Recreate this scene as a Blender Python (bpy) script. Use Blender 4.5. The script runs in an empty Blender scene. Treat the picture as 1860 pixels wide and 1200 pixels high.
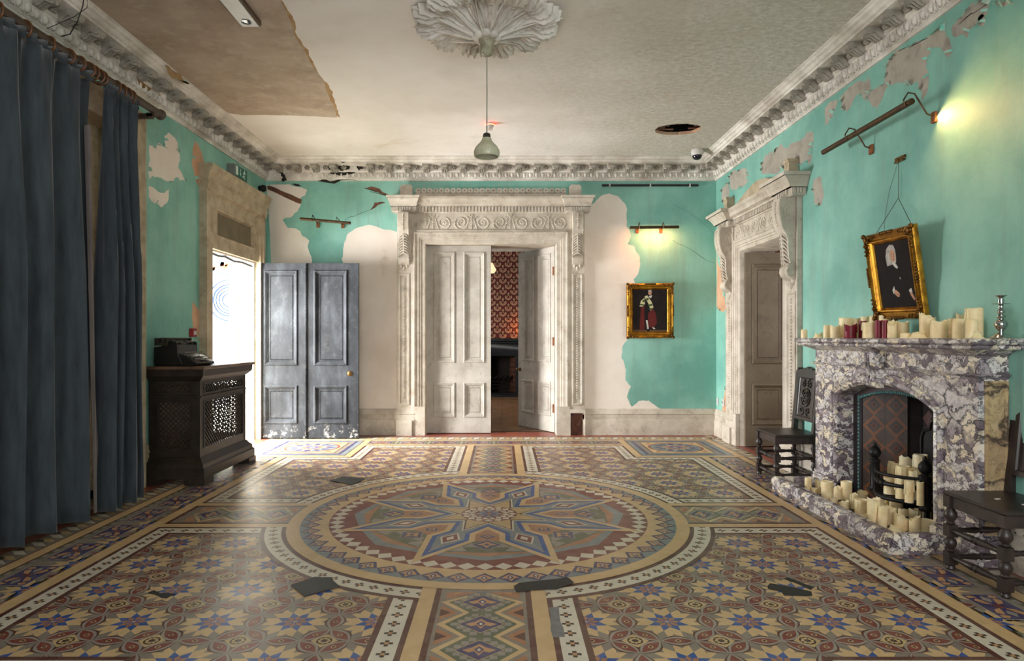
import bpy, bmesh, math, random
from mathutils import Vector, Matrix
random.seed(11)
PI = math.pi
SC = bpy.context.scene
COL = SC.collection

# ------------------------------------------------------------------ camera, world, big lights, exposure
F, H = 1167.0, 1.355                 # focal length in pixels, eye height
VX, VY = 912.0, 613.0                # vanishing point in the photograph
FARY, RX, LX, CEIL = 8.97, 2.99, -3.30, 3.81
NEARY = -0.75

cam_d = bpy.data.cameras.new('camera')
cam_d.sensor_width = 36.0
cam_d.lens = F / 1860.0 * 36.0
cam_d.shift_x = (930.0 - VX) / 1860.0
cam_d.shift_y = (VY - 600.0) / 1860.0
cam_d.clip_start = 0.05
cam = bpy.data.objects.new('camera', cam_d)
COL.objects.link(cam)
cam.location = (0, 0, H)
cam.rotation_euler = (PI / 2, 0, 0)
SC.camera = cam

SC.view_settings.view_transform = 'Standard'
SC.view_settings.look = 'None'
SC.view_settings.gamma = 1.0
SC.view_settings.use_curve_mapping = False
SC.view_settings.exposure = 0.08

wd = bpy.data.worlds.new('overcast_sky')
SC.world = wd
wd.use_nodes = True
bgn = wd.node_tree.nodes['Background']
bgn.inputs[0].default_value = (0.86, 0.93, 1.0, 1)
bgn.inputs[1].default_value = 2.0


def area(name, loc, target, sx, sy, power, col, spread=PI):
    d = bpy.data.lights.new(name, 'AREA')
    d.shape = 'RECTANGLE'
    d.size, d.size_y, d.energy, d.color = sx, sy, power, col
    d.spread = spread
    o = bpy.data.objects.new(name, d)
    COL.objects.link(o)
    o.location = loc
    o.rotation_euler = (Vector(target) - Vector(loc)).to_track_quat('-Z', 'Y').to_euler()
    return o


# daylight through the porch's glazed west side, then on through the open outside door
area('porch_daylight', (-5.3, 7.45, 1.75), (-2.0, 7.7, 1.1), 2.4, 2.6, 1450, (0.97, 0.985, 1.0))
# daylight through the two tall windows in the wall behind the camera
area('rear_window_daylight_a', (-0.9, NEARY - 0.25, 1.9), (-0.5, 6, 1.9), 1.3, 2.3, 50, (0.97, 0.98, 1.0))
area('rear_window_daylight_b', (1.3, NEARY - 0.25, 1.9), (0.6, 6, 1.9), 1.3, 2.3, 98, (0.97, 0.98, 1.0))


# ------------------------------------------------------------------ colours and materials
def lin(c):
    out = []
    for k in c:
        k /= 255.0
        out.append(k / 12.92 if k <= 0.04045 else ((k + 0.055) / 1.055) ** 2.4)
    return (out[0], out[1], out[2], 1.0)


MATS = {}


class NT:
    def __init__(self, name):
        self.m = bpy.data.materials.new(name)
        self.m.use_nodes = True
        self.t = self.m.node_tree
        self.b = self.t.nodes['Principled BSDF']
        self._co = None

    def n(self, kind, **kw):
        nd = self.t.nodes.new(kind)
        for k, v in kw.items():
            if k.startswith('i_'):
                key = k[2:]
                key = int(key) if key.isdigit() else key.replace('_', ' ')
                nd.inputs[key].default_value = v
            else:
                setattr(nd, k, v)
        return nd

    def l(self, a, b):
        self.t.links.new(a, b)

    @property
    def co(self):
        if self._co is None:
            self._co = self.n('ShaderNodeTexCoord').outputs['Object']
        return self._co

    def mapped(self, sc):
        mp = self.n('ShaderNodeMapping')
        mp.inputs['Scale'].default_value = sc
        self.l(self.co, mp.inputs['Vector'])
        return mp.outputs[0]

    def noise(self, scale, detail=6, rough=0.6, vec=None, dist=0.0):
        nd = self.n('ShaderNodeTexNoise')
        nd.inputs['Scale'].default_value = scale
        nd.inputs['Detail'].default_value = detail
        nd.inputs['Roughness'].default_value = rough
        nd.inputs['Distortion'].default_value = dist
        self.l(vec if vec is not None else self.co, nd.inputs['Vector'])
        return nd.outputs['Fac']

    def ramp(self, fac, stops, interp='LINEAR'):
        r = self.n('ShaderNodeValToRGB')
        r.color_ramp.interpolation = interp
        els = r.color_ramp.elements
        while len(els) < len(stops):
            els.new(0.5)
        for e, (p, c) in zip(els, stops):
            e.position = p
            e.color = c
        self.l(fac, r.inputs['Fac'])
        return r.outputs['Color']

    def mix(self, fac, a, b, mode='MIX'):
        m = self.n('ShaderNodeMix', data_type='RGBA', blend_type=mode)
        if isinstance(fac, (int, float)):
            m.inputs[0].default_value = fac
        else:
            self.l(fac, m.inputs[0])
        for s, i in ((a, 6), (b, 7)):
            if isinstance(s, tuple):
                m.inputs[i].default_value = s
            else:
                self.l(s, m.inputs[i])
        return m.outputs[2]

    def bump(self, fac, strength, dist=0.01):
        bp = self.n('ShaderNodeBump')
        bp.inputs['Strength'].default_value = strength
        bp.inputs['Distance'].default_value = dist
        self.l(fac, bp.inputs['Height'])
        self.l(bp.outputs[0], self.b.inputs['Normal'])

    def color(self, c):
        if isinstance(c, tuple):
            self.b.inputs['Base Color'].default_value = c
        else:
            self.l(c, self.b.inputs['Base Color'])


def bw(v):
    return (v, v, v, 1)


def M(name, c, rough=0.6, metal=0.0, c2=None, scale=6.0, lo=0.35, hi=0.65, bump=0.0, bscale=40.0, grime=None,
      gscale=3.0, glo=0.5, ghi=0.75, spec=None, detail=6):
    """Plain procedural material: c varied towards c2 by noise, grime colour on top where a second noise is high."""
    if name in MATS:
        return MATS[name]
    t = NT(name)
    base = lin(c)
    c2 = lin(c2) if c2 else tuple(k * 0.82 for k in base[:3]) + (1,)
    col = t.ramp(t.noise(scale, detail), [(lo, c2), (hi, base)])
    if grime:
        g = t.ramp(t.noise(gscale, 10, 0.7), [(glo, bw(0)), (ghi, bw(1))])
        col = t.mix(g, col, lin(grime))
    t.color(col)
    t.b.inputs['Roughness'].default_value = rough
    t.b.inputs['Metallic'].default_value = metal
    if spec is not None:
        t.b.inputs['Specular IOR Level'].default_value = spec
    if bump:
        t.bump(t.noise(bscale, 5), bump)
    MATS[name] = t.m
    return t.m


def paint_wall(name, c, dark, light, stain):
    t = NT(name)
    a = t.ramp(t.noise(0.9, 6, 0.62), [(0.36, lin(dark)), (0.52, lin(c)), (0.68, lin(light))])
    streak = t.ramp(t.noise(1.0, 6, 0.65, t.mapped((7, 7, 0.7))), [(0.5, bw(0)), (0.78, bw(0.55))])
    a = t.mix(streak, a, lin(stain))
    sp = t.ramp(t.noise(55, 3, 0.6), [(0.62, bw(0)), (0.75, bw(0.35))])
    a = t.mix(sp, a, lin(stain))
    t.color(a)
    t.b.inputs['Roughness'].default_value = 0.62
    t.bump(t.noise(30, 6, 0.6), 0.12)
    MATS[name] = t.m
    return t.m


TURQ_FAR = paint_wall('turquoise_paint', (134, 188, 172), (108, 164, 150), (152, 200, 186), (122, 142, 128))
PLASTER = M('bare_pink_plaster', (234, 223, 211), 0.8, c2=(220, 206, 192), scale=1.4, grime=(170, 140, 118), gscale=2.2, glo=0.6, ghi=0.9, bump=0.1)
GREYPL = M('grey_bare_plaster', (176, 168, 154), 0.85, c2=(158, 150, 138), scale=3, grime=(120, 112, 100), gscale=5, bump=0.12)
PEACH = M('peach_bare_plaster', (206, 168, 136), 0.85, c2=(186, 140, 108), scale=3, bump=0.1)
FLAKE = M('curling_paint_flake', (120, 196, 176), 0.7, c2=(168, 178, 160), scale=30)
DARKGAP = M('dark_crack', (38, 30, 24), 0.9)
LATH = M('bare_lath_wood', (120, 80, 58), 0.85, c2=(84, 52, 38), scale=12)
WOODWHITE = M('worn_cream_woodwork', (204, 193, 178), 0.55, c2=(178, 166, 149), scale=5, grime=(128, 110, 88), gscale=7, glo=0.52, ghi=0.8, bump=0.06)
WOODGREY = M('grimy_door_paint', (192, 185, 174), 0.55, c2=(164, 155, 143), scale=3.5, grime=(130, 118, 100), gscale=9, glo=0.55, ghi=0.8)
WOODBEIGE = M('dingy_beige_woodwork', (190, 174, 147), 0.6, c2=(162, 144, 116), scale=6, grime=(128, 108, 82), gscale=8, glo=0.52, ghi=0.78, bump=0.06)
CORNICE = M('cornice_plaster', (236, 229, 220), 0.75, c2=(182, 173, 160), scale=3, grime=(150, 132, 110), gscale=4, glo=0.58, ghi=0.85)
MODILL = M('modillion_plaster', (172, 164, 151), 0.8, c2=(140, 132, 120), scale=9)


def grey_door():
    t = NT('slate_grey_door_paint')
    a = t.ramp(t.noise(1.0, 7, 0.65, t.mapped((4, 4, 1.6))), [(0.35, lin((27, 28, 31))), (0.5, lin((43, 45, 49))), (0.68, lin((70, 73, 78)))])
    g = t.ramp(t.noise(9, 10, 0.8), [(0.54, bw(0)), (0.60, bw(1))])
    sep = t.n('ShaderNodeSeparateXYZ')
    t.l(t.co, sep.inputs[0])
    low = t.n('ShaderNodeMapRange')
    low.inputs[1].default_value, low.inputs[2].default_value = 0.20, 0.0
    low.inputs[3].default_value, low.inputs[4].default_value = 0.03, 1.0
    t.l(sep.outputs['Z'], low.inputs[0])
    mu = t.n('ShaderNodeMath', operation='MULTIPLY')
    t.l(g, mu.inputs[0])
    t.l(low.outputs[0], mu.inputs[1])
    a = t.mix(mu.outputs[0], a, lin((222, 216, 204)))
    t.color(a)
    t.b.inputs['Roughness'].default_value = 0.6
    t.b.inputs['Specular IOR Level'].default_value = 0.3
    t.bump(t.noise(40, 5), 0.05)
    return t.m


GREYDOOR = grey_door()
BROWNDOOR = M('drab_brown_door_paint', (118, 104, 84), 0.55, c2=(98, 84, 66), scale=4, grime=(74, 60, 46), gscale=8)


def ceiling_mat():
    t = NT('mottled_ceiling_plaster')
    a = t.ramp(t.noise(0.55, 7, 0.6), [(0.34, lin((216, 207, 198))), (0.52, lin((233, 226, 220))), (0.66, lin((241, 236, 232)))])
    sep = t.n('ShaderNodeSeparateXYZ')
    t.l(t.co, sep.inputs[0])
    nz = t.noise(0.8, 5, 0.6)
    ad = t.n('ShaderNodeMath', operation='MULTIPLY_ADD')
    t.l(nz, ad.inputs[0])
    ad.inputs[1].default_value = 3.2
    t.l(sep.outputs['X'], ad.inputs[2])
    mask = t.ramp(ad.outputs[0], [(0.0, bw(0)), (1.0, bw(1))])
    mr = t.n('ShaderNodeMapRange')
    mr.inputs[1].default_value, mr.inputs[2].default_value = 1.3, 3.4
    t.l(ad.outputs[0], mr.inputs[0])
    sp = t.ramp(t.noise(16, 10, 0.8, t.mapped((1, 1.5, 1))), [(0.36, bw(0.3)), (0.62, bw(1))])
    mu = t.n('ShaderNodeMath', operation='MULTIPLY')
    t.l(mr.outputs[0], mu.inputs[0])
    t.l(sp, mu.inputs[1])
    a = t.mix(mu.outputs[0], a, lin((172, 166, 150)))
    vv = t.ramp(t.noise(1.3, 8, 0.7, None, 0.4), [(0.60, bw(0)), (0.70, bw(0.4))])
    a = t.mix(vv, a, lin((190, 168, 140)))
    t.color(a)
    t.b.inputs['Roughness'].default_value = 0.85
    t.bump(t.noise(18, 7, 0.65), 0.05)
    return t.m


CEILM = ceiling_mat()
CEILSTAIN = M('damp_stained_plaster', (186, 168, 150), 0.9, c2=(162, 142, 122), scale=1.8, grime=(196, 182, 166), gscale=7, bump=0.15)
STAINEDGE = M('brown_tide_mark', (156, 118, 76), 0.9, c2=(180, 150, 110), scale=6)


def marble(name, cols, vein, scale, second=True):
    t = NT(name)
    n1 = t.n('ShaderNodeTexNoise')
    n1.inputs['Scale'].default_value = 7.0
    n1.inputs['Detail'].default_value = 9
    n1.inputs['Roughness'].default_value = 0.62
    t.l(t.co, n1.inputs['Vector'])
    vm = t.n('ShaderNodeVectorMath', operation='MULTIPLY_ADD')
    t.l(n1.outputs['Color'], vm.inputs[0])
    vm.inputs[1].default_value = (0.24, 0.24, 0.24)
    t.l(t.co, vm.inputs[2])
    mp = t.n('ShaderNodeMapping')
    mp.inputs['Scale'].default_value = (1.0, 0.75, 1.7)
    mp.inputs['Rotation'].default_value = (0.5, 0.2, 0.3)
    t.l(vm.outputs[0], mp.inputs[0])

    def layer(sc, rnd=1.0):
        v = t.n('ShaderNodeTexVoronoi', feature='F1')
        v.inputs['Scale'].default_value = sc
        t.l(mp.outputs[0], v.inputs['Vector'])
        s = t.n('ShaderNodeSeparateColor')
        t.l(v.outputs['Color'], s.inputs[0])
        c = t.ramp(s.outputs[0], [(i / len(cols), lin(k)) for i, k in enumerate(cols)], 'CONSTANT')
        e = t.n('ShaderNodeTexVoronoi', feature='DISTANCE_TO_EDGE')
        e.inputs['Scale'].default_value = sc
        t.l(mp.outputs[0], e.inputs['Vector'])
        vn = t.ramp(e.outputs['Distance'], [(0.012, bw(1)), (0.085, bw(0))])
        c = t.mix(t.ramp(t.noise(sc * 2.2, 6, 0.7), [(0.35, bw(0)), (0.75, bw(0.25))]), c, lin((206, 196, 190)))
        return t.mix(vn, c, lin(vein))
    big = layer(scale)
    if second:
        small = layer(scale * 2.7)
        big = t.mix(t.ramp(t.noise(2.6, 4, 0.6), [(0.38, bw(0)), (0.48, bw(1))]), big, small)
    thin = t.ramp(t.noise(7, 8, 0.7, mp.outputs[0], 1.2), [(0.475, bw(0)), (0.5, bw(0.75)), (0.525, bw(0))])
    big = t.mix(thin, big, lin(vein))
    t.color(big)
    t.b.inputs['Roughness'].default_value = 0.3
    return t.m


MARBLE = marble('breccia_marble', [(222, 214, 208), (104, 88, 98), (234, 222, 202), (168, 152, 158), (226, 218, 212), (122, 106, 114), (236, 220, 192), (214, 206, 206)], (46, 40, 50), 5.8)
LITMARBLE = marble('beige_lit_marble', [(176, 146, 102), (190, 162, 116), (168, 138, 96), (184, 154, 112)], (84, 70, 58), 3.2, False)  # same stone as the body, its different lighting put into a beige colour

DARKWOOD = M('dark_stained_oak', (58, 46, 42), 0.38, c2=(38, 30, 28), scale=9, bump=0.05)
BLACKWOOD = M('blackened_cabinet_wood', (54, 43, 34), 0.45, c2=(36, 28, 22), scale=10, grime=(88, 72, 56), gscale=12, glo=0.6, ghi=0.9)
TOPWOOD = M('worn_cabinet_top', (112, 84, 64), 0.4, c2=(84, 60, 46), scale=8)
IRON = M('black_cast_iron', (40, 37, 36), 0.5, metal=0.6, c2=(26, 24, 24), scale=14, bump=0.08)
TYPEBLACK = M('typewriter_black_enamel', (30, 28, 27), 0.35, c2=(20, 19, 19))
TYPEMETAL = M('typewriter_dull_metal', (92, 86, 78), 0.4, metal=0.8)
KEYTOP = M('typewriter_key_top', (120, 112, 100), 0.5)
BRASS = M('tarnished_brass', (122, 92, 48), 0.4, metal=0.9, c2=(86, 62, 34), scale=18)
BRONZE = M('bronzed_lamp_metal', (92, 70, 46), 0.45, metal=0.7, c2=(66, 48, 32), scale=12)
RUST = M('rusty_bracket', (150, 90, 44), 0.7, c2=(110, 60, 28), scale=30)
GOLD = M('gilded_frame', (196, 142, 44), 0.32, metal=0.85, c2=(132, 88, 26), scale=14, bump=0.15)
GOLDDARK = M('dark_gilding', (126, 86, 32), 0.4, metal=0.8, c2=(76, 48, 18), scale=30, bump=0.2)
SILVER = M('polished_silver', (200, 200, 198), 0.14, metal=1.0, c2=(170, 170, 168))
WHITEPLASTIC = M('white_plastic', (206, 202, 196), 0.4, c2=(190, 186, 180))
DARKGLASS = M('smoked_dome', (26, 24, 34), 0.1)
REDPLASTIC = M('red_plastic', (150, 28, 30), 0.4)
GREENSIGN = M('exit_sign_green', (12, 110, 92), 0.4, c2=(10, 100, 84))
SIGNWHITE = M('exit_sign_white', (224, 230, 226), 0.4)
GREYMETAL = M('grey_metal', (140, 138, 132), 0.45, metal=0.5)
CORDM = M('lamp_flex', (176, 168, 150), 0.6)
BLACKCABLE = M('black_cable', (30, 28, 27), 0.6)
TAPEBLACK = M('black_gaffer_tape', (34, 34, 33), 0.55, c2=(22, 22, 22), scale=25, grime=(80, 78, 72), gscale=16, glo=0.62, ghi=0.85)
TAPEGREY = M('silver_duct_tape', (116, 116, 116), 0.35, c2=(96, 96, 96), scale=20)
WIREM = M('thin_wire', (70, 60, 48), 0.5, metal=0.6)
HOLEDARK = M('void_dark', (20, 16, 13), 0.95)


def cloth(name, c, c2):
    t = NT(name)
    a = t.ramp(t.noise(3, 6, 0.6, t.mapped((6, 6, 1))), [(0.3, lin(c2)), (0.7, lin(c))])
    t.color(a)
    t.b.inputs['Roughness'].default_value = 0.85
    t.b.inputs['Sheen Weight'].default_value = 0.35
    t.b.inputs['Sheen Roughness'].default_value = 0.4
    t.bump(t.noise(240, 2), 0.08, 0.002)
    return t.m


VELVET = cloth('slate_blue_velvet', (65, 73, 78), (42, 49, 54))
LINING = cloth('faded_lining', (120, 108, 104), (96, 86, 84))
RINGWOOD = M('varnished_ring_wood', (110, 68, 32), 0.35, c2=(78, 46, 22), scale=20)
POLEWOOD = M('dark_pole_wood', (84, 66, 52), 0.5, c2=(62, 48, 38), scale=10)


def wax(name, c, c2):
    t = NT(name)
    t.color(t.ramp(t.noise(14, 5, 0.6), [(0.35, lin(c2)), (0.65, lin(c))]))
    t.b.inputs['Roughness'].default_value = 0.45
    t.b.inputs['Subsurface Weight'].default_value = 0.35
    t.b.inputs['Subsurface Radius'].default_value = (0.03, 0.018, 0.008)
    t.b.inputs['Subsurface Scale'].default_value = 0.6
    return t.m


WAX = wax('cream_wax', (246, 226, 182), (232, 206, 156))
WAXPALE = wax('pale_wax', (236, 222, 188), (222, 204, 166))
WAXRED = wax('crimson_wax', (140, 16, 40), (110, 10, 30))


def lampshade():
    t = NT('ribbed_glass_shade')
    t.color(t.ramp(t.noise(12, 4), [(0.3, lin((186, 182, 150))), (0.7, lin((214, 210, 184)))]))
    t.b.inputs['Roughness'].default_value = 0.25
    t.b.inputs['Transmission Weight'].default_value = 0.1
    return t.m


SHADEGLASS = lampshade()


def emit(name, c, s):
    t = NT(name)
    t.color(lin(c))
    t.b.inputs['Emission Color'].default_value = lin(c)
    t.b.inputs['Emission Strength'].default_value = s
    return t.m


REDLED = emit('red_led', (255, 60, 40), 25)
TUBEGLOW = emit('warm_tube_glow', (255, 190, 96), 2.5)
FLAMEGLOW = emit('lamp_glow', (255, 150, 60), 12)


def tint_glass(name, c):
    t = NT(name)
    t.color(lin(c))
    t.b.inputs['Roughness'].default_value = 0.35
    t.b.inputs['Transmission Weight'].default_value = 0.9
    t.b.inputs['IOR'].default_value = 1.05
    return t.m


GLASSCLEAR = tint_glass('clear_leaded_glass', (246, 250, 252))
GLASSBLUE = tint_glass('blue_leaded_glass', (120, 180, 226))
GLASSORANGE = tint_glass('orange_leaded_glass', (220, 112, 70))
LEAD = M('lead_came', (14, 34, 86), 0.6)
PORCHWHITE = M('porch_white_paint', (236, 232, 222), 0.7, c2=(222, 216, 204), scale=5, grime=(176, 166, 146), gscale=8, glo=0.62, ghi=0.85)
MAROONPAPER = M('maroon_damask_ground', (98, 34, 28), 0.7, c2=(84, 28, 24))
CREAMPAPER = M('cream_damask_figure', (196, 158, 132), 0.7, c2=(180, 140, 114))
BOARDS = M('old_floorboards', (126, 98, 70), 0.5, c2=(96, 72, 50), scale=5)
SLATEFIRE = M('black_slate_surround', (40, 40, 44), 0.4, c2=(28, 28, 32), scale=6)
SOOT = M('sooty_brick', (36, 26, 22), 0.95, c2=(24, 18, 16), scale=12)


def tile(name, c, k=0.86):
    t = NT('floor_tile_' + name)
    base = lin(c)
    a = t.ramp(t.noise(3.1, 8, 0.7), [(0.3, tuple(q * k for q in base[:3]) + (1,)), (0.7, base)])
    v = t.n('ShaderNodeTexVoronoi', feature='F1')
    v.inputs['Scale'].default_value = 16
    t.l(t.co, v.inputs['Vector'])
    s = t.n('ShaderNodeSeparateColor')
    t.l(v.outputs['Color'], s.inputs[0])
    a = t.mix(0.10, a, t.ramp(s.outputs[1], [(0, lin((40, 30, 24))), (1, lin((190, 176, 150)))]))
    t.color(a)
    rg = t.ramp(t.noise(1.6, 6, 0.6), [(0.35, bw(0.34)), (0.7, bw(0.48))])
    t.b.inputs['Specular IOR Level'].default_value = 0.42
    t.l(rg, t.b.inputs['Roughness'])
    t.bump(t.noise(16, 4, 0.6), 0.10, 0.004)
    return t.m


TC = {'cream': (202, 168, 120), 'brown': (88, 46, 36), 'grey': (132, 121, 108), 'white': (208, 198, 178), 'blue': (38, 80, 146),
      'terra': (166, 112, 76), 'green': (96, 100, 76), 'maroon': (122, 54, 42), 'navy': (62, 58, 100), 'tan': (190, 140, 92),
      'pale': (148, 139, 128), 'dark': (60, 36, 24), 'ochre': (190, 160, 112), 'red': (140, 66, 50), 'slate': (120, 128, 130)}
TILE = {k: tile(k, v) for k, v in TC.items()}


# ------------------------------------------------------------------ mesh building
def jag(pts, amp=0.16, it=3, rnd=None, keep=()):
    rnd = rnd or random
    for _ in range(it):
        out = []
        for i, p in enumerate(pts):
            q = pts[(i + 1) % len(pts)]
            out.append(p)
            dx, dy = q[0] - p[0], q[1] - p[1]
            L = math.hypot(dx, dy)
            if L < 0.012:
                continue
            t = rnd.uniform(0.35, 0.65)
            k = rnd.uniform(-amp, amp)
            a = amp if L < 0.6 else 0.03
            k = rnd.uniform(-a, a)
            out.append((p[0] + dx * t - dy * k, p[1] + dy * t + dx * k))
        pts = out
    return pts


class MB:
    def __init__(self, fmap=None):
        self.v, self.f, self.mi = [], [], []
        self.map = fmap or (lambda a, b, c: (a, b, c))
        self.mat = 0

    def vert(self, p):
        self.v.append(self.map(*p))
        return len(self.v) - 1

    def face(self, pts, mat=None):
        i = len(self.v)
        for p in pts:
            self.v.append(self.map(*p))
        self.f.append(list(range(i, i + len(pts))))
        self.mi.append(self.mat if mat is None else mat)

    def idx(self, ids):
        self.f.append(list(ids))
        self.mi.append(self.mat)

    def box(self, a0, a1, b0, b1, c0, c1):
        i = len(self.v)
        for a in (a0, a1):
            for b in (b0, b1):
                for c in (c0, c1):
                    self.v.append(self.map(a, b, c))
        for q in ((0, 1, 3, 2), (4, 6, 7, 5), (0, 4, 5, 1), (2, 3, 7, 6), (0, 2, 6, 4), (1, 5, 7, 3)):
            self.idx([i + k for k in q])

    def taper(self, a0, a1, b0, b1, c0, A0, A1, B0, B1, c1):
        i = len(self.v)
        for (x0, x1, y0, y1, c) in ((a0, a1, b0, b1, c0), (A0, A1, B0, B1, c1)):
            for p in ((x0, y0), (x1, y0), (x1, y1), (x0, y1)):
                self.v.append(self.map(p[0], p[1], c))
        self.idx([i, i + 1, i + 2, i + 3])
        self.idx([i + 4, i + 5, i + 6, i + 7])
        for k in range(4):
            self.idx([i + k, i + (k + 1) % 4, i + 4 + (k + 1) % 4, i + 4 + k])

    def prism(self, poly, ax, c0, c1):
        """poly in the two other axes (in order), extruded along axis ax (0,1,2)."""
        def P(p, c):
            q = [p[0], p[1]]
            q.insert(ax, c)
            return self.map(*q)
        n, i = len(poly), len(self.v)
        for c in (c0, c1):
            for p in poly:
                self.v.append(P(p, c))
        self.idx([i + k for k in range(n)])
        self.idx([i + n + k for k in range(n)])
        for k in range(n):
            self.idx([i + k, i + (k + 1) % n, i + n + (k + 1) % n, i + n + k])

    def lathe(self, prof, c=(0, 0, 0), n=16, ax=2, caps=True, rmod=None):
        """prof: (radius, position along axis ax)."""
        i = len(self.v)
        o = [k for k in (0, 1, 2) if k != ax]
        for (r, z) in prof:
            for k in range(n):
                a = 2 * PI * k / n
                rr = r * (rmod(a, z) if rmod else 1)
                p = [0, 0, 0]
                p[o[0]] = c[o[0]] + rr * math.cos(a)
                p[o[1]] = c[o[1]] + rr * math.sin(a)
                p[ax] = c[ax] + z
                self.v.append(self.map(*p))
        for j in range(len(prof) - 1):
            for k in range(n):
                a, b = i + j * n + k, i + j * n + (k + 1) % n
                self.idx([a, b, b + n, a + n])
        if caps:
            self.idx([i + k for k in range(n)])
            e = i + (len(prof) - 1) * n
            self.idx([e + k for k in range(n)])

    def tube(self, pts, r, n=8, closed=False):
        P = [Vector(self.map(*p)) for p in pts]
        i = len(self.v)
        m = len(P)
        up = Vector((0.13, 0.21, 0.97))
        for k, p in enumerate(P):
            a = P[(k - 1) % m] if (k > 0 or closed) else p
            b = P[(k + 1) % m] if (k < m - 1 or closed) else p
            t = (b - a)
            t = t.normalized() if t.length > 1e-9 else Vector((0, 0, 1))
            x = t.cross(up)
            if x.length < 0.05:
                x = t.cross(Vector((1, 0, 0)))
            x.normalize()
            y = t.cross(x)
            rr = r(k / (m - 1)) if callable(r) else r
            for j in range(n):
                a2 = 2 * PI * j / n
                q = p + x * (rr * math.cos(a2)) + y * (rr * math.sin(a2))
                self.v.append(tuple(q))
        segs = m if closed else m - 1
        for k in range(segs):
            for j in range(n):
                a = i + k * n + j
                b = i + k * n + (j + 1) % n
                c = i + ((k + 1) % m) * n + (j + 1) % n
                d = i + ((k + 1) % m) * n + j
                self.idx([a, b, c, d])
        if not closed:
            self.idx([i + j for j in range(n)])
            e = i + (m - 1) * n
            self.idx([e + j for j in range(n)])

    def ball(self, c, rx, ry=None, rz=None, n=10, m=6):
        ry = ry or rx
        rz = rz or rx
        i = len(self.v)
        for j in range(m + 1):
            th = PI * j / m
            for k in range(n):
                a = 2 * PI * k / n
                self.v.append(self.map(c[0] + rx * math.sin(th) * math.cos(a), c[1] + ry * math.sin(th) * math.sin(a), c[2] + rz * math.cos(th)))
        for j in range(m):
            for k in range(n):
                a, b = i + j * n + k, i + j * n + (k + 1) % n
                self.idx([a, b, b + n, a + n])

    def frame(self, u0, u1, v0, v1, prof):
        """nested rectangle mouldings; prof = (inset, h) from outside in."""
        i = len(self.v)
        for (d, h) in prof:
            for p in ((u0 + d, v0 + d), (u1 - d, v0 + d), (u1 - d, v1 - d), (u0 + d, v1 - d)):
                self.v.append(self.map(p[0], p[1], h))
        for j in range(len(prof) - 1):
            for k in range(4):
                a, b = i + 4 * j + k, i + 4 * j + (k + 1) % 4
                self.idx([a, b, b + 4, a + 4])

    def plate(self, u0, u1, v0, v1, holes, h):
        us = sorted({u0, u1} | {k for q in holes for k in q[:2] if u0 < k < u1})
        vs = sorted({v0, v1} | {k for q in holes for k in q[2:] if v0 < k < v1})
        for a, b in zip(us, us[1:]):
            for c, d in zip(vs, vs[1:]):
                mu, mv = (a + b) / 2, (c + d) / 2
                if any(q[0] < mu < q[1] and q[2] < mv < q[3] for q in holes):
                    continue
                self.face([(a, c, h), (b, c, h), (b, d, h), (a, d, h)])

    def sweep(self, prof, u0, u1):
        """prof (h, v) run along u; u0/u1 numbers or functions of h (mitres)."""
        i = len(self.v)
        f0 = u0 if callable(u0) else (lambda h: u0)
        f1 = u1 if callable(u1) else (lambda h: u1)
        n = len(prof)
        for (h, v) in prof:
            self.v.append(self.map(f0(h), v, h))
        for (h, v) in prof:
            self.v.append(self.map(f1(h), v, h))
        for k in range(n - 1):
            self.idx([i + k, i + k + 1, i + n + k + 1, i + n + k])
        if not callable(u0):
            self.idx([i + k for k in range(n)])
        if not callable(u1):
            self.idx([i + n + k for k in range(n)])

    def build(self, name, mats, parent=None, world=False, smooth=35, bevel=0.0, merge=True, fixn=True):
        if not isinstance(mats, (list, tuple)):
            mats = [mats]
        me = bpy.data.meshes.new(name)
        vs = self.v
        o = bpy.data.objects.new(name, me)
        COL.objects.link(o)
        off = Vector((0, 0, 0))
        if world:
            if parent:
                p = parent
                while p:
                    off += Vector(p.location)
                    p = p.parent
            elif vs:
                xs, ys, zs = zip(*vs)
                off = Vector(((min(xs) + max(xs)) / 2, (min(ys) + max(ys)) / 2, min(zs)))
                o.location = off
        if off.length > 0:
            vs = [(p[0] - off.x, p[1] - off.y, p[2] - off.z) for p in vs]
        me.from_pydata(vs, [], self.f)
        for m in mats:
            me.materials.append(m)
        for p, k in zip(me.polygons, self.mi):
            p.material_index = min(k, len(mats) - 1)
        if merge or bevel or fixn:
            bm = bmesh.new()
            bm.from_mesh(me)
            if merge:
                bmesh.ops.remove_doubles(bm, verts=bm.verts, dist=1e-5)
            if fixn:
                bmesh.ops.recalc_face_normals(bm, faces=bm.faces)
            if bevel:
                es = [e for e in bm.edges if e.is_manifold and e.calc_face_angle(0) > 0.6]
                bmesh.ops.bevel(bm, geom=es, offset=bevel, segments=1, affect='EDGES', clamp_overlap=True)
            bm.to_mesh(me)
            bm.free()
        if smooth:
            me.shade_smooth()
            me.set_sharp_from_angle(angle=math.radians(smooth))
        me.update()
        if parent:
            o.parent = parent
        return o


def tag(o, label, cat, group=None, kind=None):
    o['label'] = label
    o['category'] = cat
    if group:
        o['group'] = group
    if kind:
        o['kind'] = kind
    return o


def thing(name, loc, label, cat, group=None, kind=None, rot=(0, 0, 0)):
    o = bpy.data.objects.new(name, None)
    o.empty_display_size = 0.1
    COL.objects.link(o)
    o.location = loc
    o.rotation_euler = rot
    return tag(o, label, cat, group, kind)


def copy_tree(o, parent=None):
    c = o.copy()
    COL.objects.link(c)
    if parent:
        c.parent = parent
    for ch in list(o.children):
        copy_tree(ch, c)
    return c


fmap = lambda u, v, h: (u, FARY - h, v)
rmap = lambda u, v, h: (RX - h, u, v)
lmap = lambda u, v, h: (LX + h, u, v)


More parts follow.
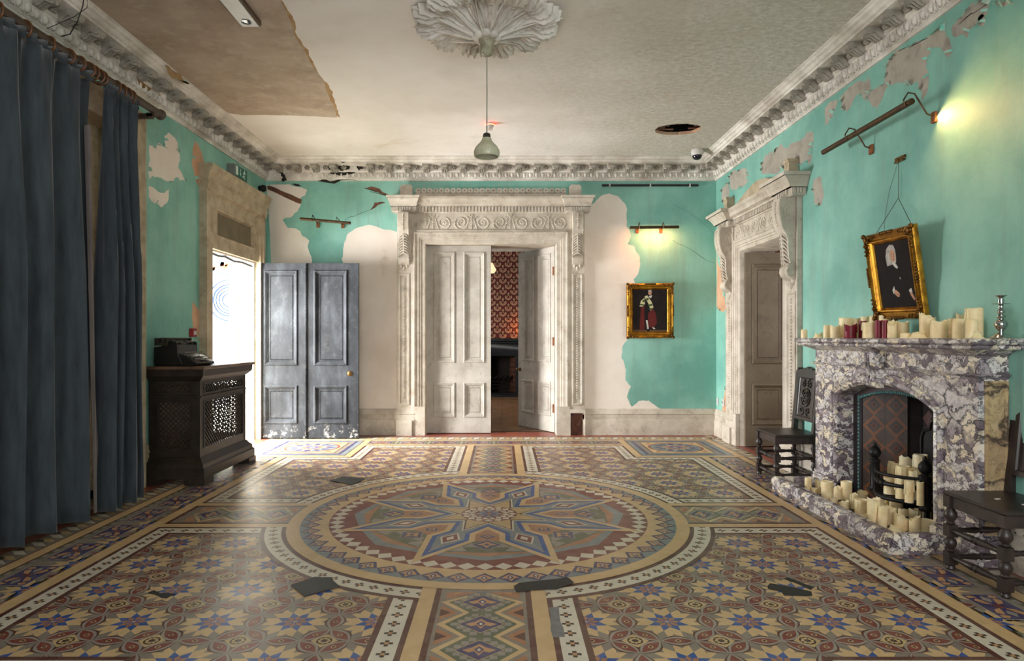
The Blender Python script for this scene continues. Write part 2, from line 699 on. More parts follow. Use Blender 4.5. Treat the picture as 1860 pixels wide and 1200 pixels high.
def fp(px, py, h=0.0):
    s = (FARY - h) / F
    return ((px - VX) * s, H + (VY - py) * s)


def rp(px, py, h=0.0):
    y = F * (RX - h) / (px - VX)
    return (y, H + (VY - py) * y / F)


def lp(px, py, h=0.0):
    y = F * (LX + h) / (px - VX)
    return (y, H + (VY - py) * y / F)


def cp(px, py, z):
    d = F * (z - H) / (VY - py)
    return ((px - VX) * d / F, d)

# ------------------------------------------------------------------ floor: encaustic tile mosaic, one mesh
TK = list(TILE)
FX, FY = -0.10, 4.92
fl = MB()
LAY = 0.00013


def T(c, pts, layer):
    z = 0.0005 + layer * LAY
    fl.face([(FX + p[0], FY + p[1], z) for p in pts], TK.index(c))


def R_(c, a0, a1, b0, b1, layer):
    T(c, [(a0, b0), (a1, b0), (a1, b1), (a0, b1)], layer)


def disc(c, r, layer, n=96, cx=0, cy=0, ph=0.0):
    T(c, [(cx + r * math.cos(ph + 2 * PI * k / n), cy + r * math.sin(ph + 2 * PI * k / n)) for k in range(n)], layer)


def star(c, cx, cy, R, r, n, layer, ph=0.0):
    T(c, [(cx + (R if k % 2 == 0 else r) * math.cos(ph + PI * k / n), cy + (R if k % 2 == 0 else r) * math.sin(ph + PI * k / n)) for k in range(2 * n)], layer)


def xf(pts, cx, cy, ang=0.0, s=1.0):
    ca, sa = math.cos(ang), math.sin(ang)
    return [(cx + s * (p[0] * ca - p[1] * sa), cy + s * (p[0] * sa + p[1] * ca)) for p in pts]


def vesica(L, w, n=7):
    top = [(-L + 2 * L * k / n, w * math.sin(PI * k / n)) for k in range(n + 1)]
    return top + [(x, -y) for x, y in reversed(top[1:-1])]


# base slab under everything
R_('brown', LX - FX - 0.6, RX - FX + 0.6, NEARY - 0.6 - FY, FARY - FY + 0.4, 0)
WL, WR = LX - FX, RX - FX

# --- star and petal field
PIT, PV = 0.385, 0.39
us = [0.502 + PIT * k for k in range(-1, 6)]
vs_ = [0.295 + PV * k for k in range(-1, 9)]
for sx in (-1, 1):
    for sy in (-1, 1):
        R_('grey', *sorted((sx * 0.46, sx * 2.25)), *sorted((sy * 0.30, sy * 3.06)), 1)
        for u in us:
            for v in vs_:
                cx, cy = sx * u, sy * v
                if not (u < 0.4 or not (0.2 < v < 3.2) or u > 2.45 or math.hypot(u, v) < 1.40 or (u > 1.75 and v > 2.5)):
                    poly = []
                    for k in range(8):
                        t = PI / 8 + PI / 4 * k
                        for (da, r) in ((0, .102), (.20, .178), (PI / 8, .125), (PI / 4 - .20, .178)):
                            poly.append((cx + r * math.cos(t + da), cy + r * math.sin(t + da)))
                    T('cream', poly, 2)
                    for k in range(8):
                        t = PI / 8 + PI / 4 * k
                        T('blue', xf([(0.004, 0), (0.056, 0.022), (0.103, 0), (0.056, -0.022)], cx, cy, t), 3)
                        T('terra', xf([(0.010, 0), (0.040, 0.0135), (0.062, 0), (0.040, -0.0135)], cx, cy, t + PI / 8), 4)
                # rosette square at the cell corner, petals on its sides and linking it to the next ones
                rx_, ry_ = cx + sx * PIT / 2, cy + sy * PV / 2
                if abs(rx_) > 2.4 or abs(ry_) > 3.25 or abs(rx_) < 0.3 or math.hypot(rx_, ry_) < 1.45 or (abs(rx_) > 1.75 and abs(ry_) > 2.5):
                    continue
                sq = PIT / 3.414
                T('brown', [(rx_ + sq, ry_), (rx_, ry_ + sq), (rx_ - sq, ry_), (rx_, ry_ - sq)], 5)
                hl = sq * 0.707
                pet = [(rx_ + sq / 2 * i, ry_ + sq / 2 * j, math.atan2(-i * j, 1)) for i in (-1, 1) for j in (-1, 1)]
                pet += [(rx_ + sx * PIT / 2, ry_, 0.0), (rx_, ry_ + sy * PV / 2, PI / 2)]
                for (mx, my, ang) in pet:
                    T('brown', xf(vesica(hl, 0.052), mx, my, ang), 6)
                    T('pale', xf(vesica(hl, 0.040), mx, my, ang), 7)
                    T('maroon', xf(vesica(hl * 0.85, 0.026), mx, my, ang), 8)
                    disc('cream', 0.0125, 9, 8, mx, my)
                    disc('dark', 0.0085, 10, 8, mx, my)
                T('ochre', [(rx_ + .062, ry_), (rx_, ry_ + .062), (rx_ - .062, ry_), (rx_, ry_ - .062)], 11)
                disc('dark', 0.036, 12, 12, rx_, ry_)
                for k in range(8):
                    disc('ochre', 0.0085, 13, 6, rx_ + .021 * math.cos(PI / 4 * k), ry_ + .021 * math.sin(PI / 4 * k))

# --- bands round each quarter panel
Lb = 14


def cross(u, v, ang, layer):
    s = 0.0095
    for du, dv in ((2, 0), (-2, 0), (0, 2), (0, -2)):
        T('dark', xf([(du * s - s, dv * s - s), (du * s + s, dv * s - s), (du * s + s, dv * s + s), (du * s - s, dv * s + s)], u, v, ang), layer)
    T('tan', xf([(-s, -s), (s, -s), (s, s), (-s, s)], u, v, ang), layer)


def offs(path, d):
    """offset a polyline (open) to its left by d with mitres."""
    out = []
    for i, p in enumerate(path):
        ns = []
        for a, b in ((i - 1, i), (i, i + 1)):
            if 0 <= a and b < len(path):
                dx, dy = path[b][0] - path[a][0], path[b][1] - path[a][1]
                L = math.hypot(dx, dy)
                ns.append((-dy / L, dx / L))
        nx, ny = sum(k[0] for k in ns), sum(k[1] for k in ns)
        L2 = nx * nx + ny * ny
        out.append((p[0] + nx * d * len(ns) / L2 * (1 if len(ns) == 1 else 1), p[1] + ny * d * len(ns) / L2))
    return out


for sx in (-1, 1):
    for sy in (-1, 1):
        path = [(0.33, 1.2), (0.33, 3.13), (1.62, 3.13), (1.62, 2.36), (2.355, 2.36), (2.355, 0.33), (1.2, 0.33)]
        rev = [(-0.0, 0.0)]
        loops = [offs(path, -d) for d in (0, 0.028, 0.135, 0.165)]
        for (a, b, c) in ((0, 1, 'brown'), (1, 2, 'white'), (2, 3, 'brown')):
            for k in range(len(path) - 1):
                T(c, [(sx * p[0], sy * p[1]) for p in (loops[a][k], loops[a][k + 1], loops[b][k + 1], loops[b][k])], Lb)
        mid = offs(path, -0.0815)
        for k in range(len(path) - 1):
            p, q = mid[k], mid[k + 1]
            L = math.hypot(q[0] - p[0], q[1] - p[1])
            n = max(1, round(L / 0.095))
            ang = math.atan2(q[1] - p[1], q[0] - p[0])
            for j in range(n):
                t = (j + (1 if k < len(path) - 2 else 0.5)) / n
                x, y = p[0] + (q[0] - p[0]) * t, p[1] + (q[1] - p[1]) * t
                if math.hypot(x, y) > 1.62:
                    cross(sx * x, sy * y, ang, Lb + 1)
# annuli that close the panels against the great circle
disc('brown', 1.645, Lb + 2, 120)
disc('white', 1.615, Lb + 3, 120)
nn = 104
for k in range(nn):
    a = 2 * PI * (k + 0.5) / nn
    cross(1.558 * math.cos(a), 1.558 * math.sin(a), a, Lb + 4)
disc('brown', 1.505, Lb + 5, 120)


# --- the four decorated strips that run from the circle to the border
def strip(swap, sgn, a0, a1):
    def S(c, pts, layer):
        T(c, [((sgn * p[1], p[0]) if swap else (p[0], sgn * p[1])) for p in pts], layer)
    rect = lambda u0, u1, v0, v1: [(u0, v0), (u1, v0), (u1, v1), (u0, v1)]
    S('cream', rect(-0.33, 0.33, 1.2, a1 + 0.002), Lb + 6)
    S('brown', rect(-0.252, 0.252, a0, a1), Lb + 7)
    S('grey', rect(-0.222, 0.222, a0 + 0.03, a1 - 0.03), Lb + 8)
    n = int((a1 - a0 - 0.12) / 0.252)
    L0 = (a0 + a1) / 2 - n * 0.126
    for k in range(n):
        c = L0 + 0.252 * (k + 0.5)
        d0 = 0.0 if k == 0 else 0.09
        d1 = 0.0 if k == n - 1 else 0.09
        hexa = lambda m, e, f, g: [(-m * (0.5 if 0 else 1), c)] and [(-e, c - 0.126), (-m, c), (-f, c + 0.126), (f, c + 0.126), (m, c), (e, c - 0.126)]
        S('cream', hexa(0.212, max(d0, 0.012), max(d1, 0.012), 0), Lb + 9)
        S('green', [(-max(d0 - 0.03, 0.004), c - 0.126 + (0.022 if d0 == 0 else 0)), (-0.172, c), (-max(d1 - 0.03, 0.004), c + 0.126 - (0.022 if d1 == 0 else 0)),
                    (max(d1 - 0.03, 0.004), c + 0.126 - (0.022 if d1 == 0 else 0)), (0.172, c), (max(d0 - 0.03, 0.004), c - 0.126 + (0.022 if d0 == 0 else 0))], Lb + 10)
        for i in range(-4, 5):
            for j in range(-3, 4):
                if (i + j) % 2 == 0:
                    x, y = i * 0.032, j * 0.032
                    if abs(x) / 0.165 + abs(y) / 0.20 < 0.9 or (abs(x) < 0.05 and abs(y) < 0.11):
                        S('pale', rect(x - 0.016, x + 0.016, c + y - 0.016, c + y + 0.016), Lb + 11)
        S('ochre', [(-0.112, c), (0, c + 0.094), (0.112, c), (0, c - 0.094)], Lb + 12)
        S('navy', [(-0.105, c), (0, c + 0.088), (0.105, c), (0, c - 0.088)], Lb + 13)
        S('tan', [(-0.075, c), (-0.045, c + 0.022), (-0.02, c + 0.012), (0, c + 0.05), (0.02, c + 0.012), (0.045, c + 0.022), (0.075, c), (0.03, c - 0.022), (0, c - 0.055), (-0.03, c - 0.022)], Lb + 14)
        S('navy', [(-0.022, c - 0.005), (0, c + 0.03), (0.022, c - 0.005), (0, c - 0.032)], Lb + 15)
        S('white', [(-0.009, c), (0, c + 0.016), (0.009, c), (0, c - 0.016)], Lb + 16)
        for sg in (-1, 1):
            for off in ((-0.126,) if k else ()):
                S('terra', [(sg * 0.115, c + off), (sg * 0.205, c + off + 0.085), (sg * 0.205, c + off - 0.085)], Lb + 10)
                S('brown', [(sg * 0.15, c + off), (sg * 0.205, c + off + 0.042), (sg * 0.205, c + off - 0.042)], Lb + 11)
    for e, sg2 in ((L0, 1), (L0 + 0.252 * n, -1)):
        for sg in (-1, 1):
            S('terra', [(sg * 0.03, e), (sg * 0.19, e), (sg * 0.19, e + sg2 * 0.09)], Lb + 10)
            S('tan', [(sg * 0.10, e), (sg * 0.15, e), (sg * 0.15, e + sg2 * 0.035)], Lb + 11)


for sg in (-1, 1):
    strip(False, sg, 1.40, 3.13)
    strip(True, sg, 1.40, 2.355)

# --- great circle
C0 = Lb + 18
disc('cream', 1.475, C0, 128)
disc('slate', 1.385, C0 + 1, 128)
disc('cream', 1.312, C0 + 2, 112)
N1 = 56
for k in range(N1):
    a = 2 * PI * k / N1
    T('navy', xf([(1.385, 0), (1.310, 0.073), (1.235, 0), (1.310, -0.073)], 0, 0, a), C0 + 3)
    T('tan', xf([(1.368, 0), (1.325, 0.02), (1.318, 0.052), (1.29, 0.03), (1.262, 0), (1.29, -0.03), (1.318, -0.052), (1.325, -0.02)], 0, 0, a), C0 + 4)
    T('navy', xf([(1.34, 0), (1.31, 0.02), (1.275, 0), (1.31, -0.02)], 0, 0, a), C0 + 5)
    T('white', xf([(1.325, 0), (1.31, 0.007), (1.29, 0), (1.31, -0.007)], 0, 0, a), C0 + 6)
disc('maroon', 1.185, C0 + 3, 112)
N2 = 64
for k in range(N2):
    a = 2 * PI * k / N2
    T('white', xf([(1.185, 0), (1.128, 0.055), (1.072, 0), (1.128, -0.055)], 0, 0, a), C0 + 4)
disc('maroon', 1.074, C0 + 5, 96)
OCT = PI / 8
# ground between the arms
for k in range(8):
    a = PI / 4 * k
    T('slate', xf([(0.2, 0), (0.90, 0.40), (1.03, 0.0), (0.90, -0.40)], 0, 0, a), C0 + 6)
    T('terra', xf([(0.2, 0), (0.86, 0.37), (0.955, 0.0), (0.86, -0.37)], 0, 0, a), C0 + 7)
    T('green', xf([(0.2, 0), (0.86, 0.34), (0.89, 0.0), (0.86, -0.34)], 0, 0, a), C0 + 8)
    for s in (-1, 1):
        T('pale', xf([(0.76, s * 0.16), (0.86, s * 0.24), (0.86, s * 0.12)], 0, 0, a), C0 + 9)
        T('pale', xf([(0.70, s * 0.10), (0.78, s * 0.16), (0.78, s * 0.06)], 0, 0, a), C0 + 9)
    T('terra', xf([(0.36, 0), (0.62, 0.2), (0.66, 0.13), (0.66, -0.13), (0.62, -0.2)], 0, 0, a), C0 + 9)
    for (rc, hw, hr) in ((0.735, 0.095, 0.095), (0.56, 0.055, 0.055)):
        T('pale', xf([(rc + hr * 1.1, 0), (rc, hw * 1.1), (rc - hr * 1.1, 0), (rc, -hw * 1.1)], 0, 0, a), C0 + 10)
        T('navy', xf([(rc + hr, 0), (rc, hw), (rc - hr, 0), (rc, -hw)], 0, 0, a), C0 + 11)
        T('tan', xf([(rc + hr * 0.7, 0), (rc + hr * .1, hw * 0.25), (rc, hw * 0.7), (rc - hr * .3, hw * 0.3), (rc - hr * 0.7, 0), (rc - hr * .3, -hw * 0.3), (rc, -hw * 0.7), (rc + hr * .1, -hw * 0.25)], 0, 0, a), C0 + 12)
        T('navy', xf([(rc + hr * 0.25, 0), (rc, hw * 0.2), (rc - hr * 0.35, 0), (rc, -hw * 0.2)], 0, 0, a), C0 + 13)


def armstar(d):
    """eight elbowed arms as one closed outline, drawn in by d."""
    base = []
    for k in range(8):
        t = PI / 8 + PI / 4 * k
        for (r, da) in ((0.40, -PI / 8), (0.515, -0.235), (0.67, -0.27), (1.165, 0.0), (0.67, 0.27), (0.515, 0.235)):
            base.append((r * math.cos(t + da), r * math.sin(t + da)))
    if d == 0:
        return base
    n, out = len(base), []
    for i in range(n):
        p0, p, p1 = base[i - 1], base[i], base[(i + 1) % n]
        ns = []
        for a, b in ((p0, p), (p, p1)):
            dx, dy = b[0] - a[0], b[1] - a[1]
            L = math.hypot(dx, dy)
            ns.append((-dy / L, dx / L))
        nx, ny = ns[0][0] + ns[1][0], ns[0][1] + ns[1][1]
        L2 = max(nx * nx + ny * ny, 0.25)
        out.append((p[0] + nx * d * 2 / L2, p[1] + ny * d * 2 / L2))
    return out


for q, (d, c) in enumerate(((0.0, 'cream'), (0.040, 'blue'), (0.072, 'slate'))):
    T(c, armstar(d), C0 + 14 + q)
for k in range(8):
    t = PI / 8 + PI / 4 * k
    T('pale', xf([(0.40, -.006), (0.95, -.006), (0.95, .006), (0.40, .006)], 0, 0, t), C0 + 18)
    T('white', xf([(0.53, 0), (0.65, 0.075), (0.78, 0), (0.65, -0.075)], 0, 0, t), C0 + 19)
    T('maroon', xf([(0.55, 0), (0.65, 0.06), (0.755, 0), (0.65, -0.06)], 0, 0, t), C0 + 20)
    T('white', xf([(0.60, 0), (0.65, 0.028), (0.70, 0), (0.65, -0.028)], 0, 0, t), C0 + 21)
star('white', 0, 0, 0.475, 0.262, 8, C0 + 21.5, PI / 8)
star('brown', 0, 0, 0.45, 0.243, 8, C0 + 22, PI / 8)
star('ochre', 0, 0, 0.42, 0.225, 8, C0 + 23, PI / 8)
for k in range(8):
    T('brown', xf([(0.1, -0.004), (0.255, -0.006), (0.255, 0.006), (0.1, 0.004)], 0, 0, PI / 4 * k), C0 + 24)
disc('maroon', 0.215, C0 + 25, 48)
for (r0, r1, n, ph) in ((0.150, 0.212, 16, 0), (0.100, 0.165, 16, 0.5)):
    for k in range(n):
        a = 2 * PI * (k + ph) / n
        w = PI / n * 0.92
        T('white', [(r0 * math.cos(a), r0 * math.sin(a)), ((r0 + r1) / 2 * math.cos(a + w), (r0 + r1) / 2 * math.sin(a + w)), (r1 * math.cos(a), r1 * math.sin(a)), ((r0 + r1) / 2 * math.cos(a - w), (r0 + r1) / 2 * math.sin(a - w))], C0 + 26)
star('pale', 0, 0, 0.115, 0.07, 8, C0 + 27)
star('blue', 0, 0, 0.095, 0.04, 8, C0 + 28, PI / 8)
star('terra', 0, 0, 0.05, 0.02, 8, C0 + 29)

# --- long inner cream bands, patterned border, outer cream band, chequer, red edge
B0 = Lb + 6
for sx in (-1, 1):
    R_('cream', *sorted((sx * 2.355, sx * 2.44)), -3.13, 3.13, B0)
    R_('grey', *sorted((sx * 2.44, sx * 2.77)), -3.55, 3.55, 1)
    R_('cream', *sorted((sx * 2.77, sx * 2.85)), -3.62, 3.62, 2)
for sy in (-1, 1):
    R_('cream', -2.44, 2.44, *sorted((sy * 3.13, sy * 3.215)), B0)
    R_('grey', -2.44, 2.44, *sorted((sy * 3.215, sy * 3.545)), 1)
    R_('cream', -2.76, 2.76, *sorted((sy * 3.545, sy * 3.62)), 2.5)
# brown fine lines either side of the long cream bands
for sx in (-1, 1):
    R_('brown', *sorted((sx * 2.44, sx * 2.452)), -3.2, 3.2, 2)
    R_('brown', *sorted((sx * 2.755, sx * 2.77)), -3.5, 3.5, 2)
    R_('brown', *sorted((sx * 2.85, sx * 2.862)), -3.62, 3.62, 2)


def enc(cu, cv, L, W, swap):
    """an oblong figured tile with navy ground"""
    def S(c, pts, layer):
        T(c, [(cu + (p[1] if swap else p[0]), cv + (p[0] if swap else p[1])) for p in pts], layer)
    a, b = W / 2, L / 2
    S('pale', [(-a, -b), (a, -b), (a, b), (-a, b)], 3)
    a, b = a - 0.007, b - 0.007
    S('navy', [(-a, -b), (a, -b), (a, b), (-a, b)], 4)
    for s in (-1, 1):
        for s2 in (-1, 1):
            S('tan', [(s * 0.012, s2 * 0.02), (s * 0.05, s2 * 0.035), (s * 0.07, s2 * 0.075), (s * 0.045, s2 * 0.10), (s * 0.03, s2 * 0.07)], 5)
            S('tan', [(s * 0.03, s2 * 0.112), (s * 0.075, s2 * 0.10), (s * 0.078, s2 * 0.132), (s * 0.05, s2 * 0.138)], 5)
            S('pale', [(0, s2 * 0.045), (s * 0.022, s2 * 0.085), (0, s2 * 0.13)], 5)
    star('maroon', cu, cv, 0.035, 0.016, 6, 5)


n = 17
for k in range(n):
    v = -3.36 + 0.42 * k
    for sx in (-1, 1):
        if abs(v) < 2.3 or abs(v) > 3.7:
            enc(sx * 2.605, v, 0.31, 0.185, False)
for sx in (-1, 1):
    for side in (2.468, 2.742):
        k = 0
        v = -3.5
        while v < 3.5:
            R_('green' if k % 2 == 0 else 'pale', *sorted((sx * (side - 0.014), sx * (side + 0.014))), v, v + 0.05, 2)
            v += 0.05
            k += 1
    v = -2.24
    while v < 2.3:
        for q in range(5):
            T(('green', 'dark', 'green', 'navy', 'green')[q], [(sx * (2.515 + 0.037 * q), v - 0.03), (sx * (2.548 + 0.037 * q), v - 0.03), (sx * (2.548 + 0.037 * q), v), (sx * (2.515 + 0.037 * q), v)], 2)
        v += 0.42
for k in range(12):
    u = -2.31 + 0.42 * k
    for sy in (-1, 1):
        if abs(u) < 1.55:
            enc(u, sy * 3.38, 0.31, 0.19, True)
            for q in range(3):
                R_(('green', 'pale', 'green')[q], u + 0.165 + q * 0.028, u + 0.19 + q * 0.028, *sorted((sy * 3.26, sy * 3.5)), 2)
# corner inserts
for sx in (-1, 1):
    for sy in (-1, 1):
        def Q(c, i, layer):
            R_(c, *sorted((sx * (1.62 + i), sx * (2.85 - i * 1.0))), *sorted((sy * (2.36 + i), sy * (3.62 - i))), layer)
        I0 = B0 + 2
        Q('cream', 0.0, I0)
        Q('brown', 0.08, I0 + 1)
        Q('slate', 0.092, I0 + 2)
        Q('navy', 0.15, I0 + 3)
        Q('grey', 0.19, I0 + 4)
        Q('brown', 0.245, I0 + 5)
        Q('cream', 0.26, I0 + 6)
        cx, cy = sx * 2.235, sy * 2.99
        for t in range(4):
            a = PI / 4 + PI / 2 * t
            star('red', cx + 0.39 * math.cos(a), cy + 0.39 * math.sin(a), 0.05, 0.02, 3, I0 + 7, a)
        disc('red', 0.335, I0 + 7, 40, cx, cy)
        disc('slate', 0.305, I0 + 8, 40, cx, cy)
        star('navy', cx, cy, 0.29, 0.2, 12, I0 + 9)
        star('pale', cx, cy, 0.235, 0.15, 12, I0 + 10, PI / 12)
        star('terra', cx, cy, 0.17, 0.10, 8, I0 + 11)
        star('blue', cx, cy, 0.12, 0.05, 8, I0 + 12, PI / 8)
        star('cream', cx, cy, 0.05, 0.02, 8, I0 + 13)
# chequer border near the walls
for sx, W in ((-1, -WL), (1, WR)):
    R_('grey', *sorted((sx * 2.862, sx * 3.02)), -5.6, 3.9, 1)
    v = -5.5
    k = 0
    while v < 3.85:
        T('white', [(sx * 2.866, v), (sx * 2.94, v), (sx * 3.015, v + 0.07), (sx * 2.94, v + 0.07)], 3)
        T('ochre', [(sx * 2.866, v + 0.08), (sx * 2.93, v + 0.08), (sx * 3.0, v + 0.15), (sx * 2.936, v + 0.15)], 3)
        T('dark', [(sx * 2.95, v + 0.085), (sx * 3.005, v + 0.085), (sx * 3.015, v + 0.13), (sx * 2.97, v + 0.13)], 3)
        v += 0.17
    R_('red', *sorted((sx * 3.02, sx * (W + 0.02))), -5.6, 4.06, 2)
u = -3.0
R_('grey', -3.2, 3.08, 3.62, 3.85, 1.5)
while u < 2.95:
    T('white', [(u, 3.64), (u + 0.07, 3.70), (u + 0.07, 3.83), (u, 3.77)], 3)
    T('ochre', [(u + 0.085, 3.66), (u + 0.145, 3.66), (u + 0.145, 3.81), (u + 0.085, 3.81)], 3)
    u += 0.17
R_('red', -3.2, 3.09, 3.85, 4.30, 2.5)
R_('cream', WL - 0.5, WL + 0.02, 2.2, 3.85, 3.5)
# wall-line slabs of door thresholds
floor = fl.build('floor', [TILE[k] for k in TK], world=False, smooth=0, merge=False, fixn=False)
tag(floor, 'patterned encaustic tile floor with a great star circle in the middle', 'floor', kind='structure')

# ------------------------------------------------------------------ walls, ceiling
D1U, D1H, D1Z = -0.157, 0.911, 2.66        # far double door: centre, half width, head
D2U, D2H, D2Z = 7.42, 0.61, 2.43           # right-hand door
D3A, D3B, D3Z = 7.20, 8.56, 2.36           # outside door in the left wall
FPA, FPB, FPZ = 4.22, 5.34, 1.10           # fireplace opening in the right wall
WNA, WNB, WNZ = 2.3, 5.62, 3.22            # curtained window in the left wall
TH = 0.42
THL = 0.33                                  # thickness of the left wall


def wallmesh(fm, u0, u1, v0, v1, holes, reveal):
    mb = MB(fm)
    mb.plate(u0, u1, v0, v1, holes, 0.0)
    mb.plate(u0, u1, v0, v1, holes, -reveal)
    mb.mat = 1
    for (a, b, c, d) in holes:
        for (p, q) in (((a, c), (a, d)), ((a, d), (b, d)), ((b, d), (b, c)), ((a, c), (b, c))):
            mb.face([(p[0], p[1], 0), (q[0], q[1], 0), (q[0], q[1], -reveal), (p[0], p[1], -reveal)])
    mb.mat = 0
    return mb


def patches(mb, polys, conv, rnd, amp=0.16, flakes=0.0):
    for (mat, h, pts) in polys:
        p2 = [conv(*p) for p in pts]
        if amp:
            p2 = jag(p2, amp, 3, rnd)
        mb.face([(p[0], p[1], h) for p in p2], mat)
        if flakes:
            n = len(p2)
            A = sum(p2[i][0] * p2[(i + 1) % n][1] - p2[(i + 1) % n][0] * p2[i][1] for i in range(n))
            sg = 1 if A > 0 else -1
            for i in range(0, n - 2, 2):
                if rnd.random() > flakes:
                    continue
                a, b = p2[i], p2[(i + 2) % n]
                dx, dy = b[0] - a[0], b[1] - a[1]
                L = math.hypot(dx, dy)
                if L < 0.015 or L > 0.25:
                    continue
                nx, ny = -dy / L * sg, dx / L * sg
                w = rnd.uniform(0.015, 0.045)
                rows = []
                for j in range(4):
                    t = j / 3.0
                    hh = h + 0.001 + 0.03 * math.sin(t * 1.9) * rnd.uniform(0.7, 1.2)
                    sh = 0.25 * t
                    rows.append([(a[0] + dx * sh * 0.5 + nx * w * t, a[1] + dy * sh * 0.5 + ny * w * t, hh),
                                 (b[0] - dx * sh * 0.8 + nx * w * t * 0.8, b[1] - dy * sh * 0.8 + ny * w * t * 0.8, hh * 0.9)])
                for j in range(3):
                    mb.face([rows[j][0], rows[j][1], rows[j + 1][1], rows[j + 1][0]], 4)


rw = random.Random(5)
# far wall
mb = wallmesh(fmap, LX - TH, RX + TH, 0, CEIL + 0.3, [(D1U - D1H, D1U + D1H, -0.01, D1Z)], TH)
PK = 0.0008
patches(mb, [
    (2, PK, [(484, 337), (500, 335), (540, 339), (558, 345), (555, 354), (547, 358), (547, 369), (541, 383), (529, 394), (513, 399), (517, 404), (523, 414), (537, 415), (546, 421), (548, 427), (555, 431), (562, 437), (559, 448), (562, 458), (567, 472), (572, 520), (640, 520), (621, 471), (623, 454), (627, 437), (630, 427), (642, 417), (658, 411), (675, 409), (700, 417), (735, 428), (735, 796), (484, 796)]),
    (2, PK, [(1040, 385), (1079, 369), (1093, 355), (1107, 351), (1123, 356), (1135, 369), (1139, 380), (1138, 397), (1138, 411), (1144, 420), (1146, 429), (1140, 443), (1153, 449), (1161, 464), (1163, 478), (1159, 497), (1151, 507), (1153, 513), (1146, 560), (1142, 612), (1131, 628), (1129, 650), (1137, 672), (1136, 690), (1146, 702), (1139, 722), (1147, 738), (1160, 728), (1178, 727), (1198, 741), (1200, 796), (1040, 796)]),
], fp, rw, 0.09)
patches(mb, [
    (3, 0.0016, [(661, 342), (672, 339), (690, 343), (703, 352), (712, 356), (704, 358), (692, 352), (676, 346)]),
    (3, 0.0016, [(668, 384), (680, 368), (694, 366), (700, 368), (688, 372), (676, 380)]),
    (6, 0.0021, [(531, 334), (540, 334), (547, 338), (536, 337)]),
], fp, rw, 0.12)

patches(mb, [(5, 0.0020, [(485, 338), (490, 337), (548, 362), (547, 370), (541, 369), (486, 344)])], fp, rw, 0.025)


def crack(mb, pts, conv, w, mat, h, rnd):
    P = [conv(*p) for p in pts]
    for a, b in zip(P, P[1:]):
        n = max(2, int(math.hypot(b[0] - a[0], b[1] - a[1]) / 0.05))
        prev = None
        for k in range(n + 1):
            t = k / n
            x, y = a[0] + (b[0] - a[0]) * t, a[1] + (b[1] - a[1]) * t + rnd.uniform(-0.008, 0.008)
            ww = w * rnd.uniform(0.4, 1.2)
            if prev:
                mb.face([(prev[0], prev[1] - prev[2], h), (x, y - ww, h), (x, y + ww, h), (prev[0], prev[1] + prev[2], h)], mat)
            prev = (x, y, ww)


crack(mb, [(626, 399), (640, 393), (668, 383)], fp, 0.003, 6, 0.0022, rw)
crack(mb, [(672, 347), (690, 352), (708, 356)], fp, 0.006, 6, 0.0022, rw)
crack(mb, [(1222, 437), (1250, 450), (1275, 468), (1298, 478)], fp, 0.0025, 6, 0.0022, rw)
crack(mb, [(1222, 370), (1250, 385), (1272, 400), (1298, 425)], fp, 0.0015, 6, 0.0022, rw)
wall_back = mb.build('wall_back', [TURQ_FAR, WOODWHITE, PLASTER, LATH, FLAKE, LATH, DARKGAP], smooth=0, merge=False, fixn=False)
tag(wall_back, 'far wall of turquoise paint worn back to pink plaster around the double doors', 'wall', kind='structure')

# right wall
c6 = lambda x, y: rp(1280 + x / 3.207, y / 3.207)
c8 = lambda x, y: rp(1240 + x / 2.1036, 250 + y / 2.1036)
mb = wallmesh(rmap, NEARY, FARY, 0, CEIL + 0.3, [(D2U - D2H, D2U + D2H, -0.01, D2Z), (FPA, FPB, -0.01, FPZ)], TH)
patches(mb, [
    (2, PK, [(1120, 290), (1070, 350), (1055, 400), (1045, 490), (1010, 500), (975, 520), (945, 570), (960, 590), (1000, 630), (1040, 560), (1060, 510), (1120, 480), (1190, 500), (1240, 470), (1265, 590), (1300, 530), (1310, 440), (1290, 390), (1300, 330), (1330, 280), (1380, 280), (1415, 340), (1440, 310), (1430, 240), (1400, 120), (1390, 150), (1300, 210), (1200, 265)]),
    (2, PK, [(1445, 210), (1530, 222), (1555, 160), (1640, 90), (1670, 0), (1560, 10), (1480, 105), (1440, 150)]),
    (2, PK, [(1590, 110), (1600, 150), (1625, 150), (1640, 110), (1620, 80)]),
    (2, PK, [(960, 450), (900, 470), (820, 530), (790, 570), (800, 640), (830, 650), (880, 560), (920, 545), (930, 590), (970, 520), (965, 470)]),
    (2, PK, [(700, 630), (780, 575), (745, 680), (705, 730)]),
    (2, PK, [(630, 765), (600, 765), (545, 820), (440, 840), (400, 880), (350, 910), (330, 960), (330, 1010), (480, 1000), (560, 960), (600, 930), (610, 960), (625, 900), (635, 830)]),
    (2, PK, [(140, 1030), (165, 990), (215, 985), (255, 1000), (250, 1058), (215, 1090), (150, 1090)]),
    (2, PK, [(1690, 20), (1700, 5), (1760, 0), (1800, 30), (1740, 40)]),
], c6, rw, 0.13, 0.2)
patches(mb, [
    (2, PK, [(500, 165), (530, 150), (540, 220), (530, 260), (505, 255), (495, 200)]),
    (2, PK, [(150, 190), (170, 170), (180, 200), (175, 240), (160, 260), (148, 230)]),
    (3, PK, [(132, 440), (150, 520), (165, 560), (166, 655), (150, 665), (131, 650)]),
    (3, PK, [(150, 1040), (158, 990), (165, 940), (180, 960), (180, 1040)]),
], c8, rw, 0.13, 0.15)
crack(mb, [(1660, 20), (1560, 80), (1480, 140)], c6, 0.004, 5, 0.0022, rw)
crack(mb, [(1300, 215), (1200, 268), (1130, 293)], c6, 0.003, 5, 0.0022, rw)
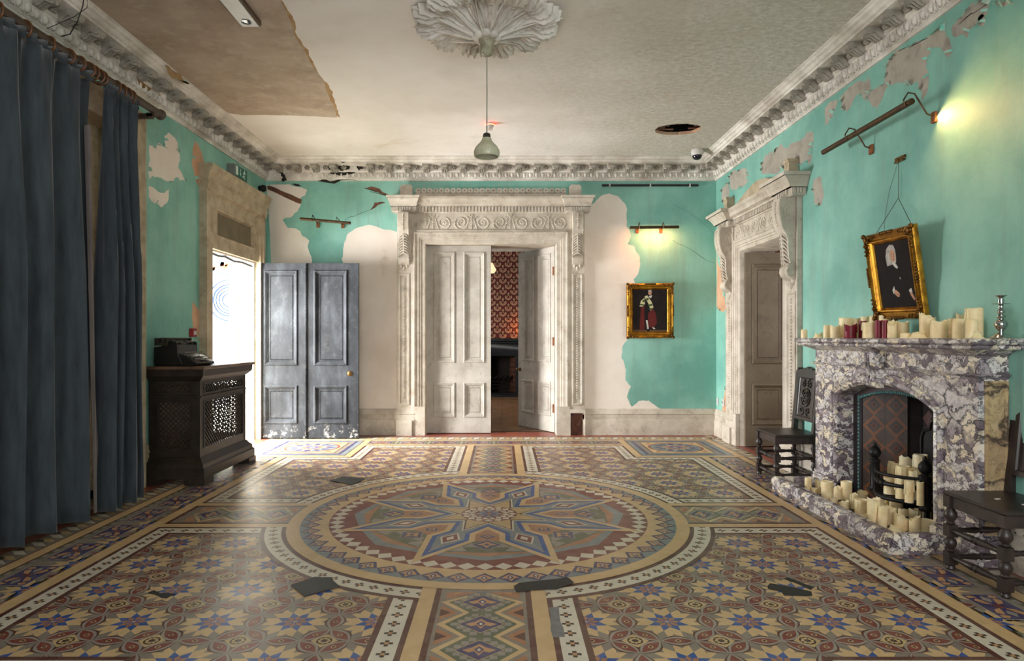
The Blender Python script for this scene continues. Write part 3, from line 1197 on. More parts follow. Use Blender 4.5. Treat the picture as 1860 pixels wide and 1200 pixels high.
wall_right = mb.build('wall_right', [TURQ_FAR, WOODWHITE, GREYPL, PEACH, FLAKE, DARKGAP], smooth=0, merge=False, fixn=False)
tag(wall_right, 'right-hand turquoise wall with grey patches of peeling paint below the cornice', 'wall', kind='structure')

# left wall
c1 = lambda x, y: lp(x / 3.0, y / 3.0)
mb = wallmesh(lmap, NEARY, FARY, 0, CEIL + 0.3, [(D3A, D3B, -0.01, D3Z), (WNA, WNB, 0.06, WNZ)], THL)
patches(mb, [
    (2, PK, [(812, 790), (850, 810), (865, 780), (900, 800), (895, 740), (915, 722), (935, 735), (965, 770), (978, 840), (970, 915), (990, 940), (1010, 985), (960, 965), (900, 985), (812, 975)]),
    (2, PK, [(812, 1010), (850, 1035), (880, 1050), (920, 1030), (905, 1110), (880, 1130), (850, 1110), (812, 1075)]),
    (3, PK, [(1060, 760), (1085, 800), (1100, 830), (1112, 900), (1100, 980), (1080, 1010), (1060, 960), (1045, 900), (1050, 850)]),
    (3, PK, [(1045, 1650), (1070, 1670), (1090, 1700), (1098, 1800), (1070, 1860), (1050, 1800)]),
], c1, rw, 0.15, 0.15)
wall_left = mb.build('wall_left', [TURQ_FAR, WOODBEIGE, PLASTER, PEACH, FLAKE], smooth=0, merge=False, fixn=False)
tag(wall_left, 'left-hand turquoise wall between the curtained window and the outside door', 'wall', kind='structure')

# wall behind the camera with two tall window openings
nmap = lambda u, v, h: (u, NEARY + h, v)
mb = wallmesh(nmap, LX - TH, RX + TH, 0, CEIL + 0.3, [(-1.6, -0.2, 0.5, 3.2), (0.6, 2.0, 0.5, 3.2)], 0.2)
o = mb.build('wall_front', [TURQ_FAR, WOODWHITE], smooth=0, merge=False, fixn=False)
tag(o, 'near wall with two tall windows facing the double doors', 'wall', kind='structure')

# ceiling with a broken hole
hx, hy = cp(1231, 235, CEIL)
hole = jag([(hx + 0.27 * math.cos(2 * PI * k / 14), hy + 0.21 * math.sin(2 * PI * k / 14)) for k in range(14)], 0.12, 2, rw)
bm = bmesh.new()
outer = [bm.verts.new((x, y, CEIL)) for x, y in ((LX - TH, NEARY - 0.3), (RX + TH, NEARY - 0.3), (RX + TH, FARY + TH), (LX - TH, FARY + TH))]
inner = [bm.verts.new((x, y, CEIL)) for x, y in hole]
es = [bm.edges.new((outer[k], outer[(k + 1) % 4])) for k in range(4)]
ei = [bm.edges.new((inner[k], inner[(k + 1) % len(inner)])) for k in range(len(inner))]
bmesh.ops.triangle_fill(bm, use_beauty=True, use_dissolve=False, edges=es + ei)
top = [bm.verts.new((v.co.x, v.co.y, CEIL + 0.035)) for v in inner]
for k in range(len(inner)):
    f = bm.faces.new((inner[k], inner[(k + 1) % len(inner)], top[(k + 1) % len(inner)], top[k]))
    f.material_index = 3
ra = random.Random(3)


def flat(pts, z, mat, amp, it=4):
    p = jag([cp(x, y, CEIL) for x, y in pts], amp, it, ra)
    f = bm.faces.new([bm.verts.new((x, y, z)) for x, y in p])
    f.material_index = mat


STN = [(120, -60), (470, -60), (520, 20), (535, 65), (560, 105), (590, 150), (606, 190), (613, 213), (560, 211), (500, 209), (440, 209), (415, 205), (360, 165), (312, 128), (230, 60), (170, 10)]
flat(STN, CEIL - 0.0012, 1, 0.035)
flat([(566 + (x - 566) * 1.0 + (5 if x > 480 else 0), y + 1) for x, y in [(470, -60), (520, 20), (535, 65), (560, 105), (590, 150), (606, 190), (613, 213), (604, 207), (580, 150), (552, 110), (526, 68), (508, 22), (462, -60)]], CEIL - 0.0006, 2, 0.06)
me = bpy.data.meshes.new('ceiling')
bm.to_mesh(me)
bm.free()
for m in (CEILM, CEILSTAIN, STAINEDGE, PEACH):
    me.materials.append(m)
ceiling = bpy.data.objects.new('ceiling', me)
COL.objects.link(ceiling)
tag(ceiling, 'stained off-white plaster ceiling with a brown damp patch and a broken hole', 'ceiling', kind='structure')
mb = MB()
mb.box(hx - 0.45, hx + 0.45, hy - 0.4, hy + 0.4, CEIL + 0.22, CEIL + 0.24)
mb.plate(hx - 0.45, hx + 0.45, CEIL, CEIL + 0.24, [], 0)
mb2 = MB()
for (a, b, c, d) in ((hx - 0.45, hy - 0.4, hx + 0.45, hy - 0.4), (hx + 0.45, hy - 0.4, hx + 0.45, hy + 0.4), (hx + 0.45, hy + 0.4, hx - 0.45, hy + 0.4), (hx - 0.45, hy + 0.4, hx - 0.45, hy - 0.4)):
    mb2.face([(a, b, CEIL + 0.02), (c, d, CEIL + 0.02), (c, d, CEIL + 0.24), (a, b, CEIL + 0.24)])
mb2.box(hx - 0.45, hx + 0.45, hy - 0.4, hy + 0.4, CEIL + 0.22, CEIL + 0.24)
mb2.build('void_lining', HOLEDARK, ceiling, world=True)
mb = MB()
for k, (yy, x0, x1) in enumerate(((-0.15, -0.3, -0.06), (-0.09, -0.3, 0.02), (-0.02, -0.32, -0.1), (0.05, -0.3, -0.14), (0.12, -0.28, -0.02), (-0.12, 0.16, 0.3), (-0.02, 0.19, 0.3), (0.08, 0.15, 0.3))):
    mb.box(hx + x0, hx + x1, hy + yy - 0.018, hy + yy + 0.018, CEIL + 0.036, CEIL + 0.046)
mb.build('lath', LATH, ceiling, world=True)

# ------------------------------------------------------------------ cornice (trim_1..3), egg and dart, modillions
PROF = [(0, 3.54), (.018, 3.54), (.018, 3.556), (.03, 3.562), (.03, 3.572), (.050, 3.585), (.062, 3.615), (.064, 3.645), (.07, 3.655), (.085, 3.66), (.085, 3.728), (.215, 3.728), (.215, 3.748), (.235, 3.752), (.25, 3.768), (.25, 3.777), (.27, 3.782), (.285, 3.796), (.30, 3.80), (.30, 3.811)]


def modillion(fm, mats):
    mb = MB(fm)
    w = 0.047
    pr = [(.08, 3.727), (.212, 3.727), (.222, 3.71), (.218, 3.684), (.198, 3.672), (.176, 3.678), (.160, 3.690), (.142, 3.684), (.122, 3.658), (.10, 3.644), (.08, 3.640)]
    i = len(mb.v)
    for u in (-w, w):
        for (h, v) in pr:
            mb.v.append(fm(u, v, h))
    n = len(pr)
    mb.idx(range(i, i + n))
    mb.idx(range(i + n, i + 2 * n))
    for k in range(n):
        mb.idx([i + k, i + (k + 1) % n, i + n + (k + 1) % n, i + n + k])
    for du in (-0.028, 0.0, 0.028):
        mb.tube([(du, 3.642, .095), (du, 3.652, .12), (du * 1.1, 3.674, .145), (du * 1.2, 3.676, .17), (du * 0.8, 3.666, .19), (du * .5, 3.67, .212)], 0.013, 5)
    return mb


def rosette(fm):
    mb = MB(fm)
    for k in range(6):
        a = PI / 3 * k
        mb.ball((0.026 * math.cos(a), 3.70 + 0.02 * math.sin(a), .105), .016, .014, .02, 6, 4)
    mb.ball((0, 3.70, .115), .016, .014, .016, 6, 4)
    mb.tube([(-0.02, 3.722, .10), (0, 3.716, .15), (0.02, 3.722, .10)], 0.008, 5)
    return mb


def cornice(name, fm, u0, u1, ulo, uhi, label, skip=()):
    mb = MB(fm)
    mb.sweep(PROF, u0, u1)
    root = mb.build(name, [CORNICE], world=True, smooth=20)
    tag(root, label, 'cornice', kind='structure')
    off = Vector(root.location)
    mb = MB(fm)
    n = int((uhi - ulo) / 0.084)
    for k in range(n):
        u = ulo + (uhi - ulo) * (k + 0.5) / n
        mb.ball((u, 3.612, .050), .028, .040, .026, 8, 5)
        mb.tube([(u - .036, 3.648, .064), (u - .034, 3.60, .060), (u - .02, 3.572, .045), (u, 3.566, .040), (u + .02, 3.572, .045), (u + .034, 3.60, .060), (u + .036, 3.648, .064)], .005, 4)
        mb.prism([(u + .036, 3.64), (u + .048, 3.64), (u + .042, 3.572)], 2, .05, .068)
    mb.build('egg_and_dart', CORNICE, root, world=True, smooth=50)
    n = int(round((uhi - ulo) / 0.255))
    protoM = protoR = None
    for k in range(n):
        u = ulo + (uhi - ulo) * (k + 0.5) / n
        if k in skip:
            continue
        base = Vector(fm(u, 0, 0)) - off - (Vector(fm(0, 0, 0)) - Vector(fm(0, 0, 0)))
        if protoM is None:
            protoM = modillion(fm, None).build('modillion', MODILL, root, smooth=40)
            protoR = rosette(fm).build('rosette', MODILL, root, smooth=60)
            m, r = protoM, protoR
        else:
            m, r = protoM.copy(), protoR.copy()
            for q in (m, r):
                COL.objects.link(q)
                q.parent = root
        d = Vector(fm(u, 0, 0)) - Vector(fm(0, 0, 0))
        m.location = d - off
        du = (uhi - ulo) / n / 2
        r.location = Vector(fm(u + du, 0, 0)) - Vector(fm(0, 0, 0)) - off
    return root


trim_1 = cornice('trim_1', fmap, lambda h: LX + h, lambda h: RX - h, LX + 0.10, RX - 0.10, 'far wall cornice with scroll brackets, blackened above the left of the doors', skip=(4,))
trim_2 = cornice('trim_2', rmap, NEARY, lambda h: FARY - h, 1.8, FARY - 0.12, 'clean grey plaster cornice along the right-hand wall')
trim_3 = cornice('trim_3', lmap, NEARY, lambda h: FARY - h, 1.8, FARY - 0.12, 'grimy plaster cornice above the blue curtains')
# decay in the far cornice
mb = MB(fmap)
for (pts, h) in (([(613, 301), (621, 299), (633, 300), (636, 305), (630, 308), (622, 311), (617, 308)], .088), ([(648, 300), (655, 302), (668, 303), (660, 306), (652, 310), (649, 306)], .088),
                 ([(600, 313), (612, 312), (646, 313), (644, 315), (602, 316)], .069), ([(505, 311), (512, 310), (518, 321), (521, 328), (512, 329), (514, 322)], .069), ([(596, 302), (600, 300), (602, 309), (597, 308)], .088),
                 ([(603, 289), (612, 288), (611, 290), (604, 291)], .218), ([(616, 291), (630, 292), (628, 294), (615, 293)], .218), ([(575, 328), (640, 326), (648, 329), (600, 330)], .019)):
    p = jag([fp(x, y, h) for x, y in pts], 0.2, 2, rw)
    mb.prism(p, 2, h + 0.001, h + 0.003)
mb.build('rotten_patch', DARKGAP, trim_1, world=True)
# orange water stain on the left cornice
mb = MB(lmap)
for (pts, h) in (([(245, 137), (262, 139), (276, 152), (270, 165), (256, 158)], .066), ([(282, 160), (300, 168), (306, 178), (290, 174)], .066), ([(300, 118), (322, 132), (345, 152), (330, 150), (310, 138)], .301)):
    p = jag([lp(x, y, h) for x, y in pts], 0.2, 2, rw)
    mb.prism(p, 2, h - 0.002, h + 0.002)
mb.build('water_stain', STAINEDGE, trim_3, world=True)

# ------------------------------------------------------------------ baseboards
BP = [(0.0, 0.0), (.045, 0.0), (.045, .20), (.040, .215), (.030, .222), (.030, .285), (.038, .292), (.036, .305), (.022, .325), (.020, .345), (.010, .362), (0, .365)]
mb = MB(fmap)
mb.sweep(BP, LX, D1U - 1.28)
mb.sweep(BP, D1U + 1.28, RX)
o = mb.build('baseboard_back', [WOODWHITE], world=True)
tag(o, 'tall moulded white baseboard along the far wall', 'baseboard', kind='structure')
mb = MB(rmap)
mb.sweep(BP, D2U + 1.05, FARY)
mb.sweep(BP, FPB + 0.42, D2U - 1.05)
mb.sweep(BP, NEARY, FPA - 0.43)
o = mb.build('baseboard_right', [WOODWHITE], world=True)
tag(o, 'tall moulded white baseboard along the right-hand wall', 'baseboard', kind='structure')
mb = MB(lmap)
mb.sweep(BP, NEARY, WNA - 0.3)
mb.sweep(BP, WNB + 0.3, D3A - 0.22)
mb.sweep(BP, D3B + 0.26, FARY)
o = mb.build('baseboard_left', [WOODBEIGE], world=True)
tag(o, 'moulded baseboard along the left-hand wall behind the radiator cabinet', 'baseboard', kind='structure')

# ------------------------------------------------------------------ door surrounds
def arch3(mb, cu, half, zt, prof, z0=0.0):
    i = len(mb.v)
    for (d, h) in prof:
        for p in ((cu - half - d, z0), (cu - half - d, zt + d), (cu + half + d, zt + d), (cu + half + d, z0)):
            mb.v.append(mb.map(p[0], p[1], h))
    for j in range(len(prof) - 1):
        for k in range(3):
            a = i + 4 * j + k
            mb.idx([a, a + 1, a + 5, a + 4])


def stack(fm, cu, w, levels):
    """a moulded cap: levels (z, projection); returns on both sides."""
    mb = MB(lambda a, b, c: fm(a, c, b))
    for (z0, e0), (z1, e1) in zip(levels, levels[1:]):
        mb.taper(cu - w - e0 * 0.75, cu + w + e0 * 0.75, 0, e0, z0, cu - w - e1 * 0.75, cu + w + e1 * 0.75, 0, e1, z1)
    return mb


def bead_row(mb, p, q, s, gap, h):
    L = math.hypot(q[0] - p[0], q[1] - p[1])
    n = max(1, int(L / gap))
    for k in range(n):
        t = (k + 0.5) / n
        u, v = p[0] + (q[0] - p[0]) * t, p[1] + (q[1] - p[1]) * t
        mb.taper(u - s, u + s, v - s, v + s, h, u - s * 0.4, u + s * 0.4, v - s * 0.4, v + s * 0.4, h + s * 1.2)


def console(fm, cu, w, D, L, ztop):
    P = [(0, 0), (.94, 0), (1.0, -.03), (1.03, -.12), (1.01, -.21), (.94, -.30), (.84, -.37), (.72, -.42), (.64, -.46), (.60, -.52), (.60, -.62), (.56, -.72), (.48, -.79), (.54, -.81), (.64, -.84), (.66, -.89), (.58, -.935), (.44, -.955), (.30, -.985), (.12, -1.0), (0, -1.0)]
    mb = MB(fm)
    i = len(mb.v)
    n = len(P)
    for u in (cu - w, cu + w):
        for (h, v) in P:
            mb.v.append(fm(u, ztop + v * L, h * D))
    mb.idx(range(i, i + n))
    mb.idx(range(i + n, i + 2 * n))
    for k in range(n):
        mb.idx([i + k, i + (k + 1) % n, i + n + (k + 1) % n, i + n + k])
    for s in (-1, 1):
        uu = cu + s * w
        # edge fillet following the outline, rosette ring on the cheek
        mb.tube([(uu, ztop + v * L * 0.985 - .004, h * D * 0.95) for (h, v) in P[1:19]], .008, 5)
        ring = [(uu, ztop - .17 * L + .11 * L * math.cos(2 * PI * k / 20), .50 * D + .30 * D * math.sin(2 * PI * k / 20)) for k in range(20)]
        mb.tube(ring, .007, 5, True)
        for k in range(6):
            a = 2 * PI * k / 6
            mb.ball((uu, ztop - .17 * L + .055 * L * math.cos(a), .50 * D + .15 * D * math.sin(a)), .006, .045 * L, .012, 6, 4)
        ring = [(uu, ztop - .89 * L + .045 * L * math.cos(2 * PI * k / 14), .42 * D + .18 * D * math.sin(2 * PI * k / 14)) for k in range(14)]
        mb.tube(ring, .008, 5, True)
    return mb


def console_leaf(fm, cu, w, D, L, ztop):
    """acanthus leaf, bead row and pendant on the front of the bracket"""
    mb = MB(fm)
    for k in range(9):
        t = k / 8.0
        mb.ball((cu, ztop - L * (.05 + .27 * t), D * (1.02 - .12 * max(0, t - .5) * 2)), w * .22, L * .016, .014, 6, 4)
    for k in range(8):
        t = k / 7.0
        v = ztop - L * (.44 + .34 * t)
        h = D * (.66 - .10 * t)
        for s in (-1, 1):
            mb.tube([(cu, v + .02, h + .012), (cu + s * w * .5, v + .004, h + .014), (cu + s * w * .95, v - .028, h - .002)], lambda q: .014 * (1 - .7 * q), 5)
    mb.tube([(cu, ztop - L * .43, D * .68 + .012), (cu, ztop - L * .6, D * .61 + .012), (cu, ztop - L * .78, D * .50 + .014)], .012, 6)
    # pendant husk under the scroll
    for s in (-1, 0, 1):
        mb.ball((cu + s * w * .55, ztop - L * 1.03 + abs(s) * .03, D * .22), w * .38, .05, .03, 8, 5)
    mb.ball((cu, ztop - L * 1.10, D * .16), w * .32, .035, .022, 8, 5)
    return mb


def spiral(cx, cy, r, turns, ph, sgn, n=26):
    return [(cx + (r * (1 - .82 * k / n)) * math.cos(ph + sgn * 2 * PI * turns * k / n), cy + (r * (1 - .82 * k / n)) * math.sin(ph + sgn * 2 * PI * turns * k / n)) for k in range(n + 1)]


def frieze_scrolls(fm, u0, u1, z0, z1, h, n):
    mb = MB(fm)
    zc, r = (z0 + z1) / 2, (z1 - z0) * 0.36
    W = (u1 - u0) / n
    rt = min(.008, (z1 - z0) * .03)
    for k in range(n):
        a = u0 + W * k
        cA, cB = a + W * .22, a + W * .78
        for (c, sg) in ((cA, 1), (cB, -1)):
            sp = spiral(c, zc, r, 1.7, -PI / 2 if sg > 0 else -PI / 2, -sg)
            mb.tube([(p[0], p[1], h) for p in sp], rt, 5)
            mb.ball((c, zc, h), rt * 1.6, rt * 1.6, rt, 6, 4)
            mid = a + W * .5
            mb.tube([(c, zc - r, h), (c + sg * r * .7, zc - r * .95, h), (mid - sg * W * .1, zc - r * .2, h), (mid - sg * W * .06, zc + r * .5, h), (mid - sg * W * .13, zc + r * .9, h)], rt, 5)
        m = a + W * .5
        for q in range(5):
            for s in (-1, 1):
                y = zc - r * .6 + q * r * .38
                mb.tube([(m, y - r * .1, h), (m + s * r * .22, y + r * .08, h), (m + s * r * (.5 - .05 * q), y + r * .38, h)], lambda t: rt * (1 - .6 * t), 5)
        mb.tube([(m, zc - r, h), (m, zc + r, h)], rt, 5)
        mb.tube([(cB + r * .3, zc, h), (a + W + W * .22 - r * .3, zc, h)] if k < n - 1 else [(cB + r * .3, zc, h), (u1 - .01, zc, h)], rt * .8, 5)
    return mb


def surround(root, fm, cu, half, zt, aw, ah, pw, zf1, zd1, zh1, proj, cL, mat, scrolls, brokenR=False):
    mk = lambda mb, nm, **k: mb.build(nm, mat, root, world=True, **k)
    mb = MB(fm)
    s = aw / .19
    arch3(mb, cu, half, zt, [(-.004, -.415), (-.004, .004), (.008 * s, .02), (.055 * s, .024), (.06 * s, .034), (.085 * s, .036), (.09 * s, .046), (.13 * s, .05), (.138 * s, .064), (.155 * s, .068), (.165 * s, .058), (.18 * s, .056), (aw, .05), (aw, 0)])
    mk(mb, 'architrave')
    for sg in (-1, 1):
        a, b = cu + sg * (half + aw), cu + sg * (half + aw + pw)
        a, b = min(a, b), max(a, b)
        mb = MB(fm)
        zp = zf1 + 0.01
        mb.box(a, b, .36, zp, 0, .05)
        mb.frame(a + .025, b - .025, .42, zf1 - cL - .1, [(0, .05), (.003, .062), (.018, .064), (.026, .054), (.034, .047), (.05, .047)])
        mb.face([(a + .075, .47, .0505), (b - .075, .47, .0505), (b - .075, zf1 - cL - .15, .0505), (a + .075, zf1 - cL - .15, .0505)])
        bead_row(mb, (cu + sg * (half + aw + pw / 2), .5), (cu + sg * (half + aw + pw / 2), zf1 - cL - .16), .013, .034, .05)
        mk(mb, 'pilaster')
        # plinth block
        mb = MB(fm)
        if not (brokenR and sg > 0):
            mb.box(a - .01, b + .01, 0, .21, 0, .095)
            mb.taper(0, 0, 0, 0, 0, 0, 0, 0, 0, 0)
            pm = stack(fm, (a + b) / 2, pw / 2 - .02, [(.21, .09), (.225, .075), (.29, .07), (.30, .082), (.33, .06), (.365, .05)])
            base = len(mb.v)
            mb.v += pm.v
            for f in pm.f:
                mb.f.append([k + base for k in f])
                mb.mi.append(0)
        else:
            mb.box(a - .01, b + .01, .31, .365, 0, .07)
            mb.box(a - .01, a + .005, 0, .31, 0, .075)
            mb.box(b, b + .01, 0, .31, 0, .075)
        mb.box(*sorted((cu + sg * (half + .002), cu + sg * (half + aw - .012))), 0, .40, 0, .07)
        mk(mb, 'plinth_block')
        # scroll bracket and its leaf
        cc, w = cu + sg * (half + aw + pw / 2), pw * .34
        c = mk(console(fm, cc, w, proj * .92, cL, zf1), 'console', smooth=50)
        console_leaf(fm, cc, w, proj * .92, cL, zf1).build('acanthus_leaf', mat, c, world=True, smooth=60)
    # frieze
    u0, u1 = cu - half - aw, cu + half + aw
    mb = MB(fm)
    mb.box(u0, u1, zt + ah, zf1 + .02, 0, .03)
    mb.sweep([(.03, zt + ah), (.055, zt + ah), (.055, zt + ah + .012), (.03, zt + ah + .02)], u0, u1)
    fr = mk(mb, 'frieze')
    frieze_scrolls(fm, u0 + .03, u1 - .03, zt + ah + .02, zf1, .032, scrolls).build('scroll_relief', mat, fr, world=True, smooth=60)
    # dentils
    mb = MB(fm)
    mb.sweep([(0, zf1), (.045, zf1), (.05, zf1 + .012), (.05, zd1), (0, zd1)], u0, u1)
    n = int((u1 - u0) / .045)
    for k in range(n):
        u = u0 + (u1 - u0) * (k + .5) / n
        mb.box(u - .013, u + .013, zf1 + .014, zd1 - .002, .05, .075)
    mk(mb, 'dentil_course', smooth=0)
    # hood
    mb = MB(fm)
    P = proj * .72
    mb.sweep([(0, zd1), (P * .5, zd1), (P * .52, zd1 + .02), (P * .8, zd1 + .035), (P * .84, zh1 - .055), (P, zh1 - .03), (P, zh1), (0, zh1)], u0 - .02, u1 + .02)
    mk(mb, 'hood_moulding')
    for sg in (-1, 1):
        cc = cu + sg * (half + aw + pw / 2)
        hh = zh1 - zf1
        mb = stack(fm, cc, pw * .42, [(zf1, proj * .55), (zf1 + .02, proj * .62), (zf1 + .02, proj * .6), (zd1, proj * .6), (zd1, proj * .75), (zd1 + .03, proj * .8), (zh1 - hh * .32, proj * .9), (zh1 - .03, proj * 1.05), (zh1 - .03, proj * 1.12), (zh1 + .005, proj * 1.14)])
        for k in range(6):
            u = cc - pw * .5 + pw * (k + .5) / 6
            mb.map = fm
            mb.box(u - .012, u + .012, zf1 + .02, zd1 - .004, proj * .6, proj * .68)
        for s2 in (-1, 1):
            for k in range(4):
                h = proj * (.08 + .13 * k)
                e = pw * .42 + proj * .45
                mb.box(cc + s2 * e - .012, cc + s2 * e + .012, zf1 + .02, zd1 - .004, h, h + .022)
        mk(mb, 'hood_cap', smooth=0)


# ---- far double door
door_1 = thing('door_1', (D1U, FARY - .02, 0), 'wide cream double doorway with carved surround in the far wall, right leaf ajar', 'door', kind='structure')
surround(door_1, fmap, D1U, D1H, D1Z, .19, .14, .20, 3.085, 3.165, 3.30, .17, .74, WOODWHITE, 4, brokenR=True)
# broken plinth shows a rusty brown timber block
mb = MB(fmap)
mb.box(D1U + 1.105, D1U + 1.30, 0.0, .31, .0, .03)
mb.box(D1U + 1.12, D1U + 1.15, 0.02, .29, .03, .045)
mb.prism(jag([(D1U + 1.2, .1), (D1U + 1.26, .14), (D1U + 1.24, .2), (D1U + 1.18, .17)], .2, 2), 2, .03, .04)
mb.build('exposed_timber_block', M('rusty_brown_timber', (104, 64, 44), .8, c2=(70, 38, 28), scale=14, bump=.1), door_1, world=True)
# cresting
mb = MB(fmap)
u0, u1 = D1U - 1.05, D1U + 1.05
mb.box(u0, u1, 3.30, 3.365, .012, .04)
n = 26
W = (u1 - u0) / n
for k in range(n):
    c = u0 + W * (k + .5)
    r = W * .46
    poly = [(c - r, 3.36), (c - r, 3.41 - .01)] + [(c - r * math.cos(PI * j / 8), 3.40 + r * .9 * math.sin(PI * j / 8)) for j in range(1, 8)] + [(c + r, 3.40), (c + r, 3.36)]
    mb.prism(poly, 2, .012, .04)
cr = mb.build('cresting', WOODWHITE, door_1, world=True, smooth=0)
mb = MB(fmap)
for k in range(n):
    c = u0 + W * (k + .5)
    mb.lathe([(.0075, .0402), (.0075, .0412)], (c, 3.403, 0), 8)
    mb.lathe([(.006, .0402), (.006, .0412)], (c - W / 2, 3.365, 0), 8)
mb.build('hole_shade_disc', DARKGAP, cr, world=True)  # flat dark discs paint the shade inside the drilled holes
for sg in (-1, 1):
    mb = MB(fmap)
    c = D1U + sg * 1.17
    mb.prism([(c - .085, 3.3), (c - .085, 3.44), (c - .06, 3.475), (c + .06, 3.475), (c + .085, 3.44), (c + .085, 3.3)], 2, .0, .07)
    mb.build('cresting_post', WOODWHITE, door_1, world=True)


def leaf(root, loc, rotz, w, h, t, panels, mat, name='door_leaf', both=True, pmat=None, beads=True):
    lm = lambda u, v, hh: (u, -hh, v)
    mb = MB(lm)
    mb.plate(0, w, 0, h, panels, 0)
    mb.plate(0, w, 0, h, panels if both else [], -t)
    for (p, q) in (((0, 0), (w, 0)), ((w, 0), (w, h)), ((w, h), (0, h)), ((0, h), (0, 0))):
        mb.face([(p[0], p[1], 0), (q[0], q[1], 0), (q[0], q[1], -t), (p[0], p[1], -t)])
    lf = mb.build(name, mat, root, smooth=0, merge=False, fixn=False)
    lf.location = Vector(loc) - Vector(root.location)
    lf.rotation_euler = (0, 0, rotz)
    for (a, b, c, d) in panels:
        pb = MB(lm)
        pr = [(-.002, -.002), (0, .010), (.012, .016), (.020, .008), (.028, .008), (.034, -.004), (.044, -.006), (.05, -.016), (.06, -.016)]
        pb.frame(a, b, c, d, pr)
        pb.face([(a + .06, c + .06, -.016), (b - .06, c + .06, -.016), (b - .06, d - .06, -.016), (a + .06, d - .06, -.016)])
        if both:
            pb.frame(a, b, c, d, [(0, -t), (.012, -t - .014), (.03, -t - .004), (.05, -t + .012), (.06, -t + .012)])
            pb.face([(a + .06, c + .06, -t + .012), (b - .06, c + .06, -t + .012), (b - .06, d - .06, -t + .012), (a + .06, d - .06, -t + .012)])
        if beads:
            i = .075
            for p, q in (((a + i, c + i), (b - i, c + i)), ((b - i, c + i), (b - i, d - i)), ((b - i, d - i), (a + i, d - i)), ((a + i, d - i), (a + i, c + i))):
                bead_row(pb, p, q, .007, .021, -.016)
        pb.build('panel', pmat or mat, lf, smooth=0, merge=False, fixn=False)
    return lf


def knob(lf, u, v, side=1, t=.045, mat=None, label=None):
    mb = MB(lambda a, b, c: (a, -c * side - (0 if side > 0 else -t), b))
    mb.lathe([(.028, 0), (.028, .004), (.011, .008), (.009, .03), (.022, .038), (.027, .05), (.022, .062), (.004, .067)], (u, v, 0), 14)
    k = mb.build('knob', mat or BRASS, lf)
    if label:
        k['label'] = label
    return k


def hinge(root, loc, h=.12):
    mb = MB()
    x, y, z = loc
    mb.lathe([(.009, -h / 2), (.009, h / 2)], (x, y, z), 8)
    mb.box(x - .03, x + .03, y - .003, y + .003, z - h / 2, z + h / 2)
    return mb.build('hinge', RUST, root, world=True)


PANW = [(.10, .40, .99, 2.55), (.52, .82, .99, 2.55), (.10, .40, .22, .71), (.52, .82, .22, .71)]
lf = leaf(door_1, (D1U - D1H + .004, FARY + .10, .012), 0, .905, 2.64, .045, PANW, WOODGREY)
lf['label'] = 'closed left leaf of the double door'
# right leaf, hinged at its right edge and swung away into the next room (local origin at the free edge)
AN = math.radians(57)
lf = leaf(door_1, (D1U + D1H - .012 - .905 * math.cos(AN), FARY + .14 + .905 * math.sin(AN), .012), -AN, .905, 2.64, .045, PANW, WOODGREY)
lf['label'] = 'right leaf standing ajar into the next room'
knob(lf, .05, .86)
for z in (.35, 1.3, 2.3):
    hinge(door_1, (D1U + D1H - .008, FARY + .15, z))

# ---- right-hand door
door_2 = thing('door_2', (RX - .02, D2U, 0), 'narrow doorway with big scroll brackets in the right-hand wall, brown leaf open', 'door', kind='structure')
surround(door_2, rmap, D2U, D2H, D2Z, .16, .11, .25, 2.76, 2.835, 2.965, .23, .84, WOODWHITE, 3)
mb = MB(rmap)
zz = 2.965
half = D2H + .16 + .09
shape = [(-half, zz), (-half, zz + .05)]
for k in range(13):
    t = k / 12.0
    shape.append((-half + half * t, zz + .05 + .13 * (1 - math.cos(PI * t)) / 2 + .02 * t))
shape += [(-x, y) for x, y in reversed(shape[:-1])]
mb.prism([(D2U + x, y) for x, y in shape], 2, .02, .05)
mb.build('gable_board', WOODBEIGE, door_2, world=True, smooth=20)
for sg in (-1, 1):
    mb = MB(rmap)
    c = D2U + sg * (D2H + .16 + .12)
    mb.box(c - .055, c + .055, zz, zz + .16, 0, .10)
    mb.taper(0, 0, 0, 0, 0, 0, 0, 0, 0, 0)
    mb.prism([(c - .065, zz + .16), (c + .065, zz + .16), (c + .04, zz + .2), (c - .04, zz + .2)], 2, 0, .11)
    mb.build('gable_post', WOODBEIGE, door_2, world=True)
lf = leaf(door_2, (RX + .03, D2U + D2H - .052, .012), 0, 1.17, 2.40, .045,
          [(.085, .50, 1.02, 2.26), (.67, 1.08, 1.02, 2.26), (.085, .50, .26, .77), (.67, 1.08, .26, .77)], BROWNDOOR)
lf['label'] = 'drab brown leaf swung back into the next room'
knob(lf, 1.11, .9)

# ---- outside door in the left wall
door_3 = thing('door_3', (LX + .02, (D3A + D3B) / 2, 0), 'outside doorway beside the cabinet, broad slate-grey leaf folded back on the far wall', 'door', kind='structure')
mb = MB(lmap)
mb.box(D3A - .20, D3A - .0, 0, 3.02, 0, .05)
mb.box(D3A - .20, D3A - .06, 0, 3.02, .05, .085)
mb.box(D3A - .045, D3A - .02, 0, 2.95, .05, .062)
mb.build('door_jamb', WOODBEIGE, door_3, world=True)
mb = MB(lmap)
mb.box(D3B, D3B + .17, 0, 3.02, 0, .085)
mb.box(D3B + .05, D3B + .10, 0, 3.0, .085, .11)
mb.build('door_jamb', WOODBEIGE, door_3, world=True)
mb = MB(lmap)
mb.sweep([(0, 2.93), (.05, 2.93), (.055, 2.96), (.095, 2.98), (.10, 3.02), (.11, 3.06), (.10, 3.10), (.115, 3.12), (.12, 3.17), (.145, 3.19), (.155, 3.23), (.15, 3.26), (0, 3.26)], D3A - .21, D3B + .19)
mb.build('door_head', WOODBEIGE, door_3, world=True)
mb = MB(lmap)
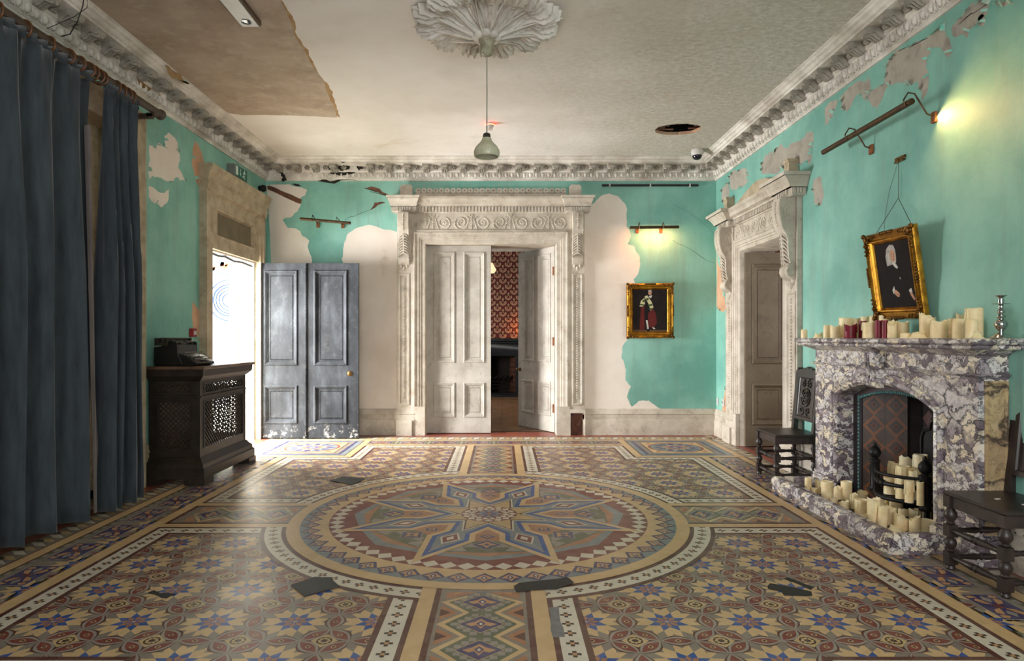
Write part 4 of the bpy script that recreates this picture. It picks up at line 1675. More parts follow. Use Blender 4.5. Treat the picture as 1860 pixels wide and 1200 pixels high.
ZT0, ZT1 = D3Z, 2.95
pan = (D3A + .10, D3B - .12, 2.50, 2.83)
mb.plate(D3A, D3B, ZT0, ZT1, [pan], .05)
mb.face([(D3A, ZT0, .05), (D3B, ZT0, .05), (D3B, ZT0, .0), (D3A, ZT0, .0)])
mb.frame(*pan, [(0, .05), (.01, .06), (.025, .056), (.035, .016), (.045, .014)])
mb.mat = 1
mb.face([(pan[0] + .04, pan[2] + .04, .015), (pan[1] - .04, pan[2] + .04, .015), (pan[1] - .04, pan[3] - .04, .015), (pan[0] + .04, pan[3] - .04, .015)])
mb.build('transom_panel', [WOODBEIGE, M('drab_transom_board', (122, 108, 82), .7, c2=(102, 90, 68), scale=5)], door_3, world=True, smooth=0, merge=False, fixn=False)
# white-painted door lining in the thickness of the wall
mb = MB(lmap)
mb.box(D3B - .02, D3B - .002, 0.004, D3Z - .002, -.32, .003)
mb.box(D3A + .002, D3A + .02, 0.004, D3Z - .002, -.32, .003)
mb.box(D3A + .002, D3B - .002, D3Z - .02, D3Z - .003, -.32, .004)
mb.box(D3B - .05, D3B - .02, 0, D3Z, -.25, -.20)
mb.build('door_lining', PORCHWHITE, door_3, world=True)
GW, GH = 1.36, 2.335
lf = leaf(door_3, (LX + .02, D3B + .03, .015), 0, GW, GH, .045,
          [(.10, .545, .97, 2.24), (.765, 1.21, .97, 2.24), (.10, .545, .19, .70), (.765, 1.21, .19, .70)], GREYDOOR, both=False)
lf['label'] = 'slate-grey four-panelled leaf with paint chipped white along the foot'
mb = MB(lambda u, v, h: (u, -h, v))
mb.lathe([(.010, .0), (.010, GH)], (0, 0, 0), 8)
mb = MB(lambda u, v, h: (u, -h, v))
mb.box(.648, .668, 0, GH, .0, .016)
bead_row(mb, (.658, .01), (.658, GH - .01), .008, .024, .016)
mb.build('centre_bead', GREYDOOR, lf, smooth=0)
mb = MB(lambda u, v, h: (u, -h, v))
mb.lathe([(.034, 0), (.036, .003), (.022, .006), (.014, .012), (.016, .016), (.006, .016)], (1.245, .86, 0), 16)
e = mb.build('escutcheon', BRASS, lf)
e['label'] = 'worn brass keyhole escutcheon'
for z in (.30, 1.12, 2.02):
    mb = MB()
    mb.lathe([(.012, -.07), (.012, .07)], (LX + .012, D3B + .022, z), 8)
    mb.box(LX - .03, LX + .01, D3B + .002, D3B + .024, z - .07, z + .07)
    mb.build('hinge', RUST, door_3, world=True)

# ------------------------------------------------------------------ porch beyond the outside door
mb = MB()
PX0, PX1, PY0, PY1, PZ = -6.0, LX - THL, 5.6, 9.35, 3.0
mb.box(PX0 - .1, PX1, PY0 - .1, PY1 + .1, -.06, -.004)
o = mb.build('floor', PORCHWHITE, world=True)
tag(o, 'pale sunlit porch floor outside the left-hand door', 'floor', kind='structure')
SGX0, SGX1, SGZ0, SGZ1 = -4.30, -3.86, .35, 2.75
mb = MB()
mb.map = lambda u, v, h: (u, PY1 - h, v)
mb.plate(PX0, PX1, 0, PZ, [(SGX0, SGX1, SGZ0, SGZ1)], 0)
o = mb.build('wall_porch', PORCHWHITE, world=True, smooth=0)
tag(o, 'white porch wall with a stained-glass light seen through the outside door', 'wall', kind='structure')
mb = MB()
mb.box(PX0 - .1, PX1, PY0 - .1, PY1 + .1, PZ, PZ + .05)
o = mb.build('ceiling', PORCHWHITE, world=True)
tag(o, 'white porch ceiling', 'ceiling', kind='structure')
mb = MB()
mb.box(PX0, PX1, PY0 - .1, PY0, 0, PZ)
o = mb.build('wall_porch', PORCHWHITE, world=True)
tag(o, 'near white wall of the porch', 'wall', kind='structure')
# stained glass
window_2 = thing('window_2', ((SGX0 + SGX1) / 2, PY1 + .03, SGZ0), 'blue and orange stained-glass light in the bright porch', 'window', kind='structure')
sm = lambda u, v, h: (u, PY1 + .03 - h, v)
mb = MB(sm)
mb.frame(SGX0, SGX1, SGZ0, SGZ1, [(0, .03), (.03, .03), (.03, -.01), (0, -.01), (0, .03)])
mb.build('window_frame', PORCHWHITE, window_2, world=True)
mb = MB(sm)
mb.mat = 0
mb.face([(SGX0, SGZ0, 0), (SGX1, SGZ0, 0), (SGX1, SGZ1, 0), (SGX0, SGZ1, 0)])
rg = random.Random(2)
ccx, ccz = -3.98, 1.90
for k in range(26):
    a = 2 * PI * k / 26
    r0, r1 = .15, .185
    mb.face([(ccx + r0 * math.cos(a), ccz + r0 * math.sin(a), .004), (ccx + r1 * math.cos(a), ccz + r1 * math.sin(a), .004), (ccx + r1 * math.cos(a + .18), ccz + r1 * math.sin(a + .18), .004), (ccx + r0 * math.cos(a + .18), ccz + r0 * math.sin(a + .18), .004)], 2 if k % 3 == 0 else 1)
for k in range(12):
    a, b = rg.uniform(SGX0 + .03, SGX1 - .08), rg.uniform(2.3, 2.6)
    mb.face([(a, b, .004), (a + .06, b + .01, .004), (a + .07, b + .08, .004), (a + .01, b + .06, .004)], 1 + k % 2)
mb.build('pane', [GLASSCLEAR, GLASSBLUE, GLASSORANGE], window_2, world=True, smooth=0, merge=False, fixn=False)
mb = MB(sm)
for r in (.10, .15, .195, .235, .30):
    mb.tube([(ccx + r * math.cos(2 * PI * k / 40), ccz + r * math.sin(2 * PI * k / 40), .008) for k in range(40)], .010 if r != .235 else .013, 5, True)
mb.tube([(SGX0, 2.28, .008), (SGX1, 2.28, .008)], .008, 5)
mb.tube([(SGX0, 1.5, .008), (SGX1, 1.5, .008)], .006, 5)
mb.build('lead_came', LEAD, window_2, world=True)

# ------------------------------------------------------------------ curtained window in the left wall
window_1 = thing('window_1', (LX, (WNA + WNB) / 2, 0), 'tall window hidden behind the long blue curtains, closed with added light-blocking panels', 'window', kind='structure')
mb = MB(lmap)
arch3(mb, (WNA + WNB) / 2, (WNB - WNA) / 2, WNZ - .06, [(0, -.3), (0, .03), (.02, .05), (.07, .052), (.08, .07), (.13, .072), (.14, .058), (.17, .06), (.19, .075), (.215, .07), (.215, 0)])
mb.build('window_frame', WOODBEIGE, window_1, world=True)
for k in range(4):
    a = WNA + (WNB - WNA) * k / 4
    b = WNA + (WNB - WNA) * (k + 1) / 4 - .006
    mb = MB(lmap)
    mb.box(a, b, .06, WNZ, -.22, -.18)  # panel added to keep daylight from leaking past the curtains
    mb.frame(a + .1, b - .1, .2, 1.5, [(0, -.18), (.01, -.165), (.03, -.18), (.04, -.19)])
    mb.frame(a + .1, b - .1, 1.7, WNZ - .15, [(0, -.18), (.01, -.165), (.03, -.18), (.04, -.19)])
    mb.build('light_blocker', WOODBEIGE, window_1, world=True)
mb = MB(lmap)
mb.box(WNA, WNB, 0.0, .06, -.33, .06)
mb.build('window_sill', WOODBEIGE, window_1, world=True)

# tall sash windows behind the camera
for k, (a, b) in enumerate(((-1.6, -.2), (.6, 2.0))):
    w = thing('window_%d' % (3 + k), ((a + b) / 2, NEARY - .1, .5), 'tall sash window behind the viewer, %s of the pair' % ('nearer the curtains' if k == 0 else 'nearer the fireplace'), 'window', kind='structure')
    mb = MB()
    for (x0, x1, z0, z1) in ((a, a + .06, .5, 3.2), (b - .06, b, .5, 3.2), (a, b, .5, .57), (a, b, 3.13, 3.2), (a, b, 1.83, 1.88), ((a + b) / 2 - .015, (a + b) / 2 + .015, .5, 3.2)):
        mb.box(x0, x1, NEARY - .14, NEARY - .09, z0, z1)
    mb.build('window_frame', WOODWHITE, w, world=True)

# ------------------------------------------------------------------ the room beyond the double doors
BY, BX0, BX1, BZ = 15.5, -2.6, 3.2, 3.75
mb = MB()
mb.box(BX0, BX1, FARY + TH - .02, BY, -.06, .004)
for k in range(30):
    x = BX0 + k * .2
    mb.box(x + .003, x + .197, FARY + .32, BY, .004, .008)
o = mb.build('floor', BOARDS, world=True, smooth=0)
tag(o, 'worn brown floorboards of the room beyond the double doors', 'floor', kind='structure')
mb = MB()
mb.map = lambda u, v, h: (u, BY - h, v)
mb.face([(BX0, 0, 0), (BX1, 0, 0), (BX1, BZ, 0), (BX0, BZ, 0)], 0)
for i in range(-10, 12):
    for j in range(0, 26):
        cx, cz = .02 + i * .265 + (.1325 if j % 2 else 0), 1.42 + j * .1325
        if cz > 3.42 or not (-1.2 < cx < 1.6):
            continue
        og = [(0, .112), (.03, .07), (.075, .04), (.10, -.008), (.09, -.05), (.055, -.078), (.02, -.09), (0, -.105)]
        og = og + [(-x, y) for x, y in reversed(og[1:-1])]
        mb.face([(cx + x * .88, cz + y * .90, .001) for x, y in og], 1)
        mb.face([(cx + x * .60, cz + y * .58 - .006, .002) for x, y in og], 0)
        mb.face([(cx + x * .48, cz + y * .46 - .008, .003) for x, y in og], 1)
        mb.face([(cx + .030 * math.cos(a * PI / 5), cz - .012 + .030 * math.sin(a * PI / 5), .004) for a in range(10)], 0)
        for s in (-1, 1):
            mb.face([(cx + s * .066, cz - .10, .001), (cx + s * .10, cz - .075, .001), (cx + s * .1325, cz - .11, .001), (cx + s * .10, cz - .135, .001)], 1)
mb.face([(BX0, 3.43, .006), (BX1, 3.43, .006), (BX1, BZ, .006), (BX0, BZ, .006)], 2)
o = mb.build('wall_beyond', [MAROONPAPER, CREAMPAPER, CORNICE], smooth=0, merge=False, fixn=False)
tag(o, 'maroon and cream damask papered wall beyond the double doors', 'wall', kind='structure')
mb = MB()
mb.box(BX0 - .1, BX0, FARY + TH, BY, 0, BZ)
mb.box(BX1, BX1 + .1, FARY + TH, BY, 0, BZ)
o = mb.build('wall_beyond', MAROONPAPER, world=True, smooth=0)
tag(o, 'plain maroon side walls of the room beyond the double doors', 'wall', kind='structure')
mb = MB()
mb.box(BX0, BX1, FARY + TH, BY, BZ, BZ + .05)
o = mb.build('ceiling', CORNICE, world=True)
tag(o, 'ceiling of the room beyond the double doors', 'ceiling', kind='structure')
# its fireplace
fb = thing('fireplace', (0.45, BY - .12, 0), 'black slate fireplace below the damask wallpaper in the far room', 'fireplace')
mb = MB()
mb.box(-.75, 1.65, BY - .42, BY, 1.27, 1.34)
mb.box(-.68, 1.58, BY - .34, BY, 1.21, 1.27)
mb.build('mantel_shelf', SLATEFIRE, fb, world=True, bevel=.01)
mb = MB()
mb.box(-.6, 1.5, BY - .28, BY, .92, 1.21)
mb.box(-.6, -.26, BY - .28, BY, 0.008, .92)
mb.box(.32, 1.5, BY - .28, BY, .008, .92)
mb.box(.34, .62, BY - .32, BY - .28, .02, .92)
mb.sweep([(0, 0), (0, 0)], 0, 0) if False else None
mb.build('surround', SLATEFIRE, fb, world=True, bevel=.008)
mb = MB()
mb.box(-.26, .32, BY - .03, BY, .008, .92)
mb.prism([(.32, BY - .27), (.32, BY - .02), (.18, BY - .02)], 2, .01, .92)
mb.build('firebox', SOOT, fb, world=True)
mb = MB()
for k in range(5):
    for j in range(7):
        mb.face([(.318 - .028 * k - .002, BY - .268 + .05 * k + .002, .06 + .12 * j), (.318 - .028 * k - .024, BY - .268 + .05 * k + .044, .06 + .12 * j), (.318 - .028 * k - .024, BY - .268 + .05 * k + .044, .16 + .12 * j), (.318 - .028 * k - .002, BY - .268 + .05 * k + .002, .16 + .12 * j)])
mb.build('cheek_tiles', M('dim_brown_cheek_tile', (96, 58, 44), .5), fb, world=True, smooth=0, merge=False, fixn=False)
mb = MB()
for z in (.16, .24, .32):
    mb.tube([(-.24, BY - .3, z), (.0, BY - .36, z), (.2, BY - .3, z)], .012, 6)
for x in (-.2, -.08, .04, .16):
    mb.tube([(x, BY - .2, .36), (x + .1, BY - .14, .44)], .03, 6)
mb.build('grate', IRON, fb, world=True)
hb = MB()
hb.box(-.75, 1.65, BY - .95, BY - .30, .008, .06)
hb.build('hearth_slab', SLATEFIRE, fb, world=True)
# glowing lamp on that mantel, and the pendant
lp_ = thing('table_lamp', (.46, BY - .2, 1.34), 'small glowing orange lamp on the black mantel in the far room', 'lamp')
mb = MB()
mb.lathe([(.05, 0), (.055, .012), (.018, .03), (.014, .1), (.02, .12)], (0, 0, 0), 12)
mb.build('base', BRASS, lp_)
mb = MB()
mb.lathe([(.02, .12), (.055, .17), (.06, .22), (.03, .30), (.022, .31)], (0, 0, 0), 14)
mb.build('lamp_shade', FLAMEGLOW, lp_)
d = bpy.data.lights.new('table_lamp_light', 'POINT')
d.energy, d.color, d.shadow_soft_size = 3, (1, .48, .16), .05
o = bpy.data.objects.new('table_lamp_light', d)
COL.objects.link(o)
o.location = (.46, BY - .33, 1.58)
pn = thing('pendant_lamp', (-.195, 11.9, 2.62), 'small glass pendant hanging in the room beyond the double doors', 'lamp')
mb = MB()
mb.tube([(0, 0, .12), (0, 0, BZ - 2.62)], .006, 6)
mb.build('cord', CORDM, pn)
mb = MB()
mb.lathe([(.02, .12), (.03, .10), (.05, .06), (.085, .0), (.088, -.02), (.05, -.07)], (0, 0, 0), 14)
mb.build('lamp_shade', emit('dim_pendant_glow', (255, 226, 180), 1.0), pn)
area('far_room_fill', (-2.3, 12.6, 1.9), (1.2, 13.2, 1.2), 1.6, 2.2, 85, (1.0, .96, .9))  # area light added to brighten the far room, which has no window

# room beyond the right-hand door
mb = MB()
mb.map = lambda u, v, h: (u, v, h)
mb.box(RX + TH, 5.6, 5.9, 9.2, -.06, .003)
o = mb.build('floor', BOARDS, world=True)
tag(o, 'dim floor of the passage beyond the right-hand door', 'floor', kind='structure')
mb = MB()
mb.box(RX + TH, 5.6, 9.0, 9.1, 0, 3.4)
mb.box(5.6, 5.7, 5.7, 9.1, 0, 3.4)
mb.box(RX + TH, 5.6, 5.7, 5.8, 0, 3.4)
o = mb.build('wall_passage', M('dim_red_brown_wall', (110, 56, 44), .8, c2=(90, 44, 36)), world=True, smooth=0)
tag(o, 'dim red-brown walls of the passage beyond the right-hand door', 'wall', kind='structure')
mb = MB()
mb.box(RX + TH, 5.6, 5.7, 9.1, 3.4, 3.45)
o = mb.build('ceiling', CORNICE, world=True)
tag(o, 'ceiling of the passage beyond the right-hand door', 'ceiling', kind='structure')
area('passage_fill', (4.9, 6.2, 1.9), (3.5, 8.0, 1.3), 1.0, 1.6, 45, (1.0, .95, .88))  # fill light added to lift the open brown leaf, no window here

# ------------------------------------------------------------------ curtains, pole and rings
PXL, PZL = -3.02, 3.325
pole = thing('curtain_pole', (PXL, 4.1, PZL), 'thick dark wooden curtain pole under the left-hand cornice', 'curtain pole')
mb = MB()
mb.tube([(PXL, 2.0, PZL), (PXL, 5.66, PZL)], .032, 14)
mb.build('pole', POLEWOOD, pole, world=True)
mb = MB()
mb.lathe([(.03, 0), (.045, .012), (.048, .03), (.03, .045), (.01, .05)], (PXL, 5.655, PZL), 14, ax=1)
mb.build('finial', POLEWOOD, pole, world=True)
for y in (2.2, 5.56):
    mb = MB()
    mb.box(LX + .003, LX + .03, y - .04, y + .04, PZL - .12, PZL + .02)
    mb.box(LX + .03, PXL, y - .018, y + .018, PZL - .075, PZL - .035)
    mb.box(PXL - .05, PXL + .02, y - .018, y + .018, PZL - .06, PZL - .03)
    mb.build('bracket', POLEWOOD, pole, world=True)
ring_mb = MB()
ring_mb.tube([(.052 * math.cos(2 * PI * k / 20), 0, .052 * math.sin(2 * PI * k / 20)) for k in range(20)], .0085, 7, True)
ring_ys = [2.35, 2.65, 2.95, 3.25, 3.55, 3.83, 4.06, 4.28, 4.46, 4.58, 4.68, 4.74, 4.79, 4.83, 5.02, 5.09, 5.15, 5.21]
r0 = None
for k, y in enumerate(ring_ys):
    if r0 is None:
        r = ring_mb.build('curtain_ring', RINGWOOD, smooth=60)
        r0 = r
    else:
        r = r0.copy()
        COL.objects.link(r)
    r.location = (PXL, y, PZL - .018)
    r.rotation_euler = (0, 0, random.uniform(-.25, .25))
    near = 'long curtain nearer the viewer' if y < 4.76 else 'narrow curtain by the cabinet'
    tag(r, 'varnished wooden ring on the curtain pole above the ' + near, 'curtain ring', 'rings of the ' + near)


def curtain(y0, y1, nf, seed, label, hem, gather):
    rnd = random.Random(seed)
    root = thing('curtain', (PXL, (y0 + y1) / 2, hem), label, 'curtain')
    ny, nz = nf * 12, 26
    mb = MB()
    top = PZL - .085
    ph = [rnd.uniform(-.5, .5) for _ in range(nf + 2)]
    am = [rnd.uniform(.65, 1.25) for _ in range(nf + 2)]
    i = 0
    for j in range(nz + 1):
        t = j / nz
        z = top + (hem - top) * t
        for k in range(ny + 1):
            s = k / ny
            f = s * nf
            q = int(f)
            ww = am[q] * (1 - (f - q)) + am[min(q + 1, nf)] * (f - q)
            pp = ph[q] * (1 - (f - q)) + ph[min(q + 1, nf)] * (f - q)
            amp = (.028 + .062 * min(1, t * 2.2)) * ww
            # heading: tight pleats that relax into deep folds
            head = .022 * math.sin(2 * PI * f * 3 + 1) * max(0, 1 - t * 9)
            wv = math.sin(2 * PI * f + pp + .5 * t * math.sin(3 * s + seed))
            x = PXL + .01 + amp * (1.3 * (abs(wv) ** .7) * (1 if wv > 0 else -1) * .8) + head + .012 * math.sin(17 * s + 5 * t)
            y = y0 + (y1 - y0) * s + .03 * math.cos(2 * PI * f + pp) * min(1, t * 2) + gather * t * (s - .5)
            zz = z + (.012 * math.sin(9 * s + seed) + (.012 if q % 2 else 0)) * t
            mb.v.append((x, y, zz))
    for j in range(nz):
        for k in range(ny):
            a = j * (ny + 1) + k
            mb.idx([a, a + 1, a + ny + 2, a + ny + 1])
    o = mb.build('drape', VELVET, root, world=True, smooth=80, merge=False)
    md = o.modifiers.new('thickness', 'SOLIDIFY')
    md.thickness = .006
    # heading tape
    mb = MB()
    n = ny // 2
    for j in range(2):
        for k in range(n + 1):
            s = k / n
            mb.v.append((PXL + .014 + .02 * math.sin(2 * PI * s * nf * 3 + 1), y0 + (y1 - y0) * s, top + .062 - j * .075))
    for k in range(n):
        mb.idx([k, k + 1, k + n + 2, k + n + 1])
    h = mb.build('heading', VELVET, root, world=True, smooth=80, merge=False)
    md = h.modifiers.new('thickness', 'SOLIDIFY')
    md.thickness = .008
    return root


c1_ = curtain(2.10, 4.70, 9, 3, 'wide slate-blue velvet curtain at the left edge, frayed hem just off the floor', .075, .05)
c2_ = curtain(4.85, 5.29, 4, 8, 'narrow slate-blue curtain bunched beside the window frame', .04, .10)
mb = MB()
for j in range(21):
    t = j / 20
    z = 2.9 + (.07 - 2.9) * t
    for k in range(9):
        s = k / 8
        mb.v.append((PXL - .02 + .04 * math.sin(s * 5 + t) + .02 * t, 4.67 + .16 * s * (0.25 + .75 * t) + .03 * t, z))
for j in range(20):
    for k in range(8):
        a = j * 9 + k
        mb.idx([a, a + 1, a + 10, a + 9])
lo = mb.build('lining', LINING, c1_, world=True, smooth=80, merge=False)
lo['label'] = 'faded pinkish lining turned out at the edge'

# loose wires dangling over the cornice
mb = MB()
P0 = [lp(153, -5, .34), lp(150, 12, .33), lp(140, 40, .28), lp(127, 62, .16), lp(112, 66, .07)]
hs = [.34, .33, .28, .16, .07]
mb.map = lmap
mb.tube([(p[0], p[1], h) for p, h in zip(P0, hs)], .004, 5)
P1 = [lp(160, -5, .34), lp(158, 14, .33), lp(130, 30, .26), lp(108, 42, .16), lp(88, 52, .08)]
mb.tube([(p[0], p[1], h) for p, h in zip(P1, hs)], .0025, 5)
o = mb.build('loose_cable', BLACKCABLE, world=True)
tag(o, 'thin dark loose cable trailing over the cornice above the curtains', 'cable')

mb = MB(lmap)
mb.tube([(D3A + .02, D3Z - .03, -.02), (D3A + .3, D3Z - .05, -.02), (D3A + .5, D3Z - .035, -.02), (D3A + .75, D3Z - .06, -.02), (D3A + 1.0, D3Z - .045, -.02), (D3B - .04, D3Z - .06, -.02)], .016, 6)
o = mb.build('draught_strip', BLACKCABLE, world=True)
tag(o, 'black strip sagging under the head of the bright outside doorway', 'draught strip')

# ------------------------------------------------------------------ radiator cabinet with open lattice
CX0, CX1, CY0, CY1 = LX + .03, -2.80, 5.95, 7.0
cab = thing('radiator_cabinet', ((CX0 + CX1) / 2, (CY0 + CY1) / 2, 0), 'blackened wooden radiator cabinet with lattice panels and worn top below the typewriter', 'cabinet')
mb = MB()
mb.box(CX0, CX1 + .075, CY0 - .075, CY1 + .075, 1.062, 1.09)
mb.build('top', TOPWOOD, cab, world=True, bevel=.004)


def ring_tier(mb, e0, e1, z0, z1):
    """hollow moulded tier round the cabinet's two ends and front (e = projection)"""
    for (A, B) in ((0, 1),):
        f = [(CX0, CY0 - e0), (CX1 + e0, CY0 - e0), (CX1 + e0, CY1 + e0), (CX0, CY1 + e0)]
        g = [(CX0, CY0 - e1), (CX1 + e1, CY0 - e1), (CX1 + e1, CY1 + e1), (CX0, CY1 + e1)]
        for k in range(3):
            mb.face([f[k] + (z0,), f[k + 1] + (z0,), g[k + 1] + (z1,), g[k] + (z1,)])


mb = MB()
for e0, e1, z0, z1 in ((.055, .06, 1.0, 1.062), (.02, .055, .965, 1.0), (.0, .02, .95, .965)):
    ring_tier(mb, e0, e1, z0, z1)
mb.build('cornice', BLACKWOOD, cab, world=True, merge=True)
mb = MB()
for e0, e1, z0, z1 in ((.075, .075, .06, .14), (.075, .06, .14, .155), (.06, .055, .155, .19), (.055, .03, .19, .215), (.03, .018, .215, .235), (.018, .0, .235, .25)):
    ring_tier(mb, e0, e1, z0, z1)
mb.build('plinth', BLACKWOOD, cab, world=True)
for (x0, x1, y0, y1) in ((CX1 - .10, CX1 + .085, CY0 - .085, CY0 + .10), (CX1 - .10, CX1 + .085, CY1 - .10, CY1 + .085), (CX0, CX0 + .12, CY0 - .085, CY0 + .10), (CX0, CX0 + .12, CY1 - .10, CY1 + .085)):
    mb = MB()
    mb.box(x0, x1, y0, y1, .0035, .06)
    mb.build('foot', BLACKWOOD, cab, world=True)
mb = MB()
mb.box(CX0, CX0 + .012, CY0 + .02, CY1 - .02, .07, .95)
mb.build('back_board', TOPWOOD, cab, world=True)
fmaps = {'front': (lambda u, v, h: (CX1 + h, u, v), CY0, CY1), 'near_end': (lambda u, v, h: (u, CY0 - h, v), CX0, CX1), 'far_end': (lambda u, v, h: (u, CY1 + h, v), CX0, CX1)}
for nm, (fm, a, b) in fmaps.items():
    mb = MB(fm)
    sd = .085
    holes = [(a + sd, b - sd, .33, .755), (a + sd, b - sd, .84, .915)]
    mb.plate(a, b, .25, .95, holes, 0)
    mb.plate(a, b, .25, .95, holes, -.022)
    for (p, q, r, s) in holes:
        mb.frame(p - .012, q + .012, r - .012, s + .012, [(0, .0), (.002, .010), (.012, .010), (.012, -.022)])
    mb.sweep([(0, .795), (.014, .80), (.014, .812), (0, .818)], a, b)
    pn_ = mb.build('%s_panel' % ('front' if nm == 'front' else 'end'), BLACKWOOD, cab, world=True, smooth=0, merge=False, fixn=False)
    for (p, q, r, s) in holes:
        mb = MB(fm)
        st = .046
        W_, H_ = q - p, s - r
        for sg in (-1, 1):
            k = -int(H_ / st) - 1
            while k * st < W_ + H_:
                c = k * st
                # line u = c +/- v clipped to the hole
                if sg > 0:
                    v0, v1 = max(0, -c), min(H_, W_ - c)
                    pts = [(c + v0, v0), (c + v1, v1)]
                else:
                    v0, v1 = max(0, c - W_), min(H_, c)
                    pts = [(c - v0, v0), (c - v1, v1)]
                if v1 - v0 > .004:
                    (ua, va), (ub, vb) = pts
                    w = .0048
                    nx, ny = (-.707 * w, .707 * w) if sg > 0 else (.707 * w, .707 * w)
                    for hh in ((-.014, -.008) if sg > 0 else (-.008, -.002)),:
                        q8 = [(p + ua - nx, r + va - ny), (p + ub - nx, r + vb - ny), (p + ub + nx, r + vb + ny), (p + ua + nx, r + va + ny)]
                        mb.prism(q8, 2, hh[0], hh[1])
                k += 1
        # small quatrefoil knots at the crossings
        nu, nv = int(W_ / st), int(H_ / st)
        for i in range(nu + 1):
            for j in range(nv + 1):
                for (du, dv) in ((0, 0), (st / 2, st / 2)):
                    u, v = i * st + du, j * st + dv
                    if .008 < u < W_ - .008 and .008 < v < H_ - .008:
                        mb.prism([(p + u + .0085 * math.cos(PI / 4 * t), r + v + .0085 * math.sin(PI / 4 * t)) for t in range(8)], 2, -.013, -.001)
        mb.build('lattice', BLACKWOOD, pn_, world=True, smooth=0, merge=False, fixn=False)
for (y0, y1) in ((CY0 - .004, CY0 + .03), (CY1 - .03, CY1 + .004)):
    mb = MB()
    mb.box(CX1 - .03, CX1 + .004, y0, y1, .25, .95)
    mb.build('corner_post', BLACKWOOD, cab, world=True)

# ------------------------------------------------------------------ typewriter (keyboard towards the room)
tw = thing('typewriter', (-3.03, 6.10, 1.0905), 'old black typewriter on the cabinet top, keyboard towards the room', 'typewriter', rot=(0, 0, math.radians(-8)))
tw.scale = (1, 1, 1.16)
mb = MB()
# side-view outline (x towards keys, z up) extruded along y
out = [(-.19, .0), (.20, .0), (.235, .018), (.235, .03), (.12, .085), (.055, .10), (.045, .165), (.02, .185), (-.05, .185), (-.06, .13), (-.19, .12)]
mb.prism([(x, z) for x, z in out], 1, -.145, .145)
mb.build('body', TYPEBLACK, tw, bevel=.006)
for s in (-1, 1):
    mb = MB()
    mb.prism([(-.19, .012), (.10, .012), (.05, .10), (.045, .19), (-.02, .205), (-.12, .16), (-.19, .15)], 1, s * .147 - .006, s * .147 + .006)
    mb.build('side_plate', TYPEBLACK, tw, bevel=.003)
mb = MB()
mb.lathe([(.022, -.20), (.024, -.17), (.024, .17), (.022, .20)], (-.09, 0, .205), 18, ax=1)
mb.build('platen', M('platen_rubber', (74, 66, 58), .7), tw)
for s in (-1, 1):
    mb = MB()
    mb.lathe([(.006, -.02), (.006, .0), (.02, .004), (.022, .02), (.016, .028)], (-.09, s * .205, .205), 14, ax=1)
    mb.build('platen_knob', TYPEBLACK, tw)
mb = MB()
mb.box(-.155, -.05, -.175, .175, .165, .178)
mb.box(-.15, -.125, -.17, .17, .178, .225)
mb.tube([(-.05, -.16, .22), (-.05, .16, .22)], .006, 6)
mb.tube([(-.06, -.2, .19), (-.01, -.23, .215), (.03, -.235, .22)], .005, 6)
mb.box(-.16, -.03, -.185, -.172, .165, .225)
mb.box(-.16, -.03, .172, .185, .165, .225)
mb.build('carriage', TYPEMETAL, tw)
for s in (-1, 1):
    mb = MB()
    mb.lathe([(.04, 0), (.043, .006), (.043, .014), (.03, .02), (.008, .021)], (-.0, s * .085, .185), 18)
    mb.build('ribbon_spool', TYPEMETAL, tw)
mb = MB()
for k in range(15):
    a = -1.2 + 2.4 * k / 14
    mb.tube([(.045, .045 * math.sin(a), .14), (.01, .07 * math.sin(a), .185 + .012 * math.cos(a))], .003, 5)
mb.build('type_basket', TYPEMETAL, tw)
mb = MB()
for r in range(4):
    for k in range(10):
        x, y = .115 + .028 * r, -.118 + .0255 * k + .006 * r
        z = .108 - .017 * r
        mb.lathe([(.0095, 0), (.0105, .003), (.009, .006)], (x, y, z), 9)
        mb.tube([(x, y, z), (x - .03, y, z - .03)], .0022, 4)
mb.box(.215, .232, -.07, .07, .05, .058)
mb.build('keyboard', KEYTOP, tw)

# ------------------------------------------------------------------ left wall bits
y, z = lp(350, 604, .02)
o = MB()
cpnt = thing('fire_call_point', (LX, y, z - .045), 'small red fire alarm call point on the left-hand wall above the cabinet', 'alarm')
mb = MB(lmap)
mb.box(y - .045, y + .045, z - .045, z + .045, .001, .045)
mb.build('housing', REDPLASTIC, cpnt, world=True, bevel=.006)
mb = MB(lmap)
mb.box(y - .026, y + .026, z - .022, z + .018, .045, .049)
mb.build('glass_front', WHITEPLASTIC, cpnt, world=True)
# exit sign: case proud of the wall, face towards the room
sy0, sy1, sz0, sz1 = 7.70, 8.06, 3.295, 3.445
ex = thing('exit_sign', (LX, (sy0 + sy1) / 2, sz0), 'green running-man exit sign fixed above the outside door', 'sign')
mb = MB(lmap)
mb.box(sy0, sy1, sz0, sz1, .002, .10)
mb.build('case', GREYMETAL, ex, world=True, bevel=.006)
mb = MB(lmap)
mb.box(sy0 + .012, sy1 - .012, sz0 + .012, sz1 - .012, .10, .104)
face_ = mb.build('sign_face', GREENSIGN, ex, world=True)
KX, KZ = (sy1 - sy0) / .6, (sz1 - sz0) / .21
smap = lambda u, v, h: (LX + h, sy0 + u * KX, sz0 + v * KZ)
H0, H1 = .1042, .1058
mb = MB(smap)
mb.prism([(.03, .035), (.13, .035), (.13, .18), (.03, .18)], 2, H0, H1)
mb.build('doorway_symbol', SIGNWHITE, face_, world=True, smooth=0)
mb = MB(smap)
ac = .25
mb.prism([(ac - .009, .165), (ac + .009, .165), (ac + .009, .09), (ac + .032, .09), (ac, .04), (ac - .032, .09), (ac - .009, .09)], 2, H0, H1)
mb.build('arrow_symbol', SIGNWHITE, face_, world=True, smooth=0)
mb = MB(smap)
mx, k6 = .43, 0
